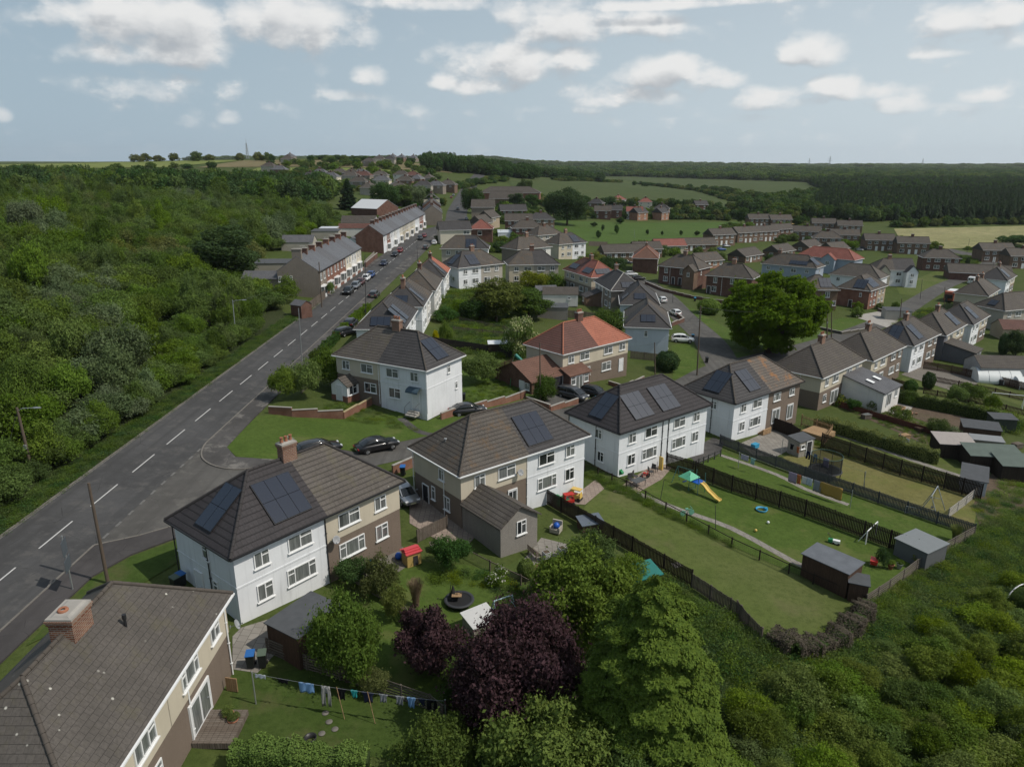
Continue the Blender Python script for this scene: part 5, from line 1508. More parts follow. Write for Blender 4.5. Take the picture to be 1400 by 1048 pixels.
# the middle ground pairs seen square on
FW = mirror([(1.95, 3.45, 1.2, 1.15, 2, 'tran'), (4.95, 3.45, 1.95, 1.15, 2, 'tran'), (1.95, .95, 1.2, 1.2, 2, 'tran'), (4.95, .9, 1.95, 1.3, 2, 'tran')], 13.5)
MG = 'pairs of the estate in the middle distance'
house('cream pair with a dark right roof half and pale gutter, behind the green hedge tops', eave((601.5, 340)), 0, 14.1, 8.4, roofs=(TMOSS, TDARK2), halves=[one(.5, BEIGE), wh()], wins={'F': FW}, chim=(), pv=[('F', 7.4, .5, 3, 2)], group=MG)
house('white and beige pair with solar on its dark left roof, above the dense garden trees', eave((626.5, 366.6)), 38.7, 14.2, 8.4, roofs=(TDARK2, TMOSS), halves=[wh(), one(.5, BEIGE)], wins={'F': FW, 'L': []}, chim=('mid',), pv=[('F', 3.9, .6, 3, 2), ('L', 3, .8, 2, 2)], pots=2, group=MG)
house('yellowish-beige pair with a slate-dark right roof half', eave((694.5, 362.3)), 7.8, 13.9, 8.4, roofs=(TMOSS, TDARK2), halves=[one(.5, CREAM), one(.5, BEIGE)], wins={'F': FW}, chim=('mid',), chim_mat=BRICK2, group=MG)
house('cream-fronted pair showing mostly roof behind the yellowish-beige one', eave((707, 341.5)), 40, 15, 8.4, roofs=(TMOSS, TBROWN2), halves=[one(.5, STONE), wh(.5, WHITE2)], wins={'F': FW}, chim=('mid',), group=MG)
house('cream and bright white pair standing against the park grass', eave((764, 334.4)), 38.6, 13.9, 8.4, roofs=(TMOSS, TDARK2), halves=[one(.5, CREAM), wh()], wins={'F': FW, 'L': []}, pv=[('F', 7.6, .5, 3, 2)], chim=('mid',), group=MG)
# red-brick council pairs along the estate road
BG = 'brick pairs round the estate green'
house('dark red-brick house with a maroon hipped roof, end-on at the road head', eave((900.8, 353.7)), 78, 14, 8.8, roofs=(TRUST, TRUST), halves=[one(.5, BRICK2), one(.5, BRICK2)], wins={'F': FW, 'B': FW}, chim=(6,), ridge=RIDGER, group=BG)
k2 = house('large red-brick pair with a projecting right wing, facing the curved road', eave((898.7, 363)), -40, 13.6, 8.8, roofs=(TMOSS, TMOSS), halves=[one(.5, BRICK2), one(.5, BRICK2)],
 wins={'F': [(2.5, 3.2, 1.1, 1.5, 2, 'tran'), (2.4, .7, 1.4, 1.5, 2, 'tran'), (7.6, 3.2, 1.1, 1.5, 2, 'tran'), (5.0, 0, .95, 2.1, 0, 'dark'), (7.2, 0, .95, 2.1, 0, 'dark')], 'R': [(2, 3.3, .6, 1.1, 1, 'tran')]}, chim=('mid',), group=BG, pipes=((4.2, .3), (8.9, .3)))
annex(k2, 9.6, OV-2.6, 0, 3.6, 2.6, 5.0, 1.6, BRICK3, TMOSS, 'y', wins=(('F', 1.8, 3.2, .8, 1.2, 1, 'tran'),), name='wing')
house('red-brick pair half hidden by the big round tree', eave((963.8, 376)), -33, 13.5, 8.6, roofs=(TMOSS, TBROWN2), halves=[one(.5, BRICK2), one(.5, BRICK2)],
 wins={'F': [(2.6, 3.2, 1.1, 1.5, 2, 'tran'), (2.4, .7, 1.3, 1.5, 2, 'tran'), (.9, 0, .95, 2.1, 0, 'dark'), (7.4, 3.2, 1.1, 1.5, 2, 'tran')]}, chim=('mid',), chim_mat=BRICKO, group=BG, pipes=((4.9, .3),))
house('pale blue pair with a row of framed solar panels on the roof', eave((1040, 360)), -40, 18.4, 8.8, roofs=(TMOSS, TMOSS), halves=[one(.5, BLUEGREY), one(.5, BLUEGREY)], wins={'F': [(2.2, 3.3, 1.2, 1.1, 2, 'tran'), (6.5, 3.3, 1.2, 1.1, 2, 'tran'), (10.6, 3.1, 1.7, 1.3, 2, 'tran'), (14.9, 3.3, 1.2, 1.2, 2, 'tran')], 'R': [(4, 3.3, 1.0, 1.1, 2, 'tran')]},
 pv=[('F', 9.2, .9, 5, 1, 1.15), ('R', 2.0, .9, 3, 2, 1.2)], chim=(4.5,), group=BG)
hr = house('long red-roofed house with a blue-grey gabled front behind the panelled blue pair', eave((1088.7, 348.7)), -46, 21.6, 9, roofs=(TREDD, TREDD), halves=[one(.5, BLUEGREY), one(.5, BLUEGREY)], wins={'F': [(3, 3.3, 1.2, 1.2, 2, 'tran')]}, chim=(), ridge=RIDGER, group=BG)
annex(hr, 10.2, OV-2.2, 0, 5.0, 2.2, 5.1, 2.0, BLUEGREY, TREDD, 'y', wins=(('F', 2.5, 3.0, 1.5, 1.2, 2, 'tran'),), name='wing')
house('brick corner house with glossy black panels and a silvery solar slope', eave((1190.4, 398)), 45.3, 13.6, 9.0, roofs=(TMOSS, TBROWN2), halves=[one(.5, BRICK), one(.5, TAN)], wins={'F': mirror([(2.0, 3.3, .9, 1.3, 1, 'tran'), (4.6, 3.3, 1.0, 1.2, 2, 'tran'), (2.0, .9, .9, 1.3, 1, 'tran'), (4.6, .8, 1.6, 1.4, 2, 'tran')], 12.8), 'L': [(2.2, 3.3, .6, 1.1, 1, 'tran'), (4.6, 0, .9, 2.1, 0, 'dark')]},
 pv=[('F', 3.2, .7, 5, 2, 1.0), ('L', 4.2, .6, 3, 2, 1.0)], chim=(), group=BG)
house('dark brown-roofed house with a white side wing between the two solar roofs', eave((1133, 374.5)), -42, 15, 9, roofs=(TBROWN, TBROWN), halves=[wh(), wh()], wins={'F': [(2.5, 3.3, 1.1, 1.1, 2, 'tran')]}, chim=(), group=BG)
house('brick pair with a grey-panelled tan roof, right of the big round tree', eave((1098, 396)), -3, 9.6, 8.6, roofs=(TMOSS, TMOSS), halves=[one(.5, BRICK3), one(.5, BRICK3)], wins={'F': [(6.2, 3.1, 1.2, 1.5, 2, 'tran'), (8.2, .9, .8, 1.4, 1, 'tran')]}, chim=(), pv=[('F', 4.7, .9, 3, 2, 1.0)], group=BG)
hw = house('bright white house with a projecting gabled wing on the far lawn', eave((1196, 369)), -4, 13.4, 8.4, roofs=(TBROWN2, TDARK2), halves=[one(.4, CREAM), wh(.6)], hip=(True, False), wins={'F': [(1.4, 3.3, 1.0, 1.1, 2, 'tran'), (4.2, 3.3, 1.5, 1.1, 3, 'tran'), (7.7, 3.3, 1.6, 1.1, 2, 'tran'), (7.7, .9, 1.6, 1.3, 2, 'tran')]}, chim=(6,), group=BG)
annex(hw, 9.6, OV-2.2, 0, 3.6, 2.2, 5.0, 1.9, WHITE, TDARK2, 'y', wins=(('F', 1.8, 3.2, 1.1, 1.1, 2, 'tran'), ('F', 1.8, .9, 1.1, 1.3, 2, 'tran')), name='wing')
annex(hw, 1.0, OV-1.6, 0, 3.4, 1.6, 5.0, 1.9, CREAM, TBROWN2, 'y', wins=(('F', 1.7, 3.2, .8, 1.1, 1, 'tran'),), name='wing')

# ------------------------------------------------------------------ terraces on the left of the main road
PINKB = brick('pink_brick', (.27, .10, .07), (.33, .14, .10), (.28, .24, .21))
LTAN = rendered('sandy_render', (.40, .36, .28), 40, .1, .2, .2)
PALEC = rendered('pale_cream_render', (.56, .52, .43), 40, .06, .2, .2)
def terraced(label, o, ang, w=6.0, d=8.2, eh=5.7, rise=3.1, wall=WHITE, roof=SLATE, gable=None, chim=BRICK, bay=UPVC, group=None, wing=True, side_w=(), z=None):
 z = H(*o) if z is None else z
 t = thing('terraced_house', label, 'house', (o[0], o[1], z), R(ang), group)
 m = MB(); m.box(w/2, d/2, -1, w-.01, d, eh-.04+1)
 m.build('wall', wall, t)
 if gable:
  for xa, mm in gable:
   g = MB(); s = -.02 if xa == 0 else w-.22
   g.add([(s, 0, -1), (s, d, -1), (s, d, eh-.1), (s, d/2, eh+rise-.12), (s, 0, eh-.1), (s+.24, 0, -1), (s+.24, d, -1), (s+.24, d, eh-.1), (s+.24, d/2, eh+rise-.12), (s+.24, 0, eh-.1)],
    [(4, 3, 2, 1, 0), (5, 6, 7, 8, 9), (0, 1, 6, 5), (1, 2, 7, 6), (2, 3, 8, 7), (3, 4, 9, 8), (4, 0, 5, 9)])
   g.build('gable_wall', mm, t)
 gable_slopes(0.004, w-.004, d+.5, eh-.12, rise+.12, .13, -.25).build('roof', roof, t)
 m = MB(); m.box(w/2, -.3, eh-.28, w-.02, .12, .11); m.build('gutter', BLACKP, t)
 for u in (w*.28, w*.72): window(t, u, -.006, 3.5, 0, .95, 1.45, 1, 'tran')
 door(t, w*.78, -.006, 0, 0, .95, 2.1, DOORW)
 if bay:
  b = MB(); b.prism([(w*.06, -.004), (w*.16, -.75), (w*.48, -.75), (w*.58, -.004)], -.6, .75); b.prism([(w*.05, -.004), (w*.15, -.85), (w*.49, -.85), (w*.59, -.004)], 2.25, 2.5)
  for q in ((w*.06, -.03), (w*.16, -.72), (w*.48, -.72), (w*.58, -.03)): b.box(q[0], q[1], .75, .1, .1, 1.5)
  o2 = b.build('bay_window', bay, t)
  g = MB(); g.prism([(w*.075, -.006), (w*.17, -.68), (w*.47, -.68), (w*.565, -.006)], .76, 2.24); g.build('pane', GLASS, o2)
 if wing:
  annex(t, w*.45, d, 0, w*.5, 4.2, 3.6, 1.2, wall, SLATE2, 'x')
 if chim: chimney(t, w-.35, d/2, eh+rise-.7, eh+rise+1.0, .62, 1.3, chim, 0)
 for u, zz, ww, hh in side_w: window(t, -.03, u, zz, -math.pi/2, ww, hh, 2, 'tran')
 return t
TG = 'terraced houses along the left of the main road'
T1 = [(STONE, 'end terraced house with a big blank grey-brown gable facing the camera'), (BRICK, 'first red-brick terraced house beside the grey gable end'), (BRICK, 'middle red-brick terraced house of the near terrace'),
 (BRICK, 'third red-brick terraced house, next to the cream ones of the near terrace'), (PALEC, 'first cream terraced house after the red-brick ones'), (WHITE2, 'white terraced house second from the end of the near terrace'), (PALEC, 'last cream terraced house beside the alley gap')]
for i, (wm, lab) in enumerate(T1):
 t = terraced(lab, (-39.5, 144.9+6.1*i), 90, 6.1, 8.4, 5.7, 3.0, wm, (SLATE, SLATE, SLATE2)[i % 3], [(0, STONE)] if i == 0 else ([(1, PALEC)] if i == 6 else None), (BRICK2, BRICK)[i % 2], UPVC, TG,
    side_w=[(5.9, 3.4, 1.1, 1.3), (7.9, 3.4, .7, 1.2), (6.1, .8, 1.9, 1.4)] if i == 0 else ())
 if i == 0:
  annex(t, .2, 8.4, 0, 4.6, 7.6, 4.2, 1.2, STONE, SLATE2, 'y', wins=(('L', 4.2, 2.6, 1.7, 1.4, 2, 'tran'),), name='rear_wing')
  chimney(t, .5, 4.2, 7.6, 10.1, .75, 1.9, STONE, 0)
T2c = [(WHITE, 'white'), (BRICK, 'red-brick'), (WHITE, 'white'), (WHITE2, 'off-white'), (WHITE, 'white'), (PALEC, 'cream'), (LTAN, 'sandy'), (LTAN, 'sandy'), (PALEC, 'cream'), (LTAN, 'sandy'), (PALEC, 'cream'), (WHITE, 'white'), (WHITE, 'white'), (PINKB, 'pinkish'), (PINKB, 'pinkish'), (WHITE, 'white')]
for i, (wm, cn) in enumerate(T2c):
 ordn = ['first', 'second', 'third', 'fourth', 'fifth', 'sixth', 'seventh', 'eighth', 'ninth', 'tenth', 'eleventh', 'twelfth', 'thirteenth', 'fourteenth', 'fifteenth', 'sixteenth'][i]
 terraced(f'{cn} terraced house, {ordn} from the dark brick gable of the long terrace', (-39.4+.085*i, 220.3+6.15*i), 89.2, 6.15, 8.4, 5.7, 3.0, wm, (SLATE2, SLATE, SLATE, SLATE2)[i % 4], [(0, BRICK2)] if i == 0 else None, (BRICK2, BRICK)[i % 2], UPVC if i % 2 else None, TG, z=H(-39.4, 220.3+6.15*i))
p3 = W(604.8, 309.6)
for i in range(9):
 nm = ['first', 'second', 'third', 'fourth', 'fifth', 'sixth', 'seventh', 'eighth', 'ninth'][i]
 wm = [STONE, TAN, BEIGE, PALEC, BRICK3, BRICK2, WHITE2, PALEC, WHITE][i]
 y = p3.y+6.3*i+(18 if i > 3 else 0)+(26 if i > 6 else 0)
 x = p3.x-.11*(y-p3.y)
 terraced(f'distant terraced house with a {["grey gable","tan front","beige front","cream front","brown brick front","dark brick gable","off-white front","pale cream front","white front"][i]}, {nm} beyond the road bend', (x, y), 96, 6.3, 9, 5.9, 3.4, wm, (TBROWN2, SLATE2)[i % 2], [(0, STONE if i == 0 else BRICK2)] if i in (0, 4) else None, BRICK2, None, 'far terraces beyond the bend')

# houses on the right of the main road before the bend
def gable_house(label, p, ang, L, D, eh, rise, wall, roof, wins=None, chim=('mid',), hip=(False, False), group=None, chim_mat=BRICK2, pv=(), cat='house', name='house', walls2=None, z=None):
 return house(label, p, ang, L, D, z=z, eh=eh, rise=rise, hip=hip, halves=[one(.5, wall), one(.5, walls2 or wall)], roofs=(roof, roof), wins=wins, chim=chim, group=group, chim_mat=chim_mat, pv=pv, name=name, cat=cat, pots=0)
e1 = eave((600.7, 315), 5.0)
gable_house('cream gabled house with a charcoal roof side-on to the main road', e1, 14, 12, 9, 5.0, 2.8, PALEC, TDARK2, {'F': [(9.5, 3.4, 2.2, 1.3, 2, 'tran')]}, ())
e2 = eave((640, 313), 5.2)
gable_house('dark red-brick house with an orange-red hipped roof', e2, 0, 9.5, 9, 5.2, 3.3, BRICK2, TREDD, {'F': [(4, 2.9, 1.6, 1.6, 1, 'tran')]}, (), (True, True))
e3 = eave((643.5, 284), 7.2)
gable_house('tall brown-dashed gable block by the road bend', e3, 0, 12, 14, 7.4, 3.5, STONE, TBROWN2, {'F': [(7.5, 3.6, 1.3, 1.6, 1, 'tran')]}, ())
for px, lab in (((661, 306), 'brown gabled house stepping down behind the orange-red roof'), ((672, 298), 'pale-verged brown gabled house beside the stepped one'), ):
 gable_house(lab, eave(px, 5), 70, 12, 8, 5.0, 3.2, TAN, TBROWN2, {'F': FW[:2]}, ())
gable_house('brick house with a brown roof above the park fence', eave((690, 302), 5), 2, 13, 9, 5.0, 3.0, BRICK2, TBROWN2, {'F': FW}, ())
gable_house('dark-roofed back extension house beside the white conservatory', eave((684, 288), 5), 10, 15, 9, 5.0, 3.0, BRICK2, TDARK2, {'F': FW}, ())
gable_house('low brick school building with long brown roofs near the crest', eave((654, 262), 5), -6, 44, 16, 4.2, 4.2, BRICK, TBROWN2, {'F': [(30, 1.2, 2, 1.5, 3, 'tran'), (36, 1.2, 2, 1.5, 3, 'tran'), (41, 1.2, 2, 1.5, 3, 'tran')]}, (), (True, True), name='school_building', cat='building')
gable_house('brown cross-roofed block standing in front of the low school', eave((668, 270), 5), -6, 22, 14, 4.2, 4.6, BRICK3, TBROWN2, None, ())
# bungalows and pairs beyond the green
BW = [(1.8, .9, 1.8, 1.3, 2, 'tran'), (4.4, 0, .95, 2.05, 0, ''), (7.2, .9, 1.8, 1.3, 2, 'tran'), (10.2, .9, 1.4, 1.3, 2, 'tran')]
BN = 'brick bungalows on the estate'
def bung(px, ang, lab, wall=BRICK3, roof=TBROWN2, L=14, D=8.6, wins=None):
 return gable_house(lab, eave(px, 2.6), ang, L, D, 2.6, 2.6, wall, roof, wins or {'F': BW, 'L': [(3.9, .9, 1.6, 1.2, 2, 'tran')]}, (), group=BN, name='bungalow', cat='bungalow')
bung((826, 346), 12, 'brown brick bungalow with a long dark roof against the park', L=19)
bung((897, 336.5), 10, 'cream bungalow with a bright red roof', CREAM, TREDD, 14)
bung((868, 341), 10, 'brown-roofed bungalow joined to the left of the red-roofed one', BRICK3, TBROWN2, 12)
bung((932, 335), 10, 'brick bungalow with a yellow panel front, right of the red roof', BRICK3, TMOSS, 17)
bung((1019.6, 351), 42, 'brick bungalow gable-on with a small white window, above the brick pairs')
bung((1067, 345), 42, 'brick bungalow gable-on beside the pale blue house')
bung((1106, 338), 42, 'brick bungalow gable-on behind the long red roof')
bung((958, 358), 30, 'low brick bungalow tucked behind the large brick pair', BRICKO, TMOSS, 12)
bung((1140, 341), 30, 'brick bungalow with its grey roof beside the round garden tree', BRICK3, TMOSS, 12)
bung((1297, 372), -20, 'long low brown-roofed bungalow behind the white gabled house', BRICK2, TBROWN2, 20, 10, {'R': [(4, .8, 1.8, 1.3, 2, 'tran')], 'F': [(15, .8, 1.8, 1.3, 2, 'tran')]})
MB2 = 'brown-roofed brick pairs lining the far side of the estate'
def pair(px, ang, lab, wall=BRICK3, roof=TBROWN2, L=14, D=8.6, upper=None):
 return house(lab, eave(px, 5.0), ang, L, D, eh=5.0, rise=2.7, hip=(False, False), halves=[(.5, [(2.6, wall), (5, upper or wall)], None)]*2, roofs=(roof, roof), wins={'F': mirror([(1.9, 3.2, 1.5, 1.2, 2, 'tran'), (4.9, 3.2, 1.5, 1.2, 2, 'tran'), (2.1, .8, 1.9, 1.4, 2, 'tran'), (5.2, 0, .95, 2.05, 0, '')], 13.2)}, chim=('mid',), pots=0, chim_mat=BRICK2, group=MB2)
for px, ang, lab in (((975, 321.5), 22, 'first brown-roofed brick pair along the far road'), ((1009, 318.5), 22, 'second brown-roofed brick pair, white ground floor'), ((1037, 317), 22, 'third brown-roofed brick pair beside the yellow awning'), ((1060, 314), 22, 'fourth brown-roofed brick pair, partly hidden'),
     ((1024, 299), 0, 'far brick row house with a dark panelled roof'), ((1054, 300), 0, 'far brick row house next to the dark panelled roof'), ((1084, 316), -20, 'brick pair with a white-fronted ground floor'),
     ((1110, 305), -14, 'brown block of brick houses at the field edge'), ((1136, 321), -14, 'brick pair with a lit end gable beside the round tree'), ((1183, 328), -10, 'brick pair with white windows behind parked cars'), ((1227, 332), -14, 'brick pair with a chimney stump, nearest the cereal field'),
     ((1145, 308), -14, 'dark-roofed brick pair at the wood edge'), ((1344, 342), -3, 'lone brick house with a dark slate roof by the cereal field'), ((1382, 350), -3, 'dark-roofed brick house at the far right by the field')):
 pair(px, ang, lab, upper=None, roof=(TBROWN2, TBROWN, TMOSS)[len(lab) % 3])
# village beyond the park
VG = 'brick village houses beyond the park'
for px, ang, wl, rf, lab, hp in (((803, 277.5), -25, BRICK3, TDARK2, 'village house with a pale solar roof beside the dense dark tree', True), ((842, 273), 30, WHITE2, TREDD, 'white-fronted village house with a red hip roof', True), ((873, 276), -8, PALEC, TREDD, 'cream village house with a red hip roof at the field edge', True),
       ((828, 287), -8, BRICK2, TDARK2, 'dark brick village house below the red hip roofs', False), ((856, 289), -8, WHITE2, TREDD, 'whitewashed village house with a salmon roof', False), ((872, 291), 40, BRICKO, TDARK2, 'orange-gabled village house with a dark roof', False),
       ((893, 285), -20, BRICK3, TDARK2, 'dark-roofed village house in the middle of the cluster', True), ((905, 291), 50, BRICKO, TDARK2, 'orange brick gable at the right end of the village cluster', False), ((812, 288), -8, BRICK2, TMOSS, 'dark brick village house under the solar roof', False),
       ((951, 280), 10, BRICK2, TDARK2, 'dark brick house alone among the trees right of the village', False)):
 house(lab, eave(px, 5), ang, 11, 8, eh=5, rise=3, hip=(hp, hp), halves=[one(.5, wl)]*2, roofs=(rf, rf), wins={'F': [(1.8, 3.2, 1.2, 1.2, 2, 'tran'), (7.4, 3.2, 1.2, 1.2, 2, 'tran'), (1.8, .8, 1.4, 1.3, 2, 'tran'), (7.4, .8, 1.4, 1.3, 2, 'tran')], 'R': [(3.6, 3.2, 1, 1.2, 2, 'tran')]}, chim=('mid',), pots=0, group=VG, chim_mat=BRICK2)
# hillside estate far left of the main road
HG = 'pale houses of the far hillside estate'
rr = random.Random(4)
k = 0
for row, (x0, x1, y0, y1, n) in enumerate(((405, 560, 252, 247, 11), (418, 590, 246, 242, 12), (350, 410, 243, 240, 4), (470, 600, 259, 252, 8), (500, 610, 268, 262, 6))):
 for i in range(n):
  f = (i+.5)/n; px = x0+(x1-x0)*f+rr.uniform(-3, 3); py = y0+(y1-y0)*f+rr.uniform(-1.2, 1.2)
  wl = rr.choice([WHITE2, BEIGE, PALEC, STONE, BRICK3, BEIGE]); rf = rr.choice([TBROWN2, SLATE2, TBROWN, TDARK2, TMAROON])
  p = W(px, py)
  t = house('small pale house of the hillside estate left of the main road', (p.x, p.y), rr.choice([-12, 78, -5]), 13, 9, eh=5, rise=3.2, hip=(True, True), halves=[one(.5, wl)]*2, roofs=(rf, rf), wins={'F': [(2, 3.2, 1.4, 1.2, 2, 'tran'), (9, 3.2, 1.4, 1.2, 2, 'tran')]}, chim=('mid',), pots=0, group=HG, chim_mat=BRICK2)

for px, ang, lab, wl, rf in (((735, 322), 38, 'beige pair tucked against the park corner', BEIGE, TMOSS), ((700, 312), 5, 'dark brick house with a brown roof behind the middle pairs', BRICK2, TBROWN2), ((722, 300), 5, 'red-brick house at the near corner of the park', BRICK3, TDARK2), ((1112, 325), -14, 'brick pair hidden behind the bungalow roofs', BRICK3, TMOSS), ((1262, 352), -14, 'dark brick house between the field and the white gabled house', BRICK2, TBROWN2)):
 house(lab, eave(px, 5), ang, 13.5, 8.4, eh=5, rise=3, hip=(True, True), halves=[one(.5, wl)]*2, roofs=(rf, rf), wins={'F': FW}, chim=('mid',), pots=0, chim_mat=BRICK2)

def aerials():
 m = MB(); m.tube((0, 0, 0), (0, 0, 1.5), .022, .022, 6); m.tube((-.5, 0, 1.4), (.6, 0, 1.4), .014, .014, 5)
 for k in range(8): m.tube((-.45+.13*k, -.22+.01*k, 1.4), (-.45+.13*k, .22-.01*k, 1.4), .008, .008, 4)
 me = m.mesh('aerial', METAL); r_ = random.Random(5)
 for h in [o for o in S.objects if o.get('category') == 'house' and o.type == 'EMPTY' and 30 < o.location.y < 260]:
  c = [q for q in h.children if q.name.startswith('chimney')]
  if c and r_.random() < .8: inst('aerial', me, h, (c[0].location.x+.5, c[0].location.y+.3, 8.4 if 'terraced' not in h.name else 8.6), r_.uniform(0, 6.28))
aerials()

# ------------------------------------------------------------------ ground patches
def plawn(px, mat, lab, off=.02, st=3.0): return lawn(pxpoly(px), mat, lab, off, st)
plawn([(318, 905), (345, 915), (430, 917), (520, 945), (592, 975), (560, 1040), (400, 1022), (318, 1012)], LAWND, 'dark lawn under the washing line of the near garden')
plawn([(500, 812), (560, 768), (640, 772), (722, 798), (700, 860), (625, 905), (592, 968), (495, 930), (515, 850)], LAWN, 'lawn with the small round trampoline', .022)
plawn([(800, 692), (822, 668), (905, 692), (1000, 747), (1182, 828), (1160, 872), (1100, 893), (1050, 872), (1000, 838), (905, 778), (790, 712)], LAWN2, 'long mown lawn between the rail fence and the slatted divider')
plawn([(862, 672), (905, 645), (1100, 698), (1262, 772), (1190, 828), (1000, 746), (909, 698)], LAWN, 'lawn with the slide and swing set')
plawn([(926, 614), (975, 612), (1064, 645), (1330, 729), (1258, 766), (1100, 692), (935, 628)], LAWN, 'bright strip of lawn with the washing line of towels', .021)
plawn([(1070, 625), (1122, 605), (1338, 668), (1335, 700), (1330, 727), (1100, 645)], LAWNY, 'dry yellowish lawn with the netted trampoline')
plawn([(1124, 600), (1140, 578), (1165, 583), (1280, 622), (1345, 655), (1338, 664)], LAWN2, 'narrow lawn with a path along the tall hedge')
plawn([(1148, 556), (1160, 545), (1310, 595), (1290, 618)], EARTH, 'vegetable beds behind the tall hedge', .022)
plawn([(1195, 552), (1222, 540), (1330, 570), (1310, 592)], EARTH, 'dark dug plot behind the red-brown fence', .024)
plawn([(1216, 530), (1235, 516), (1400, 562), (1400, 592), (1330, 565)], LAWN2, 'strip lawn with the white goal frame', .02)
plawn([(1262, 508), (1290, 505), (1400, 540), (1400, 556)], LAWN2, 'strip lawn below the dark fence', .023)
plawn([(1330, 690), (1360, 640), (1400, 628), (1400, 740), (1345, 735)], EARTH, 'bare weedy earth below the white-sided shed', .021)
SCR = [(1186, 830), (1258, 782), (1332, 733), (1420, 690), (1700, 690), (1700, 1250), (1000, 1250), (1010, 910), (1060, 880), (1105, 897), (1160, 878)]
plawn(SCR, SCRUBG, 'weedy scrubland floor at the lower right', .025, 4.0)
plawn([(640, 800), (700, 770), (790, 715), (905, 780), (1050, 876), (1000, 1000), (700, 1120), (560, 1040), (600, 960)], SCRUBG, 'shaded soil under the near trees', .018)
plawn([(916, 412), (948, 422), (1000, 452), (1120, 445), (1140, 470), (1090, 488), (1012, 496), (985, 470)], LAWN, 'sunny green around the big round tree', .022)
plawn([(918, 472), (948, 468), (958, 512), (920, 518)], LAWN, 'grass plot beside the pale end-on pair', .022)
plawn([(1120, 447), (1150, 434), (1190, 438), (1182, 452), (1150, 455)], LAWN, 'small oval lawn in front of the brick corner house', .022)
plawn([(1225, 392), (1300, 362), (1345, 362), (1300, 385), (1262, 405), (1230, 402)], LAWN2, 'open grass beside the far estate road', .03)
plawn([(742, 300), (1012, 303), (985, 322), (900, 332), (800, 333), (738, 326)], PARK, 'even green park lawn', .05, 8.0)
plawn([(625, 500), (690, 497), (725, 512), (700, 545), (650, 560), (625, 545)], LAWN, 'garden grass beside the white gable', .02)
plawn([(600, 545), (640, 560), (720, 535), (760, 545), (700, 562), (640, 568), (575, 590), (552, 575)], LAWN, 'roadside grass beyond the brown pair', .058)
def wsheet(poly, mat, lab, off, st=20): return sheet('field', poly, mat, off, lab, st)
plawn([(690, 243), (770, 241), (960, 262), (1005, 284), (930, 283), (760, 272), (700, 255)], FIELD, 'broad meadow rising behind the village', .3, 20)
plawn([(800, 236.5), (960, 240), (1180, 246), (1160, 262), (1010, 268), (880, 250)], FIELD, 'second meadow broken by dark hedges', .3, 25)
plawn([(1222, 313), (1480, 307), (1480, 337), (1346, 338), (1288, 341), (1230, 327)], CORN, 'pale cereal field by the plantation', .2, 12)
plawn([(1222, 806), (1262, 786), (1310, 756), (1345, 742), (1400, 745), (1400, 765), (1330, 775), (1280, 800), (1240, 818)], EARTH, 'trodden earthy strip outside the end fence', .03)
plawn([(1290, 842), (1330, 828), (1362, 838), (1340, 858), (1300, 860)], EARTH, 'bare greyish patch in the rough slope', .03)
# paths and patios
def path(px, w, mat, lab, off=.035, name='path'): return sheet(name, ribbon(smooth_line(pxpoly(px), 3), w/2), mat, off, lab, 2.0)
path([(548, 572), (572, 590), (600, 596)], 1.0, PAVEW, 'curving footpath across the corner lawn', .07)
path([(865, 672), (930, 697), (1000, 722), (1085, 768), (1105, 775)], .8, SLAB, 'slab path along the rail fence')
path([(985, 622), (1060, 648), (1100, 668), (1160, 690)], .75, SLAB, 'slab path beneath the washing line')
path([(1130, 590), (1180, 605), (1250, 630), (1335, 658)], 1.0, SLAB, 'grey path along the tall hedge')
def patio(px, mat, lab, off=.04): return sheet('patio', pxpoly(px), mat, off, lab, 2.0)
patio([(560, 690), (610, 652), (640, 690), (660, 722), (640, 745), (600, 740), (560, 715)], SLABR, 'worn slab drive beside the brown pair')
patio([(330, 858), (372, 845), (380, 890), (352, 920), (318, 915), (318, 870)], SLAB, 'slab yard between the near house and the white gable')
patio([(798, 668), (815, 655), (826, 668), (800, 690), (770, 688)], SLABR, 'pinkish slabs below the white half')
patio([(838, 672), (900, 630), (918, 640), (905, 655), (868, 676)], SLABR, 'patio with garden seats behind the white pair')
patio([(935, 620), (975, 598), (990, 604), (985, 620), (955, 634)], PAVEW, 'grey terrace behind the right half of the white pair', .045)
patio([(1010, 607), (1060, 585), (1090, 600), (1085, 612), (1060, 625), (1030, 622)], SLAB, 'slab terrace with the log pile')
patio([(712, 770), (740, 735), (780, 745), (765, 775), (735, 790)], SLAB, 'patio beside the grey gabled extension')
patio([(720, 778), (752, 762), (762, 775), (735, 790)], BLOCK, 'small red block-paved square by the round bush', .05)
patio([(1204, 562), (1225, 545), (1250, 552), (1240, 570)], CONC, 'pale concrete terrace behind the white extension')
patio([(480, 770), (545, 745), (575, 762), (545, 782), (500, 790)], GRAVEL, 'gravel yard behind the brown half')
patio([(735, 548), (760, 530), (812, 535), (800, 552), (760, 560)], LANE, 'drive in front of the garage', .06)
patio([(1165, 432), (1205, 425), (1250, 440), (1225, 452)], CONC, 'pale concrete drive of the brick corner house', .05)
patio([(385, 440), (420, 412), (448, 412), (432, 432)], GRAVEL, 'gravelly lay-by beside the brick hut', .03)
patio([(1232, 512), (1262, 496), (1340, 520), (1320, 540)], GRAVEL, 'grey yard beside the polytunnel', .03)

LBIG = leaf('leaf_sycamore', (.105, .18, .03), (.145, .225, .036), (.22, .30, .055), .5)
LLIME = leaf('leaf_lime_scrub', (.13, .19, .035), (.165, .225, .042), (.23, .285, .06), .5)
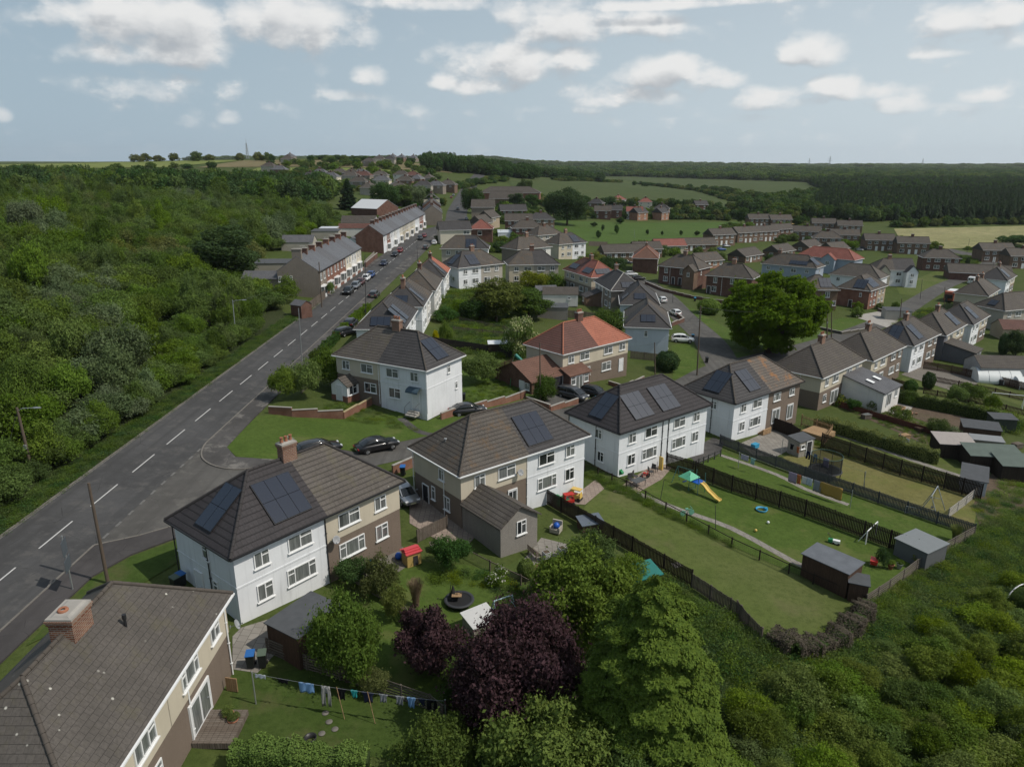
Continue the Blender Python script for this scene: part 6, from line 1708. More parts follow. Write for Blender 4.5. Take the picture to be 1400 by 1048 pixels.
# ------------------------------------------------------------------ trees and shrubs that stand out
T = plant_px
T('bigtree', (1050, 482), 373, 136, LBIG, 'big round broad-leaved tree on the sunny green')
T('tall0', (318, 384), 302, 98, LGD, 'dark broad tree rising above the scrub left of the terrace')
T('darkcon', (477, 287), 244, 30, LCON, 'near-black conifer beside the white-roofed hall')
T('plum', (716, 1000), 832, 205, LPUR, 'big dark purple-leaved tree in the near garden')
T('plumbush', (588, 918), 828, 96, LPUR, 'smaller purple-leaved bush by the round trampoline', 'bush', 'bush')
T('spruce', (880, 1062), 782, 236, LSPR, 'tall drooping bright-green spruce in the near foreground')
T('near0', (795, 868), 752, 150, LG2, 'soft feathery green tree behind the purple one')
T('near1', (806, 790), 727, 84, LG, 'mid-green bushy tree by the slatted divider')
T('near2', (474, 932), 812, 100, LG, 'grey-green leafy tree behind the dark flat-roofed shed')
T('near3', (748, 828), 772, 60, LG, 'small light-green tree beside the round clipped bush')
T('bush0', (855, 800), 762, 60, LG2, 'leafy bush against the slatted divider', 'bush', 'bush')
T('bush1', (518, 815), 762, 58, LGO, 'loose olive bush by the boundary fence', 'bush', 'bush')
T('bush2', (483, 800), 764, 52, LGD, 'dark low bush below the white wall', 'bush', 'bush')
T('bush2', (618, 778), 733, 62, LGD, 'dark flowering bush beside the timber gate', 'bush', 'bush')
T('bush0', (540, 850), 800, 36, LGO, 'thin bush behind the pink pampas grass', 'bush', 'bush')
T('reed', (569, 828), 792, 30, LPAM, 'tuft of pink-brown pampas grass', 'pampas_grass', 'plant')
T('ball0', (719, 791), 764, 25, LG2, 'round clipped bush beside the block paving', 'bush', 'bush')
T('near1', (600, 1085), 985, 130, LG, 'leafy shrub at the bottom edge under the purple tree')
T('near0', (745, 1110), 962, 190, LG2, 'fresh green tree at the bottom edge, left of the spruce')
T('near3', (855, 1110), 985, 130, LG, 'spreading green shrub at the bottom edge beside the white blossom')
T('elder', (935, 1085), 995, 95, LGD, 'white-blossomed elder bush at the foot of the spruce', 'bush', 'bush')
T('bush1', (628, 968), 918, 50, LGD, 'dark bush at the foot of the purple tree', 'bush', 'bush')
T('bush0', (512, 948), 915, 45, LGO, 'small autumn-tinted bush on the slatted fence', 'bush', 'bush')
for i, (b, t_, w_, k, m_, lab) in enumerate((((450, 531), 478, 52, 'bush1', LG, 'rounded shrub at the road end of the corner garden'), ((388, 548), 500, 46, 'bush2', LG2, 'bright shrub nearest the pavement in the corner garden'), ((420, 545), 492, 44, 'bush0', LG2, 'middle shrub of the corner garden clump'), ((440, 510), 476, 40, 'bush2', LG, 'shrub beside the horizontal rails'))):
 T(k, b, t_, w_, m_, lab, 'bush', 'bush')
T('tall1', (678, 440), 377, 78, LGO, 'tall loose-crowned tree in the back gardens')
T('tall2', (722, 436), 388, 62, LG, 'dense green tree beside the loose-crowned one')
T('broad1', (655, 438), 405, 50, LGD, 'low dark tree left of the loose-crowned one')
T('blossom', (713, 490), 433, 52, LG2, 'dome of cream blossom beside the red-roofed pair', 'bush', 'bush')
T('bush0', (730, 396), 370, 44, LGY, 'yellow-green shrub in front of the yellowish-beige pair', 'bush', 'bush')
T('bush1', (758, 396), 374, 38, LG2, 'green shrub right of the yellow one', 'bush', 'bush')
T('bush2', (656, 524), 482, 62, LG, 'dark rambling shrub in the garden beside the white gable', 'bush', 'bush')
T('ball0', (596, 472), 451, 9, LGOLD, 'slim golden conifer by the garden wall', 'conifer', 'tree')
T('near2', (745, 549), 511, 34, LG, 'small tree in front of the garage')
T('ball1', (911, 507), 480, 34, LGD, 'round dark bush by the pale end-on pair', 'bush', 'bush')
T('ball2', (969, 429), 408, 32, LG2, 'round clipped bush on the estate green', 'bush', 'bush')
T('bush0', (633, 432), 410, 44, LG2, 'bright hedge-like shrub in the terraced garden', 'bush', 'bush')
T('bush1', (612, 440), 420, 40, LGD, 'dark shrub in the terraced garden', 'bush', 'bush')
T('bush1', (610, 470), 440, 20, LG2, 'upright shrub in a pot by the garden wall', 'bush', 'bush')
T('bush2', (830, 470), 420, 46, LG, 'shrub between the red roof and the pale hip', 'bush', 'bush')
T('broad0', (775, 308), 250, 54, LGD, 'broad dense dark tree at the park edge')
T('tall2', (757, 300), 254, 26, LGD, 'narrow dark tree left of the dense park tree')
T('broad2', (647, 292), 254, 34, LGD, 'dark round tree right of the main road')
T('tall1', (655, 283), 262, 20, LG, 'small tree behind the road-side dark tree')
T('broad1', (528, 284), 247, 40, LGD, 'left tree of the clump behind the long terrace'); T('tall0', (548, 284), 250, 34, LG, 'middle tree of the clump behind the long terrace')
T('broad2', (567, 284), 251, 34, LGW, 'pale-leaved tree of the clump behind the long terrace'); T('tall2', (583, 280), 252, 26, LGD, 'right tree of the clump behind the long terrace')
T('broad0', (401, 275), 236, 48, LGD, 'large tree before the hillside estate'); T('broad1', (365, 272), 238, 40, LGD, 'dark tree at the left of the hillside estate')
T('broad2', (718, 268), 243, 20, LG, 'round tree in the meadow corner'); T('tall0', (707, 288), 262, 26, LGD, 'dark tree behind the school'); T('tall2', (728, 285), 262, 22, LGD, 'second dark tree behind the school')
T('broad2', (1013, 306), 281, 18, LGD, 'dark tree at the end of the park'); T('broad0', (1158, 343), 325, 27, LG2, 'round bright garden tree beside the brick pair')
T('broad1', (1385, 335), 320, 40, LGD, 'broad tree at the edge of the cereal field')
T('near1', (1388, 487), 450, 42, LGD, 'bushy tree at the right edge above the polytunnel', 'tree', 'tree')
T('ball2', (1370, 485), 455, 14, LGD, 'slim dark conifer at the right edge', 'conifer', 'tree')
T('ball1', (1268, 532), 508, 17, LGD, 'dark clipped bush at the corner of the white house', 'bush', 'bush')
T('bush0', (1328, 548), 524, 38, LG2, 'fresh green bush between the strip gardens', 'bush', 'bush')
T('ball0', (1244, 536), 519, 18, LGD, 'round clipped bush near the lattice fence', 'bush', 'bush')
T('ball2', (1243, 553), 534, 20, LG, 'round clipped bush on the long hedge end', 'bush', 'bush')
T('bush2', (1307, 553), 527, 32, LG2, 'bush in the strip garden left of the goal frame', 'bush', 'bush')
T('bush1', (1357, 560), 540, 24, LG2, 'bush beneath the goal frame', 'bush', 'bush')
T('bush0', (1280, 595), 572, 30, LG, 'leafy bush in the vegetable beds', 'bush', 'bush')
T('shrub0', (1298, 600), 583, 26, LGW, 'silvery cabbage-like plants in the beds', 'shrub', 'plant')
T('shrub1', (1230, 575), 555, 30, LG2, 'low green crop in the beds', 'shrub', 'plant')
T('flowery', (1150, 555), 540, 20, None, 'yellow-flowered bush by the brown-walled house', 'flowering_bush', 'bush'); T('flowerw', (1192, 562), 546, 16, None, 'white rose bush by the red-brown fence', 'flowering_bush', 'bush')
T('bush2', (1167, 562), 545, 22, LGD, 'dark shrub by the red-brown fence', 'bush', 'bush')
T('flowerw', (680, 800), 776, 34, None, 'pale flowering shrub by the wire fence', 'flowering_bush', 'bush'); T('flowery', (704, 808), 792, 13, None, 'yellow-flowered shrub by the round bush', 'flowering_bush', 'bush')
T('reed', (1305, 739), 718, 22, LGO, 'spiky palm-like plant by the end fence', 'spiky_plant', 'plant')
T('shrub2', (1258, 772), 752, 24, LGY, 'yellow-green shrub in the corner by the grey shed', 'bush', 'bush')
T('shrub1', (1206, 775), 748, 18, LGD, 'slender shrub behind the potted plants', 'bush', 'bush')
T('bush1', (750, 330), 316, 24, LGD, 'dark shrub at the park fence', 'bush', 'bush'); T('bush0', (625, 392), 372, 18, LG, 'small tree between the middle pairs', 'bush', 'bush')
T('bush0', (838, 372), 350, 40, LGD, 'dark garden shrub behind the red-roofed pair', 'bush', 'bush'); T('bush1', (815, 362), 345, 26, LGY, 'yellowish garden shrub behind the red-roofed pair', 'bush', 'bush')
T('bush2', (452, 405), 385, 14, LG2, 'clipped bush in front of the red-brick terrace', 'bush', 'bush')
YT = 'young trees dotted over the park'
for px, top, w_ in (((818, 326), 314, 9), ((824, 316), 306, 5), ((843, 320), 306, 8), ((885, 321), 313, 5), ((905, 322), 315, 4), ((953, 322), 315, 8), ((931, 322), 314, 6), ((812, 310), 303, 10), ((848, 306), 296, 14)):
 T('tall1', px, top, w_, LGD, 'slim young tree planted on the park grass', 'tree', 'tree', YT)
for px, top, w_ in (((1310, 360), 348, 9), ((1322, 366), 350, 6), ((1290, 356), 346, 14)):
 T('tall0', px, top, w_, LGD, 'young tree beside the far estate road', 'tree', 'tree', 'young trees by the far road')

# ------------------------------------------------------------------ scrub woodland on the left
rw = random.Random(21)
WOOD = [(-40.3, 24), (-40.3, 112), (-44, 140), (-57, 141), (-64, 170), (-67, 205), (-71, 262), (-80, 322), (-150, 350), (-330, 350), (-330, 24)]
def visible(x, y, zt=3, m=40):
 h = y*CP-(H(x, y)+zt-CZ)*SP
 if h < 4: return False
 v = (y*SP+(H(x, y)+zt-CZ)*CP)/h*FPX; u = x/h*FPX
 return -m < 700+u < 1400+m and 524-v < 1048+m*3
def patch(x, y): return math.sin(x*.083+1.7)*math.sin(y*.061+.4)+.6*math.sin(x*.19+y*.13)+.45*math.sin(x*.031-y*.047+2)
pts = [p for p in fill(WOOD, 4.2, .5, rw) if visible(*p, 3, 160)]
pts += [(-41.3-rw.random()*1.6, y+rw.random()) for y in range(36, 112, 2)]
pts.sort(key=lambda p: math.hypot(*p)+(0 if visible(*p, 3, 10) else 1e4))
bm_ = [LG2, LG, LGO, LGW]
def bush_mat(x, y):
 v = patch(x, y)+rw.uniform(-.5, .5)
 return LGW if v > 1.15 else LGO if v < -1.25 else LG2 if v > .1 else LG
GRP = 'individual bushes of the roadside scrub woodland'
NIND = 105
rest = []
kinds = [(f'bush{i}', m_.name) for i in range(3) for m_ in bm_]
for i, (x, y) in enumerate(pts):
 near_edge = min(1, (-39.6-x)/6) if y < 130 else 1
 w_ = rw.uniform(4.0, 8.2); h_ = rw.uniform(2.6, 6.0)*(.4+.6*max(0, near_edge)); w_ *= (.5+.5*max(0, near_edge))
 if rw.random() < .06 and near_edge >= 1: h_ *= 1.5
 if x < -60: h_ *= 1+min(.6, (-60-x)/200)
 m_ = bush_mat(x, y)
 if i < NIND: plant(f'bush{i % 3}', G(x, y, -.1), h_, w_, m_, 'leafy bush of the scrub woodland left of the main road', 'bush', 'bush', GRP)
 else: rest.append((x, y, H(x, y)-.1, w_/5.2*1.12, h_/3.7*1.1, kinds.index((f'bush{i % 3}', m_.name))))
for kd in kinds:
 if kd not in SRC: plant(kd[0], G(-45, 60+3*kinds.index(kd), -.1), 2.6, 3.8, MATS[kd[1]], 'leafy bush of the scrub woodland left of the main road', 'bush', 'bush', GRP)
scatter('woodland', rest, kinds, None, 'stuff', 'dense scrub woodland stretching away on the left')
# grass and weeds along the road edge
# tree belt behind the scrub and woods on the hills
def belt(name, poly, step, kinds, wr, hr, lab, seed=3, m=200, zt=8):
 r_ = random.Random(seed); out = []
 for x, y in fill(poly, step, .5, r_):
  if not visible(x, y, zt, m): continue
  k = r_.randrange(len(kinds)); kk = kinds[k]; _, _, H0, W0 = proto(kk[0])
  out.append((x, y, H(x, y)-.4, r_.uniform(*wr)/W0, r_.uniform(*hr)/H0, k))
 if not out: return
 return scatter(name, out, kinds, None, 'stuff', lab)
def src(kind, mat, px, top, w_, lab, nm='tree'):
 return plant_px(kind, px, top, w_, mat, lab, nm, 'tree')
src('farbroad0', LGD, (300, 275), 240, 36, 'dark broad tree in the belt behind the scrub'); src('farbroad1', LG, (225, 282), 250, 40, 'mid-green tree in the belt behind the scrub'); src('farbroad2', LGO, (150, 285), 252, 36, 'olive tree in the belt behind the scrub')
FB = [('farbroad0', LGD.name), ('farbroad1', LG.name), ('farbroad2', LGO.name)]
FBD = [('farbroad0', LGD.name)]
belt('tree_belt', [(-420, 330), (-105, 330), (-100, 400), (-110, 440), (-480, 440)], 7.5, [FB[0], FB[0], FB[1]], (9, 14), (10, 16), 'dark belt of broad-leaved trees behind the scrub', 5)
src('pine0', LPINE, (1225, 302), 282, 9, 'dark conifer at the edge of the plantation'); src('pine1', LPINE, (1330, 303), 284, 9, 'dark conifer at the plantation edge above the cereal field')
PN = [('pine0', LPINE.name), ('pine1', LPINE.name), ('farbroad0', LGD.name)]

def px_ribbon(px, w): return ribbon(pxpoly(px), w/2)
# plantation and dark woods on the right
PL = pxpoly([(1130, 300), (1180, 303), (1290, 305), (1480, 309), (1480, 290), (1130, 290)])
PLX = [(228, 552), (262, 530), (345, 492), (520, 478), (640, 800), (340, 800), (300, 720)]
belt('plantation', PLX, 5.2, [PN[0], PN[1]], (4.5, 6.5), (10, 14), 'dark conifer plantation beyond the cereal field', 6)
belt('plantation', [(340, 800), (640, 800), (980, 1300), (520, 1300), (420, 1000)], 9.5, [PN[0], PN[1], FBD[0]], (9, 12), (11, 15), 'far part of the dark conifer plantation', 7)
belt('forest', [(560, 1330), (1300, 1300), (1700, 1900), (300, 1950), (280, 1800)], 26, [FB[1], FB[0]], (26, 36), (11, 17), 'distant dark woods on the right', 8)  # lighter leaves mixed in to stand for haze over the far woods
belt('forest', [(60, 1750), (300, 1750), (300, 2900), (80, 2900)], 26, [FB[1], FB[0]], (26, 36), (11, 17), 'distant dark woods in the middle', 18)  # same lighter leaf mix in place of haze
belt('forest', [(-1400, 3200), (3300, 3200), (4800, 6500), (-2600, 6500)], 85, [FB[1]], (70, 120), (12, 30), 'faint woods on the far skyline', 9, 100, 40)  # lighter leaves only, their colour standing in for distance haze
belt('tree_belt', pxpoly([(1000, 291), (1048, 276), (1100, 268), (1200, 272), (1290, 290), (1280, 299), (1180, 304), (1085, 299)]), 8.5, [FB[0], FB[0], FB[1]], (8, 13), (7, 12), 'dark belt of broad-leaved trees at the foot of the plantation', 10)
belt('tree_belt', [(-92, 745), (-20, 770), (25, 800), (30, 850), (-95, 840)], 9, [FB[0]], (12, 17), (11, 17), 'dark tree group on the skyline above the main road', 11, 60, 20)
belt('tree_belt', [(25, 860), (120, 1000), (130, 1060), (20, 900)], 11, [FB[0]], (13, 18), (10, 14), 'dark trees right of the skyline group', 12, 60, 20)
for i, (pl, wd_, st_, ww, hh, lab) in enumerate((
 ([(760, 247), (850, 250), (960, 262), (1010, 276)], 14, 6, (5, 9), (3, 6), 'dark hedge between the two meadows'),
 ([(868, 254), (960, 258), (1040, 270), (1085, 272)], 30, 13, (6, 10), (4, 7), 'bushy hedge crossing the second meadow'),
 ([(990, 268), (1060, 275), (1100, 285)], 40, 14, (6, 10), (4, 7), 'scrubby thicket at the end of the meadows'),
 ([(760, 287), (800, 294), (880, 299), (960, 300), (1000, 302)], 7, 3.6, (4, 6.5), (2.5, 5), 'hedge of bushes along the far side of the park'),
 ([(780, 279), (850, 281), (930, 283), (1000, 288), (1080, 300)], 12, 6, (6, 10), (5, 8), 'row of trees behind the village houses'),
 ([(930, 290), (990, 297), (1050, 303), (1120, 312)], 12, 6, (6, 9), (4, 8), 'trees and bushes right of the village'),
 ([(700, 262), (740, 276), (760, 288)], 9, 5, (5, 9), (4, 7), 'bushes down the near edge of the meadow'),
 ([(690, 246), (650, 252), (600, 262), (660, 268)], 12, 7, (6, 9), (3, 6), 'bushes round the road crest'),
 ([(1225, 327), (1290, 343), (1345, 340), (1400, 338)], 4, 3.2, (3, 5), (1.2, 2.2), 'low hedge along the near side of the cereal field'),
 ([(1225, 311), (1320, 307), (1420, 306)], 8, 4.5, (5, 8), (4, 7), 'bushes along the far side of the cereal field'),
 ([(500, 278), (560, 284), (600, 280)], 8, 5, (5, 8), (3, 6), 'garden bushes behind the long terrace'),
 ([(400, 262), (470, 262), (560, 262), (600, 258)], 14, 8, (5, 8), (3, 6), 'garden trees among the hillside houses'),
 ([(345, 245), (430, 243), (520, 240), (600, 238)], 10, 7, (7, 10), (3, 5), 'dark hedge along the hill field'))):
 belt('hedgerow', px_ribbon(pl, wd_), st_, [FB[0], FB[0], FB[1], FB[2]], ww, hh, lab, 30+i)
belt('hedgerow', ribbon([(-620, 700), (-420, 690), (-250, 700)], 6), 15, [FB[0], FB[1]], (8, 12), (4, 7), 'hedge across the left hill field', 50)
belt('hedgerow', ribbon([(-450, 840), (-380, 850), (-260, 830)], 8), 17, [FB[2], FB[1], FB[2]], (10, 16), (6, 11), 'pale trees on the left skyline', 51, 60, 14)
belt('hedgerow', ribbon([(-240, 860), (-190, 840), (-140, 840)], 5), 11, [FB[0]], (8, 12), (3, 6), 'dark hedge on the skyline below the mast', 52, 60, 14)
belt('hedgerow', ribbon([(-640, 660), (-520, 640), (-470, 660)], 14), 8, [FB[0], FB[1]], (9, 14), (5, 9), 'trees at the left end of the skyline', 53, 60, 14)
plant('farbroad0', G(-352, 830), 11, 13, LG, 'lone round tree on the left skyline')
HILL = ground('hill_pasture', ((.15, .19, .05), (.18, .21, .06), (.19, .20, .08)), (.006, .02, .15, 1.5))
HILL2 = ground('tan_hill_field', ((.17, .145, .075), (.19, .16, .085), (.14, .13, .06)), (.006, .02, .15, 1.5))
wsheet([(-560, 705), (-330, 715), (-300, 840), (-420, 860), (-640, 830)], HILL, 'pale pasture on the left hilltop', .4)
wsheet([(-300, 705), (-150, 730), (-60, 745), (-80, 850), (-300, 835)], HILL2, 'tan field below the mast', .3)
wsheet([(-230, 640), (-90, 650), (-80, 735), (-240, 700)], HILL, 'green field above the hillside estate', .4)

belt('forest', [(420, 2150), (1900, 2150), (2400, 2950), (300, 2950)], 27, [FB[1], FB[0]], (26, 36), (11, 17), 'farther woods on the right beyond a pale field', 61)  # haze put into the leaf colour here as well
wsheet([(300, 1960), (1700, 1910), (1900, 2140), (350, 2140)], HILL, 'pale far field between the distant woods', .5, 60)
wsheet([(700, 2980), (3600, 2980), (3700, 3190), (700, 3190)], HILL, 'second pale far field near the skyline', .5, 90)
# lower right scrub: bushes one can tell apart, weeds between them
SW = pxpoly(SCR)
rs_ = random.Random(33)
bp = []
for x, y in fill(pxpoly([(1030, 960), (1120, 925), (1230, 880), (1330, 830), (1430, 800), (1720, 900), (1700, 1260), (980, 1260), (1000, 980)]), 2.15, .5, rs_):
 if visible(x, y, 1.5, 330): bp.append((x, y))
GR2 = 'bushes of the lower right scrub'
bp.sort(key=lambda p: math.hypot(*p)+(0 if visible(*p, 1.5, 10) else 1e4)); more = []; k2_ = [(f'bush{i}', q.name) for i in range(3) for q in (LG2, LLIME, LG)]
for i, (x, y) in enumerate(bp):
 m_ = rs_.choice([LG2, LLIME, LLIME, LG2, LLIME, LG])
 h_, w_ = rs_.uniform(1.0, 2.6), rs_.uniform(2.2, 4.4)
 if i >= 105:
    more.append((x, y, H(x, y)-.1, w_/5.2, h_/3.7, k2_.index((f'bush{i % 3}', m_.name)))); continue
 plant(f'bush{i % 3}', G(x, y, -.1), h_, w_, m_, 'yellow-green scrub bush on the rough slope at the lower right', 'bush', 'bush', GR2)
for kd in k2_:
 if kd not in SRC: plant(kd[0], G(34, 40+1.5*k2_.index(kd), -.1), 1.8, 3.2, MATS[kd[1]], 'yellow-green scrub bush on the rough slope at the lower right', 'bush', 'bush', GR2)
scatter('scrub', more, k2_, None, 'stuff', 'rest of the scrub on the rough slope at the lower right')
wl = []
for m_ in (LG, LG2, LLIME, LGD):
 o_ = plant('weed0', G(31+wl.__len__(), 45.0, 0), .7, 1.6, m_, 'small tuft of weeds on the scrubland below the end fence', 'shrub', 'weeds', 'weed tufts below the end fence'); wl.append(('weed0', m_.name))  # these are weed tufts, not real shrubs
def weeds(poly, step, lab, sz=(.6, 1.3), hz=(.5, 1.2), seed=1, ks=(0, 1, 2, 3)):
 r_ = random.Random(seed); out = []
 for x, y in fill(poly, step, .5, r_):
  if visible(x, y, 1, 300): out.append((x, y, H(x, y), r_.uniform(*sz), r_.uniform(*hz), r_.choice(ks)))
 if out: scatter('weeds', out, wl, None, 'stuff', lab)

weeds(SW, .66, 'tangled weeds and nettles covering the rough slope', (.6, 1.1), (.35, 1.1), 1, (0, 0, 1, 2, 3))
weeds(pxpoly([(640, 880), (905, 785), (1050, 880), (1000, 1000), (720, 1140), (560, 1050)]), .75, 'undergrowth beneath the near trees', (.6, 1.1), (.4, 1.2), 2, (0, 0, 3, 1))
weeds([(-40.6, 20), (-38.6, 20), (-38.6, 140), (-40.6, 140)], .55, 'long grass along the kerb of the woodland side', (.5, .9), (.3, .7), 3, (0, 0, 3))
weeds(pxpoly([(1332, 690), (1400, 640), (1400, 740), (1340, 738)]), .9, 'weeds on the bare earth', (.5, 1.0), (.2, .7), 4)
weeds(pxpoly([(1150, 556), (1160, 547), (1308, 594), (1288, 616)]), .7, 'rows of vegetables and flowers in the beds', (.3, .55), (.2, .55), 5, (0, 1, 1, 2))
weeds(pxpoly([(1060, 880), (1105, 893), (1180, 835), (1190, 850), (1110, 915), (1050, 905)]), .45, 'brambles beneath the dead hedge', (.5, .9), (.4, .9), 6, (3, 2))
weeds(pxpoly([(690, 498), (725, 512), (700, 545), (650, 560), (625, 545)]), .9, 'long grass in the garden beside the white gable', (.4, .8), (.3, .6), 7, (1, 1, 0))
weeds(pxpoly([(430, 560), (480, 545), (545, 575), (575, 590), (500, 580)]), .9, 'rough grass in the front garden', (.4, .8), (.2, .5), 8, (1, 2, 0))
weeds(pxpoly([(600, 440), (720, 410), (730, 470), (690, 490), (610, 480)]), 1.2, 'overgrown terraced garden plants', (.6, 1.3), (.5, 1.4), 9)
weeds(pxpoly([(560, 790), (640, 780), (720, 800), (745, 830), (700, 830), (640, 800)]), .8, 'flower-bed plants along the wire fence', (.4, .8), (.3, .8), 10)
weeds(pxpoly([(960, 845), (1060, 880), (1000, 930), (930, 900)]), .6, 'nettles behind the broken fence', (.6, 1.1), (.6, 1.4), 11, (0, 1, 3))

# gardens of the estate: mixed planting between the houses
for i, (pl, lab) in enumerate((([(600, 402), (690, 392), (640, 420), (605, 425)], 'mixed planting behind the white and beige pair'), ([(700, 392), (768, 380), (775, 400), (735, 408)], 'mixed planting behind the yellowish-beige pair'), ([(780, 352), (860, 346), (850, 372), (800, 358)], 'mixed planting behind the red-roofed pair'),
 ([(1330, 560), (1400, 575), (1400, 600), (1350, 590)], 'overgrown corner of the strip gardens'), ([(930, 350), (985, 352), (975, 364), (945, 360)], 'planting behind the large brick pair'), ([(1040, 395), (1130, 405), (1120, 415), (1060, 408)], 'planting behind the round tree'),
 ([(640, 320), (700, 325), (740, 345), (680, 345)], 'planting between the middle pairs'), ([(1222, 445), (1262, 425), (1285, 430), (1240, 452)], 'front gardens of the row'), ([(420, 330), (500, 300), (560, 286), (520, 284), (420, 308), (390, 330)], 'back yards plants of the terraces'), ([(1280, 352), (1340, 352), (1330, 366), (1290, 362)], 'young planting by the far road'))):
 weeds(pxpoly(pl), 1.5, lab, (.7, 1.6), (.7, 2.2), 60+i)
weeds(pxpoly([(800, 642), (860, 668), (940, 712), (1000, 744), (1000, 750), (940, 720), (850, 676), (796, 650)]), .5, 'rank grass under the rail fence', (.35, .7), (.25, .7), 80, (0, 1))
weeds(pxpoly([(1118, 604), (1170, 620), (1340, 674), (1338, 680), (1165, 628), (1112, 610)]), .6, 'rank grass along the tall dark fence', (.35, .6), (.2, .5), 81, (1, 2))

ET = random.Random(77)
src('farbroad0', LG2, (610, 372), 358, 16, 'small bright tree beside the beige pair behind the hedge tops')
FBL = [FB[0], FB[1], ('farbroad0', LG2.name)]
for i, (pl, st_, ww, hh, lab) in enumerate((([(845, 345), (1000, 362), (990, 352), (860, 340)], 9, (4, 7), (3, 6), 'garden trees between the brick pairs and the bungalows'), ([(1040, 330), (1300, 350), (1290, 340), (1040, 322)], 11, (4, 7), (3, 6), 'garden trees along the far brick rows'),
 ([(960, 325), (1130, 322), (1130, 308), (990, 312)], 12, (4, 7), (3, 6), 'garden trees among the far brick pairs'), ([(660, 300), (745, 318), (745, 290), (690, 285)], 8, (4, 8), (3, 7), 'trees and bushes between the brown gables and the park'), ([(600, 345), (760, 348), (750, 330), (680, 322), (600, 330)], 9, (3, 6), (2, 5), 'garden bushes of the middle pairs'),
 ([(400, 268), (600, 262), (605, 240), (360, 240)], 22, (7, 11), (4, 8), 'trees among the hillside houses'), ([(1160, 440), (1240, 425), (1230, 415), (1170, 425)], 7, (2, 4), (1.5, 3), 'garden shrubs by the brick corner house'), ([(380, 345), (470, 318), (560, 290), (480, 290), (400, 318)], 11, (3, 6), (2, 4), 'bushes in the terrace yards'), ([(768, 300), (930, 297), (930, 290), (790, 286)], 8, (4, 7), (3, 6), 'garden trees of the village'),
 ([(1020, 360), (1210, 385), (1200, 372), (1060, 352)], 9, (3, 5), (2, 4), 'garden bushes round the blue and brown-roofed pairs'))):
 belt('garden_trees', pxpoly(pl), st_, FBL, ww, hh, lab, 90+i)

plawn([(-40, 760), (60, 690), (180, 600), (330, 485), (400, 436), (380, 420), (320, 370), (330, 320), (440, 295), (380, 272), (-40, 290)], ground('shade_dark_floor', ((.03, .045, .016), (.04, .055, .02), (.05, .05, .026))), 'floor of the scrub woodland, coloured dark as shade', .03, 8.0)  # dark floor colour stands in for deep shade between the bushes


# ------------------------------------------------------------------ fences, walls, hedges
def pxy(p): w = W(*p); return (w.x, w.y)
FP = {}
def fence(label, pts, h, style, mat, post=2.4, group=None, name='fence', pmat=None, gap=.024, slat=.115, cat='fence'):
 P = [Vector((p[0], p[1], 0)) for p in pts]
 o0 = P[0]; base = H(o0.x, o0.y)
 t = thing(name, label, cat, (o0.x, o0.y, base), 0, group)
 m = MB(); posts = []
 rr_ = random.Random(int(abs(o0.x*31+o0.y*17)))
 for a, b in zip(P, P[1:]):
  d = b-a; L = d.length; d.normalize(); n = max(1, round(L/post)); st = L/n; ang = math.atan2(d.y, d.x); nrm = Vector((-d.y, d.x, 0))
  for i in range(n+1):
   q = a+d*st*i; posts.append((q, ang))
  def gz(q): return H(q.x, q.y)-base
  def rail(z, w, hh, off=0.0):
   for i in range(n):
    p, q = a+d*st*i+nrm*off, a+d*st*(i+1)+nrm*off
    m.beam((p.x-o0.x, p.y-o0.y, gz(p)+z), (q.x-o0.x, q.y-o0.y, gz(q)+z), w, hh)
  if style == 'slat':
   for z in (h*.2, h*.8): rail(z, .045, .09, .035)
   k = int(L/(slat+gap))
   for i in range(k):
    q = a+d*(i+.5)*(L/k); hh = h+rr_.uniform(-.03, .03)
    m.box(q.x-o0.x, q.y-o0.y, gz(q)+.05, slat, .02, hh-.05, ang+rr_.uniform(-.02, .02))
  elif style == 'panel':
   for i in range(n):
    p, q = a+d*st*i, a+d*st*(i+1); c = (p+q)/2
    m.beam((p.x-o0.x, p.y-o0.y, (gz(p)+h/2)), (q.x-o0.x, q.y-o0.y, gz(q)+h/2), .04, h-.08)
  elif style == 'horiz':
   k = max(3, int(h/.16))
   for j in range(k): rail(.08+j*(h-.1)/(k-1), .03, .105, rr_.uniform(-.01, .02))
  elif style == 'rail':
   for z in (h*.55, h-.06): rail(z, .05, .09)
  elif style == 'wire':
   rail(h-.05, .05, .07)
   for z in np.arange(.1, h-.1, .15): rail(z, .008, .008)
   for i in range(int(L/.2)):
    q = a+d*i*.2; m.box(q.x-o0.x, q.y-o0.y, gz(q), .006, .006, h-.05)
 m.build('rails' if style in ('rail', 'wire') else 'boards', mat, t)
 key = (round(h, 2), (pmat or mat).name)
 if key not in FP:
  q = MB(); q.box(0, 0, -.4, .1, .1, h+.47); FP[key] = q.mesh('post', pmat or mat)
 for q, a in posts[:100]: inst('post', FP[key], t, (q.x-o0.x, q.y-o0.y, H(q.x, q.y)-base), a)
 return t
def pf(label, px, *a, **k): return fence(label, [pxy(p) for p in px], *a, **k)
def wall(label, px, h, mat, w=.22, cope=None, steps=True, name='garden_wall', world=False):
 P = [Vector((*(p if world else pxy(p)), 0)) for p in px]
 base = H(P[0].x, P[0].y); t = thing(name, label, 'wall', (P[0].x, P[0].y, base))
 m = MB(); c = MB()
 for a, b in zip(P, P[1:]):
  d = b-a; L = d.length; d.normalize(); n = max(1, round(L/3.0)); st = L/n; ang = math.atan2(d.y, d.x)
  for i in range(n):
   q = a+d*st*(i+.5); zt = H(q.x, q.y)-base+h
   m.box(q.x-P[0].x, q.y-P[0].y, zt-h-.9, st, w, h+.9, ang)
   c.box(q.x-P[0].x, q.y-P[0].y, zt, st-.01, w+.07, .07, ang)
 m.build('brickwork', mat, t); c.build('coping', cope or CONC, t)
 return t
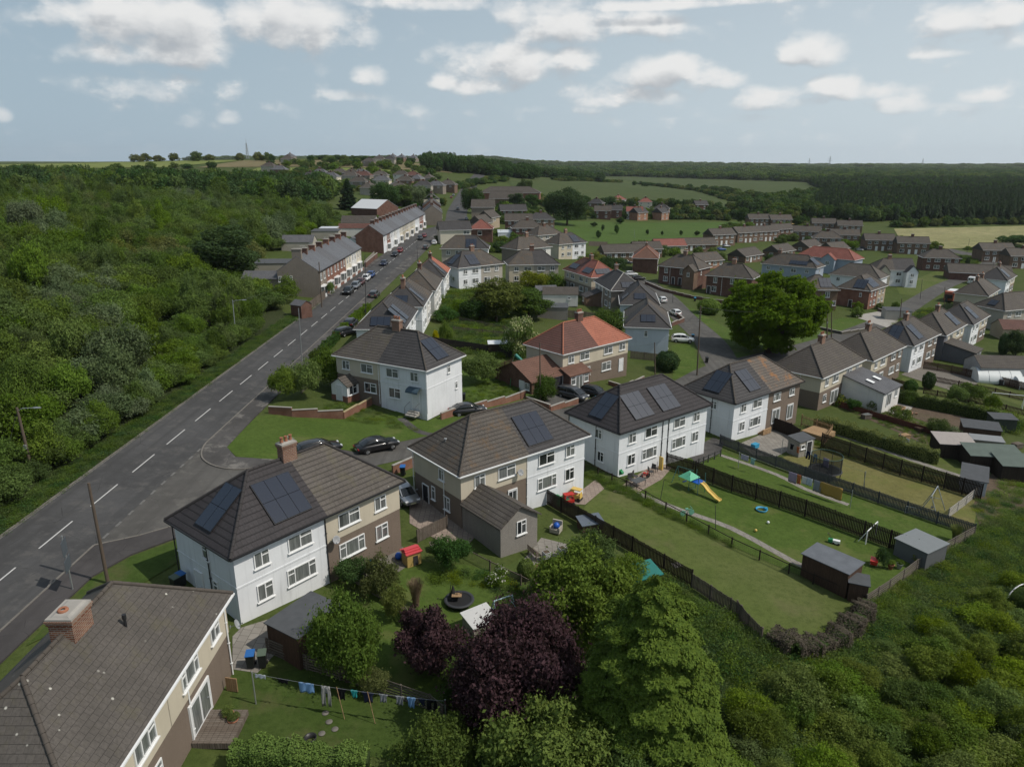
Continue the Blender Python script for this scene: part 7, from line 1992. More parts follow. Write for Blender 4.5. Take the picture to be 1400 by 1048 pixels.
DV = 'slatted garden dividers'
pf('grey weathered horizontal-slat fence behind the washing line', [(366, 892), (420, 915), (511, 944), (588, 970), (606, 985)], 1.05, 'horiz', TIMBH)
pf('dark horizontal-slat fence between white and brown back gardens', [(449, 772), (500, 806), (545, 835), (560, 860)], 1.3, 'horiz', TIMBH, 2.0)
pf('close-boarded dark fence behind the armchair patio', [(724, 676), (790, 714), (864, 756), (907, 781), (945, 803)], 1.6, 'slat', TIMBD, group=DV)
pf('weathered grey picket fence leaning by the nettles', [(945, 803), (998, 838), (1012, 848)], 1.3, 'slat', TIMB)
pf('broken grey fence panels at the end of the long lawn', [(1006, 842), (1022, 862), (1040, 880)], 1.35, 'slat', TIMB)
pf('low dark post-and-rail fence with wire along the slab path', [(799, 642), (856, 668), (910, 699), (1000, 748), (1078, 784), (1183, 829)], .95, 'wire', TIMBD, 2.2)
pf('tall dark slatted fence right of the slide garden', [(911, 640), (950, 652), (1000, 672), (1100, 706), (1180, 736), (1252, 762), (1268, 768)], 1.85, 'slat', TIMBD, group=DV)
pf('grey-stained slatted fence behind the towels', [(984, 608), (1060, 638), (1100, 653), (1200, 688), (1280, 716), (1331, 733)], 1.35, 'slat', TIMBG, group=DV)
pf('tall dark slatted fence along the dry lawn', [(1122, 612), (1160, 625), (1230, 650), (1290, 668), (1340, 684)], 2.0, 'slat', TIMBD, group=DV)
pf('weathered end fence of split rails at the scrub edge', [(1183, 829), (1215, 808), (1252, 780), (1290, 756), (1331, 733)], 1.1, 'horiz', TIMBH)
pf('whitish end fence beside the tripod swing', [(1296, 708), (1320, 690), (1342, 672)], 1.1, 'horiz', planks('bleached_boards', (.36, .34, .31), (.44, .42, .39), .15, True))
pf('red-brown board fence below the white extension', [(1146, 556), (1190, 570), (1250, 588), (1310, 604)], 1.0, 'panel', TIMBR)
pf('dark board fence behind the dug plot', [(1222, 548), (1262, 557), (1310, 566), (1360, 578)], 1.7, 'panel', TIMBD)
pf('brown lattice fence next to the white extension', [(1218, 528), (1240, 534)], 1.5, 'slat', TIMBB)
pf('brown picket fence of the nearer strip garden', [(1262, 538), (1300, 545), (1350, 555), (1400, 568)], 1.0, 'slat', TIMBB, slat=.1, gap=.08)
pf('brown picket fence of the middle strip garden', [(1270, 520), (1310, 528), (1360, 538), (1400, 548)], 1.0, 'slat', TIMBB, slat=.1, gap=.08)
pf('long brown fence below the polytunnel', [(1262, 504), (1300, 510), (1340, 519), (1400, 534)], 1.5, 'slat', TIMBB)
pf('dark brown fence with trailing ivy behind the log terrace', [(1050, 585), (1080, 596), (1092, 604)], 1.8, 'panel', TIMBD)
pf('pale timber balustrade of the raised deck', [(1095, 582), (1136, 596), (1130, 604), (1126, 610)], 1.65, 'slat', TIMBN, slat=.05, gap=.14)
pf('timber gate panels beside the brown pair', [(571, 742), (611, 722)], 1.2, 'slat', TIMB)
pf('sagging wire fence through the flower bed', [(622, 755), (670, 780), (712, 800), (735, 812)], .9, 'wire', TIMB, 2.5)
pf('low black railing round the grey terrace', [(948, 640), (968, 632), (985, 624)], .9, 'rail', METALD, 1.2)
pf('white-grey horizontal rails in the corner garden', [(412, 538), (440, 514)], 1.0, 'horiz', TIMBH, 2.0)
pf('dark board fence of the terraced garden', [(572, 470), (640, 480), (700, 489)], 1.6, 'panel', planks('blackened_wall_boards', (.035, .03, .027), (.05, .043, .038), .4, True))
pf('rustic palisade in the terraced garden', [(620, 454), (660, 458), (690, 461)], 1.1, 'slat', TIMB, slat=.06, gap=.08)
pf('weathered terrace boards of the upper garden', [(628, 440), (690, 452), (700, 456)], .9, 'horiz', TIMB)
pf('brown wire-panel fence behind the rambling shrub', [(624, 505), (680, 508), (700, 500)], 1.2, 'slat', TIMBB, slat=.03, gap=.1)
pf('grey garden fence behind the dark-roofed sheds', [(755, 432), (815, 438), (840, 445)], 1.7, 'slat', TIMB)
pf('low dark fence by the green bush of the pale pair', [(862, 490), (900, 494)], 1.4, 'slat', TIMB)
pf('pale board fence along the lane gap of the terraces', [(498, 366), (512, 352)], 1.8, 'panel', TIMBP)
pf('grey board fence beside the brick hut', [(415, 432), (445, 408)], 1.8, 'panel', TIMB)
pf('park boundary fence of grey panels', [(805, 336), (830, 337)], 2.0, 'panel', TIMB)
# walls
wall('stepped brick wall along the corner lawn', [(368, 565), (400, 570), (470, 573)], 1.0, WALLB)
wall('pale-coped return of the stepped brick wall', [(470, 573), (508, 553)], .9, WALLB, cope=plain('ochre_coping', (.34, .28, .16), .8))
wall('long red-brick wall below the white gable', [(603, 574), (640, 563), (690, 552), (718, 544)], .95, WALLB)
wall('short red-brick wall by the parked people carrier', [(720, 548), (752, 562), (790, 552)], .75, WALLB)
wall('red-brick pier wall with a blue bin behind', [(537, 648), (565, 638)], 1.0, WALLB)
wall('low brick wall in front of the orange roof', [(832, 525), (850, 532), (880, 520)], .6, WALLB)
wall('brick front wall of the large red-brick pair', [(882, 388), (905, 398), (945, 408), (990, 415)], .8, BRICK2)
wall('curved dark wall round the oval lawn', [(1120, 450), (1150, 457), (1185, 452)], .6, plain('dark_wall', (.08, .075, .06), .9))
wall('brick wall with planters by the pale pair', [(921, 430), (935, 440), (918, 446)], .9, BRICK2)
wall('brick wall of the tan brick house', [(1200, 425), (1240, 437)], .7, plain('brown_wall', (.1, .075, .055), .9))
wall('low wall in front of the terraces', [(448, 402), (470, 388), (497, 369)], .7, BRICK, world=False)
wall('brick yard wall between the terraces', [(500, 366), (516, 352)], 1.4, BRICK2)
wall('red forecourt walls of the long terrace', [(530, 342), (556, 326), (578, 312)], .7, BRICK)
# hedges
hedge('long tall clipped hedge across the narrow lawn', [pxy(p) for p in ((1112, 585), (1150, 594), (1200, 610), (1245, 624), (1282, 634))], 1.3, 1.7, LGO, dens=150, leafsz=.085)
hedge('long clipped hedge on top of the dark board fence', [pxy(p) for p in ((1222, 549), (1262, 558), (1310, 567), (1362, 580))], .8, 1.95, LG, dens=130, leafsz=.09)
hedge('dark dead bramble hedge at the end of the long lawn', [pxy(p) for p in ((1052, 878), (1085, 897), (1110, 896), (1150, 880), (1178, 850), (1186, 834))], 1.3, 1.1, LBRN, dens=420, leafsz=.06, rough=.2)
hedge('clipped privet hedge along the bottom edge', [pxy(p) for p in ((318, 1052), (400, 1056), (505, 1062))], 1.1, 1.5, LG2, dens=520, leafsz=.06)
hedge('front hedge along the main road pavement', [(-29.0, 117), (-29.0, 128), (-28.6, 140)], 1.0, 1.2, LG2, dens=120, leafsz=.1)
hedge('dark front hedge of the end-on pairs', [(-28.8, 104), (-28.8, 114)], 1.0, 1.3, LGD, dens=120, leafsz=.1)
hedge('long dark hedge behind the park houses', [pxy(p) for p in ((742, 302), (800, 300))], 2, 2, LGD, dens=30, leafsz=.25)

# ------------------------------------------------------------------ sheds and outbuildings
def shed(label, corner, ang, L, D, h, rise, wmat, rmat, roof='gable', name='shed', cat='shed', door_at=None, win=None, ov=.12, group=None, eave_px=True, axis='x'):
 "corner: pixel of the near eave corner"
 p = W(*corner, h); t = thing(name, label, cat, (p.x, p.y, p.z), R(ang), group)
 m = MB(); m.box(L/2, D/2, -.5, L, D, h+.5-.03)
 if roof == 'gable':
  m.add([(0, 0, h-.04), (0, D, h-.04), (0, D/2, h+rise-.08), (L, 0, h-.04), (L, D, h-.04), (L, D/2, h+rise-.08)], [(2, 1, 0), (3, 4, 5), (0, 3, 5, 2), (1, 2, 5, 4)])
  m.build('walls', wmat, t)
  gable_slopes(-ov, L+ov, D+2*ov, h-.04, rise, .06, -ov).build('roof', rmat, t)
 else:
  m.add([(0, D, h-.03), (L, D, h-.03), (L, D, h+rise-.05), (0, D, h+rise-.05), (0, 0, h-.03), (L, 0, h-.03)], [(0, 1, 2, 3), (4, 0, 3), (1, 5, 2), (4, 3, 2, 5)])
  m.build('walls', wmat, t)
  r = MB(); q = [(-ov, -ov, h), (L+ov, -ov, h), (L+ov, D+ov, h+rise), (-ov, D+ov, h+rise)]
  r.add(q+[(x, y, z-.07) for x, y, z in q], [(0, 1, 2, 3), (7, 6, 5, 4), (0, 4, 5, 1), (1, 5, 6, 2), (2, 6, 7, 3), (3, 7, 4, 0)])
  r.build('roof', rmat, t)
 if door_at:
  f, u = door_at
  if f == 'F': door(t, u, -.004, 0, 0, .85, min(1.8, h-.15), DOORD)
  else: door(t, -.004, u, 0, -math.pi/2, .85, min(1.8, h-.15), DOORD)
 if win:
  f, u = win
  if f == 'F': window(t, u, -.004, h*.5, 0, .7, .55, 1, 'x')
  else: window(t, -.004, u, h*.5, -math.pi/2, .7, .55, 1, 'x')
 return t
def vec_ang(a, b, dz=0):
 p, q = W(*a, dz), W(*b, dz); return math.degrees(math.atan2(q.y-p.y, q.x-p.x)), math.hypot(q.x-p.x, q.y-p.y)
# by corner pixels of the roof: near-left, near-right
def shed_px(label, a, b, D, h, rise, wmat, rmat, roof='pent', **k):
 ang, L = vec_ang(a, b, h); return shed(label, a, ang, L, D, h, rise, wmat, rmat, roof, **k)
shed_px('dark flat-roofed shed behind the leafy tree', (364, 850), (407, 876), 3.6, 2.1, .12, TIMBB, FELT)
shed_px('long dark shed with pale felt patches beside the long lawn', (1098, 756), (1160, 787), 2.3, 2.1, .15, TIMBB, plain('worn_blue_felt', (.105, .115, .13), .7, .4, 0, .35, 1.5))
shed_px('small dark lean-to shed at the end of the long one', (1162, 795), (1188, 802), 1.4, 1.75, .12, TIMBB, FELT)
shed_px('grey metal-roofed shed in the corner by the slatted fence', (1225, 735), (1268, 757), 3.0, 1.7, .1, plain('grey_metal_wall', (.10, .105, .11), .6), plain('grey_metal_roof', (.17, .185, .19), .55, .4, 0, .12))
shed_px('pale-walled shed with a flat grey roof behind the end fence', (1314, 652), (1350, 661), 4.6, 1.65, .12, plain('blue_white_wall', (.42, .45, .48), .7), FELT)
shed('long lean-to with pale and green roof sheets by the narrow lawn', (1286, 606), -9, 4.2, 3.0, 1.9, .5, TIMBD, plain('pale_roof_sheet', (.30, .27, .25), .7, .3, 0, .2), 'pent')
shed('second section of the long lean-to with green felt', (1328, 622), -9, 6, 3.0, 1.9, .5, TIMBD, FELTG, 'pent')
shed('third section of the long lean-to running out of the picture', (1372, 636), -9, 7, 3.0, 1.9, .5, TIMBD, FELTG, 'pent')
shed('grey-painted shed beside the netted trampoline', (1094, 604), 30, 2.6, 1.7, 2.05, .25, TIMBP, FELT, 'pent', door_at=('F', 1.7), win=('F', .6))
shed('grey-roofed shed with an orange end by the dug plot', (1318, 583), -22, 4.4, 2.6, 1.8, .35, TIMBB, FELT, 'pent')
shed('low grey-roofed shed in front of the orange-ended one', (1330, 600), -18, 3.6, 1.6, 1.5, .2, TIMBP, plain('pale_felt', (.2, .21, .22), .8), 'pent')
shed('dark green shed at the end of the strip garden', (1360, 572), -10, 3, 2.2, 1.9, .2, plain('dark_green_boards', (.03, .04, .03), .8), FELT, 'pent')
shed('teal-roofed low shed against the slatted divider', (871, 793), 25, 2.3, 1.6, 1.2, .35, TIMBB, plain('teal_roof_sheet', (.015, .14, .12), .5, .4, 0, .2), 'pent')
shed('dark roofed hutch with a white edge in the long lawn corner', (797, 718), 18, 2.0, 1.3, .9, .25, TIMBB, plain('slate_blue_sheet', (.10, .12, .15), .45), 'pent')
shed('white-roofed low shed half hidden by the purple tree', (648, 858), 35, 1.9, 1.5, 1.0, .3, TIMBP, plain('white_roof_sheet', (.48, .48, .47), .5, .4, 0, .1), 'pent')
shed('open play shelter with a shiny white sheet roof', (668, 470), 5, 3.2, 1.6, 1.9, .2, TIMBD, plain('shiny_white_sheet', (.62, .64, .66), .3, .5, 0, .06), 'pent')
shed('red-brick hut with a dark slate roof at the roadside', (397, 416), -30, 2.6, 2.6, 2.2, .8, BRICK2, SLATE2, 'gable', 'brick_hut', 'hut')
shed('white garage with a brown roof behind the garden trees', (742, 402), -4, 8.2, 5.2, 2.3, 1.4, WHITE2, TBROWN2, 'gable', 'garage', 'garage', win=('F', 6.2))
shed('grey-roofed garage to the left of the white one', (734, 398), 8, 5, 4, 2.2, 1.1, BEIGE, SLATE2, 'gable', 'garage', 'garage')
shed('grey flat-roofed outhouse below the white garage', (735, 420), -3, 6.4, 3.6, 2.2, .3, GREYDASH, FELT, 'pent', 'outhouse', 'outhouse')
shed('pale low shed with a dark roof behind the end terrace', (347, 360), 4, 8, 4.2, 2.2, .5, BEIGE, FELT, 'pent')
shed('beige double garage in the yards behind the terraces', (384, 331), 3, 9, 6, 2.4, 1.8, BEIGE, SLATE2, 'gable', 'garage', 'garage')
shed('low flat-roofed garage behind the near terrace', (425, 316), 3, 9, 6, 2.4, .3, BEIGE, FELT, 'pent', 'garage', 'garage')
shed('pale-roofed garage behind the near terrace', (436, 312), 3, 6, 5, 2.4, .2, BEIGE, plain('pale_garage_roof', (.45, .47, .5), .6), 'pent', 'garage', 'garage')
shed('long brown-roofed garage row with white gable', (466, 304), 2, 13, 7, 2.6, 2.4, WHITE2, TBROWN2, 'gable', 'garage', 'garage')
shed('red-roofed garage row below the brown one', (462, 312), 2, 11, 5, 2.5, 1.6, WHITE2, TMAROON, 'gable', 'garage', 'garage')
shed('brick hall with a broad white roof behind the long terrace', (480, 284), -30, 15, 15, 4.2, 3.6, BRICK2, plain('white_hall_roof', (.52, .53, .54), .5, .4, 0, .06), 'gable', 'hall', 'hall')
shed('flat grey outbuilding beside the brick hall', (508, 288), 0, 12, 8, 3, .3, BRICK2, plain('grey_sheet_roof', (.2, .21, .23), .7), 'pent', 'outbuilding', 'outbuilding')
shed('white conservatory behind the brown gabled houses', (681, 318), 5, 6, 5, 2.6, .8, WHITE, plain('conservatory_roof', (.45, .48, .5), .3), 'pent', 'conservatory', 'conservatory')
shed('small grey house-like garage by the park corner', (762, 344), 20, 4, 4, 2.4, 1.2, WHITE2, SLATE2, 'gable', 'garage', 'garage')
shed('long grey-roofed garage behind the polytunnel', (1342, 502), -6, 14, 6, 2.6, 1.6, rendered('grey_garage_wall', (.30, .305, .31), 30), TBROWN2, 'gable', 'garage', 'garage')
shed('maroon-roofed garage at the right edge', (1372, 450), -10, 8, 6, 2.5, 1.8, TAN, TMAROON, 'gable', 'garage', 'garage')
shed('brown lean-to garage at the brick corner house', (1212, 424), -12, 6, 4, 2.4, .2, rendered('pale_garage', (.4, .38, .34), 30), FELT, 'pent', 'garage', 'garage')
# polytunnel
def polytunnel(label, px, ang, L, r, h):
 p = W(*px); t = thing('polytunnel', label, 'polytunnel', p, R(ang))
 m = MB(); n = 14; rings = []
 for k in range(9):
  x = L*k/8; e = 1-.0*abs(k-4)
  rings.append([(x, r*math.cos(math.pi*j/n), h*math.sin(math.pi*j/n)**.9*e*(1-.01*(k % 2))) for j in range(n+1)])
 m.loft(rings, True); m.build('cover', plain('white_polythene', (.62, .64, .63), .35, .4, 0, .06, 1.0), t)
 f = MB()
 for k in range(0, 9, 2):
  f.path([(L*k/8, (r+.02)*math.cos(math.pi*j/n), (h+.02)*math.sin(math.pi*j/n)**.9) for j in range(n+1)], .025)
 f.build('hoops', METAL, t)
polytunnel('large white polytunnel beside the grey garage', (1330, 518), -14, 7.0, 2.6, 2.2)
polytunnel('second white polytunnel at the right edge', (1386, 528), -12, 7, 2.0, 1.8)

# ------------------------------------------------------------------ poles, lamps, signs, wires
def pole(label, px, top, r=.13, arm=None, lean=(0, 0), box_=False, group=None, cat='pole', name='utility_pole', mat=None):
 p = W(*px); u, hh, d = ray(*top); h = CZ+d*p.y/hh-p.z; dx = u/hh*p.y-p.x
 t = thing(name, label, cat, p, 0, group)
 m = MB(); m.tube((0, 0, -.5), (dx, 0, h), r, r*.68, 10); m.build('post', mat or POLEW, t)
 if box_: q = MB(); q.box(dx*.45, -.16, h*.42, .22, .16, .4); q.build('junction_box', METAL, t)
 if arm == 'cross':
  q = MB(); q.box(dx, 0, h-.5, 1.3, .1, .12)
  for s in (-.5, -.2, .2, .5): q.tube((dx+s, 0, h-.4), (dx+s, 0, h-.22), .04, .05, 6)
  q.build('cross_arm', POLEW, t)
 elif arm == 'lamp':
  q = MB(); q.path([(dx, 0, h-.3), (dx+.5, -.05, h-.05), (dx+1.5, -.1, h+.02)], .035); q.build('bracket', METAL, t)
  l = MB(); l.loft([[(dx+1.45+.65*k, -.1+.13*c*w_, h+.02+.08*s*w_) for c, s in ((1, 0), (.7, .7), (0, 1), (-.7, .7), (-1, 0), (-.7, -.7), (0, -.8), (.7, -.7))] for k, w_ in ((0, .6), (.4, 1.1), (1, .7))]); l.build('lamp_head', METAL, t)
 elif arm == 'steps':
  q = MB()
  for k in range(5): q.box(dx, 0, h-1-.45*k, .5, .04, .04)
  q.build('steps', METAL, t)
 return t, Vector((p.x+dx, p.y, p.z+h-.25))
wires = {}
_, wires['near'] = pole('bare wooden pole by the pavement next to the near house', (148, 798), (121, 660), .13)
_, wires['wood'] = pole('wooden pole with a lamp arm standing in the roadside scrub', (46, 652), (23, 557), .15, 'lamp', box_=True)
_, wires['scrub'] = pole('thin grey pole with a lamp in the middle of the scrub', (323, 468), (318, 410), .09, 'lamp', mat=METAL)
pole('tall grey street lamp on the corner pavement', (413, 494), (408, 421), .07, None, name='street_lamp', cat='street lamp', mat=METAL)
l_, _ = pole('dark street lamp on the right pavement before the terraces', (500, 432), (499, 348), .07, None, name='street_lamp', cat='street lamp', mat=METALD)
_, wires['gable'] = pole('wooden pole in front of the blank grey-brown gable', (440, 420), (436, 358), .12)
_, wires['r1'] = pole('slim wooden pole by the garage drive', (739, 551), (738, 468), .11)
_, wires['r2'] = pole('wooden pole between the red roof and the pale end-on pair', (896, 513), (895, 468), .11)
_, wires['r3'] = pole('tall dark pole beside the estate road junction', (953, 513), (958, 418), .13, 'steps')
_, wires['r4'] = pole('stout pole with a transformer beside the big round tree', (1131, 462), (1131, 414), .16, 'steps', box_=True); pole('second post of the transformer pair by the round tree', (1137, 462), (1137, 416), .13)
_, wires['r5'] = pole('dark pole in the front garden of the white-left pair', (1230, 441), (1233, 408), .12)
_, wires['r6'] = pole('slim dark pole beside the refuse lorry', (1291, 424), (1292, 392), .1)
for px, tp, lab in (((571, 358), (570, 332), 'dark street lamp beside the end-on pairs'), ((606, 330), (606, 300), 'street lamp on the road bend'), ((1258, 409), (1261, 382), 'lamp post in front of the white gabled house'), ((1323, 410), (1328, 380), 'lamp post beside the parked white van'), ((1354, 390), (1360, 350), 'tall lamp post on the far estate road'), ((1342, 379), (1345, 350), 'slim lamp post near the young trees'),
     ((1322, 345), (1326, 326), 'telegraph pole at the cereal field corner'), ((1108, 300), (1109, 284), 'pole at the wood edge'), ((763, 377), (763, 330), 'tall pole in front of the cream and white pair'), ((901, 395), (901, 356), 'pole at the corner of the large brick pair'), ((1000, 402), (998, 370), 'pole before the half-hidden brick pair'),
     ((868, 326), (867, 313), 'white pole on the park edge'), ((750, 306), (750, 292), 'pole at the near corner of the park'), ((622, 262), (622, 246), 'lamp post near the road crest'), ((412, 316), (412, 296), 'pole standing in the yards behind the near terrace'), ((631, 275), (631, 258), 'lamp post on the upper main road'), ((920, 414), (920, 396), 'thin lamp post beside the white cars')):
 pole(lab, px, tp, .07, None, name='lamp_post', cat='lamp post', mat=METALD if 'white' not in lab[:6] else METAL)
def wire(label, a, b, sag=.6, r=.012):
 pts_ = []
 for k in range(13):
  t = k/12; p = a.lerp(b, t); p = p.copy(); p.z -= sag*4*t*(1-t); pts_.append(p)
 m = MB(); m.path(pts_, r, 5); o = m.build('overhead_wire', METALD, None); tag(o, label, 'wire')
wire('overhead wire from the transformer pole to the junction pole', wires['r4'], wires['r3'], 1.2, .02)
wire('overhead wire between the garage pole and the junction pole', wires['r1'], wires['r2'], .6)
wire('overhead wire across the estate road from the junction pole', wires['r2'], wires['r3'], .8)
wire('stay wire of the roadside scrub pole', wires['wood'], W(0, 655), .0, .015)
wire('overhead wire from the grey gable pole into the scrub', wires['gable'], wires['scrub'], 1.0)
# direction sign seen from behind
p = W(100, 807); t = thing('road_sign', 'grey direction sign on a steel post seen from behind', 'sign', p, R(-72))
m = MB(); u, hh, d = ray(84, 732); sh = CZ+d*p.y/hh-p.z; m.tube((0, 0, -.3), (0, 0, sh), .05, .05, 10); m.build('post', METAL, t)
for zz, hh_, w_ in ((sh-1.35, 1.1, 1.05), (sh-2.5, .9, 1.25)):
 m = MB(); m.box(.12, .06, zz, w_, .02, hh_); m.build('sign_plate', plain('sign_back', (.10, .12, .14), .5, .4, .3, .1), t)
# mast, turbine, pylons far away
def mast(px, topy, label):
 p = W(*px); u, hh, d = ray(px[0], topy); h = CZ+d*p.y/hh-p.z; t = thing('radio_mast', label, 'mast', p)
 m = MB(); a0 = h*.06
 for sx, sy in ((-1, -1), (1, -1), (1, 1), (-1, 1)): m.tube((sx*a0, sy*a0, 0), (sx*a0*.25, sy*a0*.25, h*.8), .22, .16, 5)
 k = 9
 for i in range(k):
  z0, z1 = h*.8*i/k, h*.8*(i+1)/k; w0 = a0*(1-.75*i/k); w1 = a0*(1-.75*(i+1)/k)
  for (ax, ay), (bx, by) in (((-1, -1), (1, -1)), ((1, -1), (1, 1)), ((1, 1), (-1, 1)), ((-1, 1), (-1, -1))):
   m.tube((ax*w0, ay*w0, z0), (bx*w1, by*w1, z1), .09, .09, 4); m.tube((bx*w0, by*w0, z0), (ax*w1, ay*w1, z1), .09, .09, 4)
 m.build('lattice', METAL, t); m = MB(); m.tube((0, 0, h*.78), (0, 0, h), .2, .1, 6); m.build('aerial', METAL, t)
mast((340, 229), 189, 'tall lattice radio mast on the left skyline')
def turbine(px, topy, label):
 p = W(*px); p.x *= 3; p.y *= 3; p.z = H(p.x, p.y); u, hh, d = ray(px[0], topy); h = CZ+d*p.y/hh-p.z; p.x = p.y*(px[0]-700)/(FPX*CP+(524-px[1])*SP)
 t = thing('wind_turbine', label, 'wind turbine', p); m = MB(); m.tube((0, 0, -5), (0, 0, h), h*.03, h*.018, 8); m.build('tower', UPVC, t)
 for k, nm in enumerate((100, 220, 340)):
  a = R(nm); m = MB(); L = h*.62; m.add([(0, -1, h), (math.cos(a)*L*.25-math.sin(a)*h*.025, -1, h+math.sin(a)*L*.25+math.cos(a)*h*.025), (math.cos(a)*L, -1, h+math.sin(a)*L), (math.cos(a)*L*.25+math.sin(a)*h*.02, -1, h+math.sin(a)*L*.25-math.cos(a)*h*.02)], [(0, 1, 2, 3)])
  q = len(m.v); m.add([(x, y-.5, z) for x, y, z in m.v[:4]], [(3, 2, 1, 0), (0, 1, 1-q+1, 0)] if False else [(3, 2, 1, 0)]); m.build('blade', UPVC, t)
 m = MB(); m.box(0, .5, h-h*.025, h*.05, h*.12, h*.05); m.build('nacelle', UPVC, t)
turbine((620, 236), 212, 'wind turbine above the dark skyline trees')
for i, (px, ty) in enumerate(((1134, 213), (1106, 216), (1261, 216))):
 x = px-700; Y = 3800.0; X = Y*x/(FPX*CP+(524-225)*SP); z = H(X, Y); u, hh, d = ray(px, ty); h = CZ+d*Y/hh-z
 t = thing('pylon', 'faint electricity pylon on the right skyline', 'pylon', (X, Y, z), .3*i, 'pylons on the skyline'); m = MB(); a0 = h*.09
 for sx, sy in ((-1, -1), (1, -1), (1, 1), (-1, 1)): m.tube((sx*a0, sy*a0, 0), (0, 0, h), .5, .35, 5)
 for k in range(6):
  z0, z1 = h*k/6, h*(k+1)/6; w0, w1 = a0*(1-k/6), a0*(1-(k+1)/6); m.tube((-w0, -w0, z0), (w1, -w1, z1), .3, .3, 4); m.tube((w0, -w0, z0), (-w1, -w1, z1), .3, .3, 4)
 m.build('lattice', METAL, t); m = MB()
 for q, ww in ((.62, .22), (.76, .17), (.9, .12)): m.beam((-h*ww, 0, h*q), (h*ww, 0, h*q), .6, .8)
 m.build('cross_arms', METAL, t)

# ------------------------------------------------------------------ cars and lorries
def cpx(kind, px, deg, col, label, group=None, detail=True, **k): return car(kind, W(*px)+Vector((0, 0, .06)), deg, col, label, group, detail, **k)
cpx('saloon', (516, 615), 33, 'black', 'black saloon parked on the side street by the corner lawn')
cpx('estate', (437, 620), 33, 'black', 'dark estate car partly hidden behind the brown roof ridge')
cpx('hatch', (553, 683), -58, 'silver', 'silver hatchback on the drive between the two brown pairs')
cpx('saloon', (640, 566), 20, 'black', 'black saloon parked beside the long red-brick wall')
cpx('mpv', (783, 545), -40, 'grey', 'dark grey people carrier on the drive of the orange-roofed pair')
cpx('hatch', (812, 541), -40, 'black', 'black hatchback beside the people carrier')
cpx('suv', (933, 468), -8, 'white', 'white crossover on the grass verge by the pale end-on pair')
cpx('hatch', (905, 413), 95, 'white', 'small white hatchback on the estate road')
cpx('hatch', (923, 431), 100, 'white', 'white hatchback parked beside the brick planters')
PK = 'cars parked along the terraces'
for px, k, c, d, lab in (((476, 402), 'suv', 'black', -90, 'black car first in the parked row by the near terrace'), ((486, 394), 'estate', 'silver', -90, 'silver car second in the row by the near terrace'), ((493, 389), 'hatch', 'maroon', -90, 'maroon car in the row by the near terrace'), ((500.5, 383.5), 'hatch', 'white', -90, 'white car in the row by the near terrace'),
      ((507, 379), 'hatch', 'blue', -90, 'bright blue car at the end of the near terrace row'), ((525, 363), 'hatch', 'navy', -90, 'navy car parked alone before the dark brick gable'), ((540, 350.5), 'hatch', 'black', -90, 'black car by the white start of the long terrace'), ((547, 345), 'hatch', 'red', -90, 'dull red car behind the black one'),
      ((574.5, 328), 'suv', 'black', -90, 'black car half way down the long terrace'), ((580, 324.5), 'hatch', 'red', -90, 'red car near the end of the long terrace'), ((582, 341), 'hatch', 'grey', 90, 'grey car waiting on the right of the road'), ((594, 334), 'hatch', 'white', 90, 'white car beside the cream gabled house'),
      ((626, 287), 'suv', 'black', -85, 'black car with white light on the upper road'), ((638, 301), 'hatch', 'silver', 90, 'silver car by the tall gable block'), ((620, 268), 'hatch', 'silver', -85, 'silver car by the upper terraces'), ((617, 271), 'hatch', 'red', -85, 'red car by the upper terraces'), ((625, 259), 'hatch', 'white', -85, 'white car nearer the crest'), ((631, 254.5), 'hatch', 'white', -85, 'white car just below the crest')):
 cpx(k, px, d, c, lab, PK, False)
cpx('estate', (512, 406), 90, 'grey', 'dark grey car driving away on the right lane', name='moving_car')
cpx('suv', (480, 447), 88, 'black', 'dark car behind the railings of the first end-on pair'); cpx('estate', (474, 458), 60, 'black', 'second dark car beside the first end-on pair')
for px, k, c, d, lab in (((863, 377), 'hatch', 'white', 10, 'white car in the yard of the dark red-brick house'), ((873, 383), 'hatch', 'black', 12, 'dark car in the yard of the dark red-brick house'), ((856, 361), 'estate', 'navy', 10, 'navy car behind the red-roofed pair'), ((916, 345), 'suv', 'white', 12, 'white car outside the red-roofed bungalow'), ((986, 343), 'suv', 'blue', 15, 'blue car before the brown-roofed pairs'),
      ((993, 338), 'hatch', 'silver', 15, 'silver car before the brown-roofed pairs'), ((972, 343), 'hatch', 'grey', 15, 'grey car before the brown-roofed pairs'), ((1179, 342), 'suv', 'black', -20, 'black car beside the bright round garden tree'), ((1174, 343), 'hatch', 'silver', -20, 'silver car left of the black one'), ((1347, 391), 'hatch', 'white', 50, 'white car below the big white van'), ((1342, 404), 'hatch', 'grey', 48, 'grey car by the dark roofs on the far road')):
 cpx(k, px, d, c, lab, 'cars about the estate', False)
van(W(1328, 387), 50, 'white panel van parked on the far estate road'); van(W(1352, 383), 48, 'larger white high-roofed van on the far estate road', None, 6.6, 2.8); van(W(643, 248.5), -88, 'white van at the very crest of the main road'); van(W(394, 304), 10, 'white van in the yards behind the near terrace')
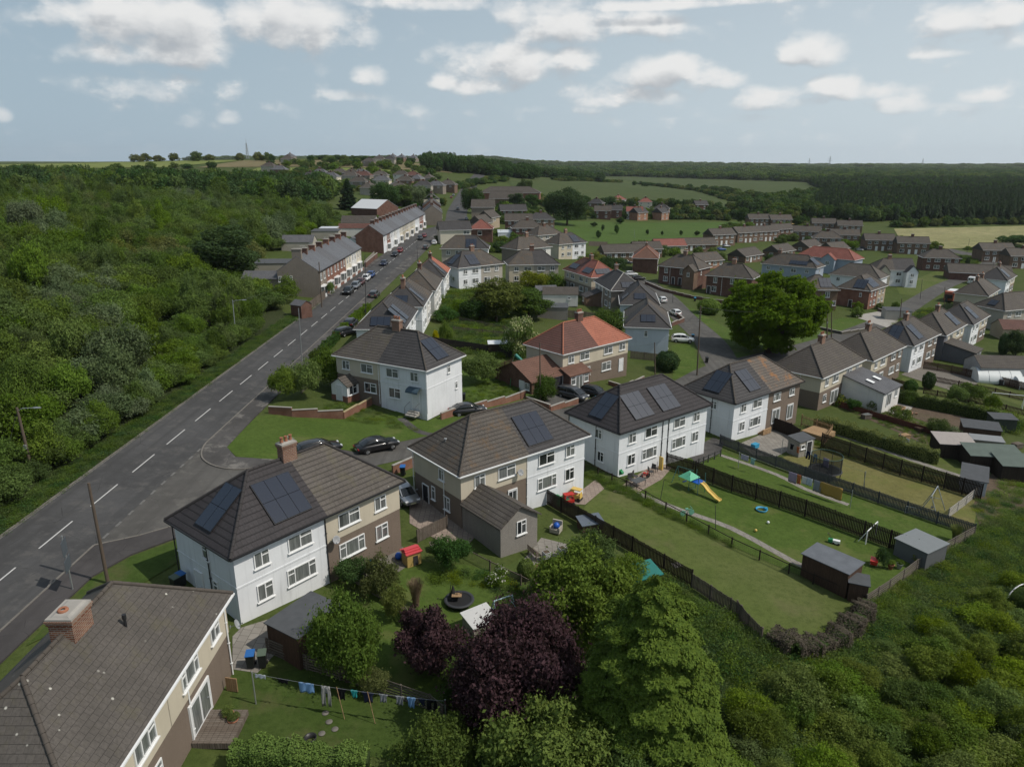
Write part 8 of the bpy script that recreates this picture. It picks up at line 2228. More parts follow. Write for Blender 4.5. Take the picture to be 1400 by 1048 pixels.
def lorry(px, deg, label):
 t = thing('refuse_lorry', label, 'lorry', W(*px), R(deg)); w = 1.25
 RW = PAINT['white']; OR = plain('rust_orange_hopper', (.26, .07, .03), .6)
 m = MB(); m.box(3.6, 0, .6, 1.9, 2.4, 2.2); m.box(3.4, 0, 2.8, 1.4, 2.2, .25); m.build('cab', RW, t)
 m = MB(); m.box(4.57, 0, 1.6, .06, 2.1, .9)
 for s in (-1, 1): m.box(3.8, s*1.21, 1.6, .9, .04, .8)
 m.build('windscreen', CARGLASS, t)
 m = MB(); m.loft([[(x, -w, .95), (x, -w*1.02, 2.1), (x, -w*.85, 3.25), (x, w*.85, 3.25), (x, w*1.02, 2.1), (x, w, .95)] for x in (-2.9, 0, 2.5)], True, False); m.build('body', RW, t)
 m = MB(); m.loft([[(x, -w, z0), (x, -w, z1), (x, w, z1), (x, w, z0)] for x, z0, z1 in ((-4.3, .7, 1.5), (-3.9, .6, 3.1), (-2.92, .8, 3.35))], True, False); m.build('hopper', OR, t)
 m = MB(); m.box(-4.25, 0, 1.3, .2, 1.9, 1.1); m.box(-4.5, .4, .5, .5, .5, 1.0); m.build('bin_lift', BLACKP, t)
 m = MB(); m.box(0, 0, .55, 8.2, .9, .35); m.build('chassis', METALD, t)
 for x in (3.4, -1.4, -2.6):
  for s in (-1, 1): a, b = wheel_meshes(.5); o = inst('wheel', a, t, (x, s*1.08, .5)); inst('rim', b, o)
 for s in (-1, 1): m = MB(); m.box(-4.05, s*1.15, 2.6, .15, .16, .5); m.build('tail_light', LAMPR, t)
lorry((1300, 411), 48, 'white refuse lorry with a rusty orange hopper on the far estate road')

# ------------------------------------------------------------------ bins, furniture, toys
BING = plain('grey_green_bin', (.035, .042, .036), .55); BINK = plain('black_bin', (.014, .015, .016), .5)
LIDS = dict(blue=plain('blue_lid', (.02, .11, .33), .5), green=plain('green_lid', (.08, .11, .08), .5), black=BINK, cyan=plain('cyan_lid', (.03, .25, .42), .5))
bm1 = MB(); bm1.loft([[(x*s, y*s, z) for x, y in ((-.24, -.28), (.24, -.28), (.24, .26), (-.24, .26))] for s, z in ((.82, .06), (1, .93))], True, False); bm1.box(0, .3, .86, .44, .08, .06)
bm2 = MB(); bm2.add([(-.27, -.32, .94), (.27, -.32, .94), (.27, .3, 1.0), (-.27, .3, 1.0), (-.27, -.32, .98), (.27, -.32, .98), (.24, .28, 1.07), (-.24, .28, 1.07)], [(3, 2, 1, 0), (4, 5, 6, 7), (0, 1, 5, 4), (1, 2, 6, 5), (2, 3, 7, 6), (3, 0, 4, 7)])
bm3 = MB(); bm3.x = Matrix.Translation((0, .24, .1)) @ Matrix.Rotation(math.pi/2, 4, 'Y'); bm3.lathe([(.02, -.26), (.1, -.26), (.1, -.2), (.02, -.2)], 12); bm3.lathe([(.02, .2), (.1, .2), (.1, .26), (.02, .26)], 12)
BM = bm1.mesh('body', BINK), bm2.mesh('lid', BINK), bm3.mesh('wheels', TYRE)
def wbin(px, lid, label, rz=0, body=BINK):
 t = thing('wheelie_bin', label, 'wheelie bin', W(*px)+Vector((0, 0, .05)), R(rz), 'wheelie bins')
 inst('body', BM[0], t, mat=body); inst('lid', BM[1], t, mat=LIDS[lid]); inst('wheels', BM[2], t)
for px, l, lab, rz in (((344, 912), 'blue', 'blue-lidded bin in the slab yard of the near house', 10), ((360, 911), 'green', 'green-grey bin next to the blue-lidded one in the yard', 12), ((249, 801), 'blue', 'blue-lidded bin by the white gable wall', 60), ((241, 806), 'green', 'grey bin lying close to the white gable wall', 60), ((634, 548), 'black', 'black bin behind the long red-brick wall', 0),
     ((617, 556), 'black', 'black bin beside the rubbish heap at the white gable', 0), ((551, 650), 'blue', 'blue-lidded bin behind the brick pier wall', 0), ((966, 496), 'black', 'black bin standing on the estate pavement', 0), ((947, 464), 'cyan', 'blue-lidded bin beside the white crossover', 0), ((950, 412), 'cyan', 'blue bin in front of the large brick pair', 0), ((498, 430), 'black', 'black bin at the foot of the street lamp', 0), ((1368, 527), 'black', 'dark bin by the grey garage wall', 0), ((816, 552), 'cyan', 'teal-lidded bin in front of the black hatchback', 0)): wbin(px, l, lab, rz)
# washing
CLOTH = lambda n, c: plain('cloth_'+n, c, .9, .1, 0, .15, 6.0)
def wash_line(label, a, b, ha, hb, poles=(), prop=None):
 p, q = W(*a), W(*b); t = thing('washing_line', label, 'washing line', p)
 P0, P1 = Vector((0, 0, ha)), q-p+Vector((0, 0, hb)); m = MB(); pts_ = []
 for k in range(13):
  v = P0.lerp(P1, k/12); v.z -= .18*4*(k/12)*(1-k/12); pts_.append(v)
 m.path(pts_, .007, 5); m.build('line', METAL, t)
 for e, hh in ((Vector((0, 0, 0)), ha), (q-p, hb)):
  m = MB(); m.tube(e-Vector((0, 0, .3)), e+Vector((0, 0, hh+.1)), .04, .04, 8); m.build('post', METAL, t)
 for f in poles:
  v = P0.lerp(P1, f); m = MB(); m.tube((v.x+.35, v.y-.2, H(p.x+v.x, p.y+v.y)-p.z), (v.x, v.y, v.z-.1), .02, .02, 6); m.build('prop', TIMBN, t)
 return p, P0, P1
def garment(L, f, w, h, col, label, kind='towel'):
 p, P0, P1 = L; v = P0.lerp(P1, f); v.z -= .18*4*f*(1-f); d = (P1-P0).normalized(); n = Vector((-d.y, d.x, 0)).normalized(); base = p+v
 nu, nv = 9, 7; vs = []
 for j in range(nv):
  for i in range(nu):
   u = (i/(nu-1)-.5)*w*(1-.0*j); zz = -h*j/(nv-1)
   if kind == 'shirt' and j >= 2: u *= .72
   if kind == 'trousers' and j >= 2: u += (.03 if u > 0 else -.03)
   o_ = .05*math.sin(i*1.6+j*.5+f*20)*(.3+j/nv)+.03
   vs.append(tuple(d*u+n*o_+Vector((0, 0, zz))))
 fs = [(j*nu+i, j*nu+i+1, (j+1)*nu+i+1, (j+1)*nu+i) for j in range(nv-1) for i in range(nu-1) if not (kind == 'trousers' and j >= 2 and i in (4,))]
 m = MB(); m.add(vs, fs, True); o = m.build(kind, CLOTH(col, COLS[col]), None); o.location = base; tag(o, label, kind, 'washing on the lines')
 md = o.modifiers.new('cloth', 'SOLIDIFY'); md.thickness = .012
COLS = dict(white=(.55, .55, .55), pale=(.40, .45, .52), sky=(.16, .30, .52), navy=(.02, .025, .05), black=(.012, .012, .014), teal=(.03, .30, .30), grey=(.22, .23, .25), ochre=(.34, .22, .06), mauve=(.30, .24, .33), orange=(.42, .13, .05), mint=(.25, .42, .40), print=(.28, .28, .27), lilac=(.35, .33, .42))
L1 = wash_line('washing line across the near dark lawn', (350, 962), (610, 1000), 2.1, 2.1, (.44, .60))
for f, w, h, c, k, lab in ((.04, .6, .25, 'pale', 'towel', 'pale cloth at the left end of the near line'), (.16, .75, .3, 'black', 'shirt', 'dark top near the left of the near line'), (.28, .85, .65, 'sky', 'towel', 'light blue cloth on the near line'), (.38, .5, 1.4, 'print', 'trousers', 'long patterned trousers on the near line'), (.46, .6, .75, 'black', 'shirt', 'black top beside the patterned trousers'), (.53, .4, .5, 'teal', 'shirt', 'teal top on the near line'), (.60, .7, .7, 'navy', 'shirt', 'navy top on the near line'),
      (.68, .5, .55, 'grey', 'shirt', 'pale grey top on the near line'), (.765, .5, .6, 'grey', 'shirt', 'greyish top right of the prop on the near line'), (.825, .5, .7, 'sky', 'shirt', 'light blue shirt on the near line'), (.88, .4, .5, 'navy', 'shirt', 'navy vest right of the blue shirt'), (.93, .5, .7, 'black', 'trousers', 'black shorts at the right end of the near line')): garment(L1, f, w, h, COLS and c, lab, k)
L2 = wash_line('washing line above the slab path of the bright lawn', (1009, 640), (1162, 694), 1.9, 1.9)
for f, w, h, c, k, lab in ((.05, .9, .7, 'lilac', 'towel', 'pale lilac sheet at the near end of the path line'), (.13, .6, .8, 'mint', 'shirt', 'mint top on the path line'), (.50, .9, 1.2, 'mauve', 'towel', 'mauve towel on the path line'), (.555, .4, 1.1, 'orange', 'towel', 'orange towel on the path line'), (.60, .5, .9, 'white', 'towel', 'white towel on the path line'), (.645, .6, .9, 'pale', 'towel', 'pale blue towel on the path line'), (.715, .8, 1.3, 'grey', 'towel', 'blue-grey towel beside the ochre blanket'), (.83, 2.3, 1.4, 'ochre', 'towel', 'wide ochre blanket on the path line')): garment(L2, f, w, h, c, lab, k)
L3 = wash_line('washing line between the trampoline and the log terrace', (1068, 622), (1180, 668), 2.0, 2.0)
for f, w, h, c, k, lab in ((.12, .5, .7, 'black', 'shirt', 'dark top over the dry lawn'), (.2, .4, .8, 'orange', 'shirt', 'orange and black top over the dry lawn'), (.33, .5, 1.0, 'navy', 'trousers', 'navy trousers over the dry lawn'), (.42, .4, 1.1, 'sky', 'trousers', 'blue jeans over the dry lawn'), (.55, .7, 1.5, 'mauve', 'towel', 'mauve towel hanging before the trampoline')): garment(L3, f, w, h, c, lab, k)
L4 = wash_line('washing line beside the long clipped hedge', (1228, 612), (1250, 622), 1.9, 1.9); garment(L4, .35, 1.0, 1.0, 'white', 'white sheet hanging against the long hedge')
for px, tp, lab in (((902, 683), 655, 'dark leaning line post in the slide garden'), ((979, 724), 690, 'dark line post near the rail fence'), ((1183, 668), 645, 'dark line post on the dry lawn')):
 pole(lab, px, (px[0]+(6 if px[0] < 950 else -1), tp), .035, None, cat='post', name='line_post', mat=METALD)
# trampolines
def trampoline(px, r, z, label, net=None):
 t = thing('trampoline', label, 'trampoline', W(*px)); m = MB(); m.torus((0, 0, z), r, .045, 32, 8); m.build('frame', METALD, t)
 m = MB(); m.lathe([(r*.82, z+.03), (r*.86, z+.06), (r*1.02, z+.06), (r*1.04, z), (r*.84, z-.02)], 32); m.build('pad', plain('dark_pad', (.03, .033, .038), .7), t)
 m = MB(); m.lathe([(.001, z-.03), (r*.5, z-.02), (r*.84, z)], 32); m.build('bed', plain('black_bed', (.012, .012, .013), .8), t)
 for k in range(4):
  a = k*math.pi/2+.5; m = MB(); c, s = math.cos(a), math.sin(a)
  m.path([(r*.98*math.cos(a-.25), r*.98*math.sin(a-.25), z), (r*.95*math.cos(a-.25), r*.95*math.sin(a-.25), .03), (r*.95*math.cos(a+.25), r*.95*math.sin(a+.25), .03), (r*.98*math.cos(a+.25), r*.98*math.sin(a+.25), z)], .025); m.build('leg', METALD, t)
 if net:
  for k in range(8):
   a = k*math.pi/4; m = MB(); m.tube((r*math.cos(a), r*math.sin(a), .3), (r*.97*math.cos(a), r*.97*math.sin(a), z+net), .03, .03, 6); m.build('net_post', METALD, t)
  mt, nt_, out = nodes('netting'); b = bsdf(nt_, out, (.012, .016, .015), .9); b.inputs['Alpha'].default_value = .55
  m = MB(); m.lathe([(r*.97, z+.05), (r*.97, z+net)], 32); m.build('net', mt, t)
  m = MB(); m.torus((0, 0, z+net), r*.97, .025, 32, 6); m.build('net_rail', plain('teal_rail', (.04, .10, .09), .6), t)
 else:
  m = MB(); m.path([(-r*.7, .2, z), (-r*.55, .1, z+1.15)], .03); m.lathe([(.42, z+.06), (.2, z+.45), (.05, z+1.0), (.01, z+1.1)], 9, (-r*.42, .15, 0)); m.path([(-r*.1, -.2, z), (-r*.15, -.1, z+.75), (r*.35, .1, z+.35)], .025); m.build('collapsed_net', plain('black_net', (.016, .016, .016), .9), t)
  m = MB(); m.box(-r*.15, -.1, z+.42, .7, .5, .05); m.build('board', TIMBN, t)
trampoline((628, 826), 1.05, .42, 'small round trampoline with its net collapsed on the lawn'); trampoline((1127, 650), 1.75, .75, 'large trampoline with a dark safety net on the dry lawn', 1.8)
# slide and swing set
GT = plain('green_canopy', (.10, .38, .24), .6); YL = plain('yellow_plastic', (.58, .40, .10), .4, .4, 0, .05); RD = plain('red_plastic', (.42, .025, .02), .4, .4, 0, .08); GN = plain('green_plastic', (.02, .22, .08), .4, .4, 0, .08); BL = plain('blue_plastic', (.01, .08, .38), .4, .4, 0, .08)
p = W(952, 672); t = thing('climbing_frame', 'green-topped climbing frame with a wavy yellow slide on the lawn', 'slide', p, R(-52))
m = MB()
for x in (-.6, .6):
 for y in (-.6, .6): m.tube((x, y, 0), (x*.9, y*.9, 2.2), .03, .03, 6)
m.path([(-.6, -.6, 1.2), (.6, -.6, 1.2), (.6, .6, 1.2), (-.6, .6, 1.2), (-.6, -.6, 1.2)], .03)
for k in range(5): m.tube((-.6, -.6, .25*k+.1), (-.6, .6, .25*k+.1), .02, .02, 6)
m.tube((-.54, 0, 2.2), (-2.6, 0, 2.0), .03); m.tube((-2.6, 0, 2.0), (-2.8, -.7, 0), .03); m.tube((-2.6, 0, 2.0), (-2.8, .7, 0), .03)
for y in (-.25, .25): m.tube((-1.6, y, 2.05), (-1.6, y, .6), .008, .008, 4)
m.build('frame', plain('blue_green_frame', (.03, .12, .13), .5), t)
m = MB(); m.box(0, 0, 1.2, 1.1, 1.1, .05); m.build('platform', BL, t); m = MB(); m.box(-1.6, 0, .58, .2, .5, .04); m.build('swing_seat', BL, t)
m = MB(); m.add([(-.8, -.8, 1.75), (.8, -.8, 1.75), (.8, .8, 1.75), (-.8, .8, 1.75), (0, 0, 2.45)], [(0, 1, 4), (1, 2, 4), (2, 3, 4), (3, 0, 4), (3, 2, 1, 0)]); m.v = [(x-.9, y-.2, z-.3) for x, y, z in m.v]; m.build('canopy', GT, t)
m = MB(); m.loft([[(x, -.28, z+.16), (x, -.26, z), (x, .26, z), (x, .28, z+.16), (x, .24, z+.16), (x, .22, z+.05), (x, -.22, z+.05), (x, -.24, z+.16)] for x, z in ((.55, 1.2), (1.0, 1.02), (1.5, .62), (2.0, .42), (2.5, .16), (2.95, .1))], True, True); m.build('slide', YL, t)
def toy(px, parts, name, label, cat='toy', rz=0):
 t = thing(name, label, cat, W(*px)+Vector((0, 0, .05)), R(rz))
 for nm, mat, sh in parts:
  m = MB()
  for s in sh:
   if s[0] == 'b': m.box(*s[1:])
   elif s[0] == 't': m.tube(*s[1:])
   elif s[0] == 'o': m.torus(*s[1:])
   else: m.lathe(s[1], 14, s[2])
  m.build(nm, mat, t)
 return t
ball = lambda r: [(.001, 0), (r*.6, r*.2), (r*.95, r*.7), (r, r), (r*.95, r*1.3), (r*.6, r*1.8), (.001, 2*r)]
def ride(px, mat, label, rz): toy(px, [('body', mat, [('b', 0, 0, .25, 1.0, .6, .4), ('b', -.45, 0, .6, .12, .6, .5), ('b', .45, 0, .6, .06, .5, .3), ('b', 0, 0, 1.15, 1.0, .62, .08)]), ('wheels', BLACKP, [('t', (x, -.36, .2), (x, .36, .2), .2) for x in (-.35, .35)]), ('seat', GN if mat is RD else RD, [('b', -.15, 0, .62, .4, .4, .08)])], 'ride_on_toy', label, 'toy', rz)
ride((777, 691), RD, 'red ride-on toy car by the white half', 20); ride((788, 684), YL, 'yellow ride-on toy car beside the red one', -30)
toy((766, 689), [('body', GN, [('b', 0, 0, 0, 1.2, .9, .5), ('b', -.3, 0, .5, .5, .8, .35)]), ('lid', GN, [('b', 0, 0, .5, 1.25, .95, .06)])], 'sand_box', 'green plastic sand box left of the red toy car', 'toy', 25)
toy((775, 676), [('seat', UPVC, [('b', 0, 0, .4, .45, .45, .05), ('b', 0, .22, .45, .45, .05, .5)]), ('legs', UPVC, [('b', x, y, 0, .05, .05, .4) for x in (-.2, .2) for y in (-.2, .2)])], 'plastic_chair', 'white plastic chair behind the red toy car', 'chair')
toy((563, 770), [('walls', plain('ochre_plastic', (.40, .28, .10), .5), [('b', 0, 0, 0, 1.2, 1.0, 1.1)]), ('door', plain('dark_opening', (.03, .03, .03), .8), [('b', .1, -.51, .05, .4, .04, .8), ('b', .61, 0, .45, .04, .4, .4)]), ('roof', plain('pinkish_red_plastic', (.48, .06, .07), .5), [('b', 0, 0, 1.1, 1.4, 1.2, .06), ('b', 0, 0, 1.16, 1.3, .7, .12), ('b', 0, 0, 1.28, 1.25, .3, .1)])], 'playhouse', 'small playhouse with a pinkish-red roof in the back garden', 'playhouse', 35)
toy((545, 765), [('body', BL, [('l', ball(.3), (0, 0, 0)), ('b', .5, .1, 0, .5, .3, .35)])], 'toy_heap', 'blue toys heaped beside the playhouse', 'toy')
toy((508, 775), [('body', LIDS['cyan'], [('l', [(.2, 0), (.26, .5), (.22, .52)], (0, 0, 0))])], 'bucket', 'blue tub by the brown back wall', 'tub')
toy((760, 728), [('seat', plain('pale_wicker', (.36, .33, .28), .8), [('b', 0, 0, .1, .9, .8, .35), ('b', 0, .38, .4, .9, .15, .65), ('b', -.42, 0, .3, .12, .8, .35), ('b', .42, 0, .3, .12, .8, .35)]), ('cushion', BL, [('l', ball(.3), (.05, -.05, .42))])], 'garden_armchair', 'pale wicker armchair with a round blue cushion', 'armchair', -25)
toy((731, 762), [('slats', TIMB, [('b', 0, -.2+.13*k, .42, 1.4, .1, .04) for k in range(4)]+[('b', 0, .28, .55+.14*k, 1.4, .03, .1) for k in range(3)]), ('legs', TIMB, [('b', x, y, 0, .07, .07, .45) for x in (-.6, .6) for y in (-.2, .26)])], 'garden_bench', 'wooden bench on the small patio by the round bush', 'bench', 120)
PL_ = plain('pale_planter', (.38, .40, .40), .8)
for px, lab in (((747, 768), 'tall grey planter by the extension corner'), ((768, 762), 'second tall grey planter by the extension')):
 toy(px, [('pot', PL_, [('b', 0, 0, 0, .55, .55, .9)]), ('soil', EARTH, [('b', 0, 0, .88, .45, .45, .04)])], 'planter', lab, 'planter', 30)
for px, mt_, lab in (((748, 778), TERRA, 'terracotta box of yellow flowers on the patio'), ((1217, 778), TERRA, 'terracotta pot beside the corner fence'), ((1229, 777), PL_, 'pale stone pot beside the corner fence'), ((314, 985), TERRA, 'terracotta pot on the near decking'), ((320, 993), TERRA, 'smaller pot on the near decking'), ((1100, 612), TERRA, 'pot on the log terrace'), ((1212, 556), TERRA, 'orange pot by the white extension')):
 pp = W(*px); toy(px, [('pot', mt_, [('l', [(.16, 0), (.27, .4), (.29, .42), (.29, .48), (.24, .48), (.23, .4)], (0, 0, 0))])], 'plant_pot', lab, 'plant pot')
 plant('flowery' if 'yellow' in lab else 'shrub1', pp+Vector((0, 0, .42)), .5, .7, None if 'yellow' in lab else LG2, 'plant growing in the '+lab.split(' beside')[0].split(' of')[0]+(' next to the fence' if 'fence' in lab else ''), 'pot_plant', 'plant')
toy((872, 665), [('top', plain('dark_glass_top', (.05, .055, .06), .15), [('b', 0, 0, .7, 1.5, .95, .03)]), ('legs', METALD, [('b', x, y, 0, .05, .05, .7) for x in (-.65, .65) for y in (-.4, .4)])], 'garden_table', 'dark garden table behind the white pair', 'table', 38)
for k, (px, lab) in enumerate((((862, 660), 'dark garden chair left of the table'), ((868, 656), 'dark garden chair behind the table'), ((889, 650), 'dark garden chair near the red bicycle'), ((895, 645), 'dark garden chair against the white wall'))):
 toy(px, [('seat', METALD, [('b', 0, 0, .42, .5, .5, .05), ('b', 0, .24, .45, .5, .04, .55)]), ('legs', METALD, [('b', x, y, 0, .04, .04, .42) for x in (-.22, .22) for y in (-.22, .22)])], 'garden_chair', lab, 'chair', 20+40*k)
for nm, px, rz, mt_, lab in (('bicycle', (881, 655), 30, RD, 'red bicycle beside the garden table'), ('tricycle', (939, 705), 15, plain('mint_toy', (.12, .30, .22), .5), 'mint-green ride-on on the slide lawn')):
 toy(px, [('frame', mt_, [('t', (-.45, 0, .3), (0, 0, .62), .035), ('t', (0, 0, .62), (.4, 0, .65), .035), ('t', (0, 0, .3), (.4, 0, .62), .035), ('t', (.48, 0, .3), (.38, 0, .85), .035), ('t', (.38, -.25, .85), (.38, .25, .85), .025), ('b', -.06, 0, .68, .3, .2, .08)]), ('wheels', TYRE if nm == 'bicycle' else mt_, [('t', (x, -.03, .3), (x, .03, .3), .29) for x in (-.45, .48)])], nm, lab, nm, rz)
toy((903, 642), [('boards', YL, [('b', 0, 0, 0, .12, .5, 1.5), ('b', .2, .05, 0, .1, .4, 1.3)])], 'plank_stack', 'yellow boards leaning on the white back wall', 'boards', 38)
toy((849, 657), [('reel', GN, [('t', (-.15, 0, .9), (.15, 0, .9), .22), ('b', 0, .12, .6, .4, .06, .6)])], 'hose_reel', 'green hose reel on the corner of the white pair', 'hose reel', 38)
toy((1041, 698), [('tray', LIDS['cyan'], [('l', [(.5, 0), (.6, .18), (.55, .2), (.45, .06)], (0, 0, 0)), ('b', .5, .2, 0, .3, .3, .2)])], 'paddling_tray', 'small blue tray on the slide lawn', 'toy')
for px, c, lab in (((1033, 727), YL, 'yellow ball on the slide lawn'), ((1050, 716), UPVC, 'white ball on the slide lawn')): toy(px, [('ball', c, [('l', ball(.14), (0, 0, 0))])], 'ball', lab, 'ball')
toy((1143, 744), [('body', UPVC, [('b', 0, 0, .1, .6, .35, .3)]), ('handle', BLACKP, [('t', (-.3, -.15, .3), (-.8, -.15, .9), .02), ('t', (-.3, .15, .3), (-.8, .15, .9), .02), ('t', (-.8, -.15, .9), (-.8, .15, .9), .02)]), ('wheels', BLACKP, [('t', (x, -.22, .1), (x, .22, .1), .1) for x in (-.22, .22)]), ('grass_box', GN, [('b', -.5, 0, .12, .4, .35, .3)])], 'lawn_mower', 'white and green lawn mower by the slatted fence', 'lawn mower', -30)
toy((1194, 773), [('tub', RD, [('b', 0, 0, .25, .9, .6, .35)]), ('wheel', TYRE, [('t', (.6, -.05, .2), (.6, .05, .2), .2)]), ('handles', METALD, [('t', (-.3, s*.25, .4), (-1.0, s*.3, .5), .02) for s in (-1, 1)])], 'wheelbarrow', 'red wheelbarrow behind the small lean-to shed', 'wheelbarrow', 60)
def frame(px, w, h, label, rz, mat=UPVC, d=.7): toy(px, [('frame', mat, [('t', (-w/2, 0, 0), (-w/2, 0, h), .05), ('t', (w/2, 0, 0), (w/2, 0, h), .05), ('t', (-w/2, 0, h), (w/2, 0, h), .05), ('t', (-w/2, 0, h), (-w/2, d, 0), .03), ('t', (w/2, 0, h), (w/2, d, 0), .03)])], 'goal_frame', label, 'goal frame', rz)
frame((1375, 557), 4.4, 2.2, 'large white goal frame in the strip gardens', -22); frame((1190, 738), 2.6, 1.4, 'white goal frame by the slatted fence', 45)
def swing(px, label, rz, s=1.0, mat=METAL):
 toy(px, [('frame', mat, [('t', (x, y, 0), (x*.9, 0, 2.2*s), .045) for x in (-1.5*s, 1.5*s) for y in (-.9*s, .9*s)]+[('t', (-1.4*s, 0, 2.2*s), (1.4*s, 0, 2.2*s), .05)]+[('t', (x, -.5*s, 1.0*s), (x, .5*s, 1.0*s), .03) for x in (-1.42*s, 1.42*s)]), ('seat', BLACKP, [('b', .4*s, 0, .5, .5, .25, .05), ('t', (.2*s, 0, .5), (.2*s, 0, 2.2*s), .01), ('t', (.6*s, 0, .5), (.6*s, 0, 2.2*s), .01)])], 'swing', label, 'swing', rz)
swing((1272, 702), 'tall steel swing frame on the dry lawn', 50, 1.15); swing((688, 838), 'small pale-blue swing frame behind the white roof', 30, .55, plain('pale_blue_frame', (.30, .42, .45), .5))
toy((1252, 706), [('frame', METAL, [('t', (x, 0, 0), (x, 0, .9), .03) for x in (-1, 1)]+[('t', (-1, 0, .9), (1, 0, .9), .03)]+[('t', (-1, 0, .15*k), (1, 0, .15*k), .008) for k in range(1, 6)])], 'small_goal', 'low metal goal frame by the swing', 'goal frame', -30)
toy((1045, 593), [('logs', TIMBN, [('t', (-.9, -.3+.22*i, .12+.2*j), (.9, -.3+.22*i, .12+.2*j), .1) for j in range(4) for i in range(4-j)])], 'log_pile', 'pile of logs under the window of the white-left pair', 'logs', 38)
toy((1032, 612), [('body', LIDS['cyan'], [('b', 0, 0, 0, .9, .6, .45)]), ('lid', LIDS['cyan'], [('b', 0, 0, .45, .95, .65, .06)])], 'storage_box', 'bright blue storage box by the slatted fence', 'box', 38)
toy((1228, 560), [('bed', TIMBN, [('b', 0, y, 0, 2.0, .08, .4) for y in (-.6, .6)]+[('b', x, 0, 0, .08, 1.2, .4) for x in (-1, 1)]), ('soil', EARTH, [('b', 0, 0, .05, 1.9, 1.1, .25)])], 'raised_bed', 'new timber raised bed on the concrete terrace', 'raised bed', 40)
toy((1245, 566), [('rubble', BRICKO, [('b', .5*math.sin(k*2.4)*k*.25, .5*math.cos(k*2.4)*k*.2, 0, .35, .25, .2+.05*(k % 3), k) for k in range(9)])], 'rubble_heap', 'heap of pale bricks beside the raised bed', 'bricks')
toy((1118, 596), [('deck', TIMBN, [('b', 0, 0, .0, 3.2, 3.0, .7)])], 'deck', 'raised pale timber deck behind the brown half', 'deck', 38)
toy((303, 1000), [('boards', TIMB, [('b', 0, -.9+.3*k, .0, 2.4, .28, .35) for k in range(7)])], 'decking', 'weathered timber decking outside the glazed door', 'decking', 90)
toy((318, 945), [('board', TIMBN, [('b', 0, 0, 0, .06, .7, .9)])], 'board', 'tan board leaning on the near house wall', 'board', 80)
toy((425, 1014), [('tub', BLACKP, [('l', [(.25, 0), (.34, .3), (.3, .3), (.22, .05)], (0, 0, 0))])], 'black_tub', 'black tub on the near lawn by the hedge', 'tub')
for px in ((445, 975), (450, 987), (458, 997), (392, 1012), (440, 1003)): toy(px, [('stone', KERB, [('l', [(.001, 0), (.2, .0), (.19, .02), (.001, .025)], (0, 0, 0))])], 'stepping_stone', 'flat stone set in the near dark lawn', 'stone')
for o_ in S.objects:
 if o_.name.startswith('stepping_stone'): o_['group'] = 'stepping stones in the near lawn'
toy((925, 773), [('cover', CONC, [('b', 0, 0, 0, .7, .7, .06)])], 'manhole_cover', 'pale square cover in the long lawn', 'cover', 20)
toy((1075, 311), [('cover', YL, [('b', 0, 0, 2.2, 9, 3, .15)]), ('posts', METAL, [('b', x, y, 0, .12, .12, 2.2) for x in (-4.2, 4.2) for y in (-1.3, 1.3)])], 'awning', 'yellow awning beside the third brown-roofed brick pair', 'awning', 10)
toy((702, 525), [('slide', YL, [('b', 0, 0, 0, .4, .5, .1), ('t', (-.9, 0, 1.2), (.2, 0, .1), .22)]), ('ladder', GN, [('t', (-.95, s*.2, 1.3), (-1.4, s*.25, 0), .04) for s in (-1, 1)])], 'toy_slide', 'yellow toy slide by the play shelter', 'slide', 80)
toy((712, 497), [('slide', plain('teal_plastic', (.03, .20, .17), .5), [('t', (-.9, 0, 1.4), (.4, 0, .2), .3)]), ('ladder', METAL, [('t', (-.95, s*.2, 1.5), (-1.4, s*.25, 0), .04) for s in (-1, 1)])], 'toy_slide', 'teal slide beside the blossom dome', 'slide', -10)

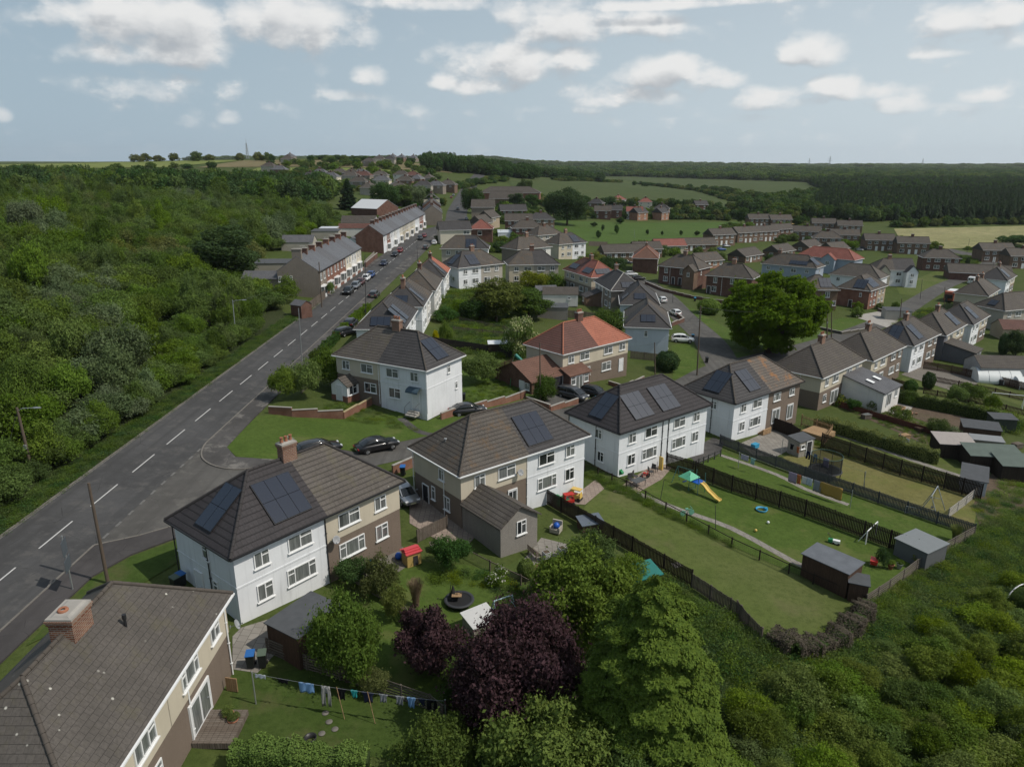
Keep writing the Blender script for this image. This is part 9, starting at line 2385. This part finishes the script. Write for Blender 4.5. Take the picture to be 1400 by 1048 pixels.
# ------------------------------------------------------------------ a man in a yellow high-visibility top
def person(px, deg, label, top=(.55, .62, .05), leg=(.02, .022, .03), skin=(.45, .28, .2)):
 V = [(0, 0, .95), (0, 0, 1.15), (0, .01, 1.42), (0, 0, 1.52), (0, .01, 1.62), (0, .02, 1.74), (.1, 0, .9), (.11, .03, .5), (.11, -.02, .07), (.11, .12, .03), (-.1, 0, .9), (-.12, -.05, .5), (-.13, -.12, .07), (-.13, .02, .03),
  (.19, 0, 1.42), (.26, -.02, 1.14), (.25, .12, .9), (.25, .16, .82), (-.19, 0, 1.42), (-.26, -.02, 1.14), (-.25, .1, .9), (-.25, .14, .82)]
 E_ = [(0, 1), (1, 2), (2, 3), (3, 4), (4, 5), (0, 6), (6, 7), (7, 8), (8, 9), (0, 10), (10, 11), (11, 12), (12, 13), (2, 14), (14, 15), (15, 16), (16, 17), (2, 18), (18, 19), (19, 20), (20, 21)]
 rad = [.145, .14, .15, .06, .085, .085, .09, .065, .05, .045, .09, .065, .05, .045, .065, .05, .038, .03, .065, .05, .038, .03]
 me = bpy.data.meshes.new('person'); me.from_pydata(V, E_, []); o = bpy.data.objects.new('person', me); COL.objects.link(o)
 md = o.modifiers.new('skin', 'SKIN'); md.use_smooth_shade = True; o.modifiers.new('sub', 'SUBSURF').render_levels = 2
 for v, r_ in zip(me.skin_vertices[0].data, rad): v.radius = (r_, r_*.85)
 me.skin_vertices[0].data[0].use_root = True
 m, nt_, out = nodes('hi_vis_clothing'); z = nt_.nodes.new('ShaderNodeSeparateXYZ'); nt_.links.new(coords(nt_), z.inputs[0])
 c = mixc(nt_, math_(nt_, 'GREATER_THAN', z.outputs[2], .93), leg, top); c = mixc(nt_, math_(nt_, 'GREATER_THAN', z.outputs[2], 1.5), c, skin); c = mixc(nt_, math_(nt_, 'GREATER_THAN', z.outputs[2], 1.7), c, (.03, .02, .015)); bsdf(nt_, out, c, .8)
 me.materials.append(m); o.location = W(*px)+Vector((0, 0, .02)); o.rotation_euler = (0, 0, R(deg)); tag(o, label, 'person')
person((1046, 484), 150, 'person in a yellow high-visibility top standing under the big round tree')

toy((1392, 822), [('hoop', UPVC, [('t', (1.6*math.cos(a*.3), 0, 1.6*math.sin(a*.3)), (1.6*math.cos(a*.3+.3), 0, 1.6*math.sin(a*.3+.3)), .05) for a in range(10)])], 'hoop', 'white plastic hoop sticking out of the scrub at the right edge', 'hoop', 20)

for px, nm, lab, mt_ in (((1184, 572), 'cold_frame', 'glass-topped cold frame in the vegetable beds', TIMB), ((1258, 590), 'compost_box', 'slatted compost box in the vegetable beds', TIMBB), ((1350, 603), 'water_butt', 'blue water butt by the low grey-roofed shed', BL), ((1236, 600), 'crate', 'pale timber crate beside the vegetable beds', TIMBN), ((1390, 612), 'pallet_stack', 'stack of grey pallets at the end of the beds', TIMB), ((600, 752), 'bench', 'low timber bench by the gate panels', TIMB)):
 toy(px, [('box', mt_, [('b', 0, 0, 0, 1.3, .8, .55), ('b', 0, 0, .57, 1.4, .9, .05)]), ('lid', GLASS if nm == 'cold_frame' else mt_, [('b', 0, 0, .63, 1.1, .7, .03)])], nm, lab, nm.replace('_', ' '), 20)
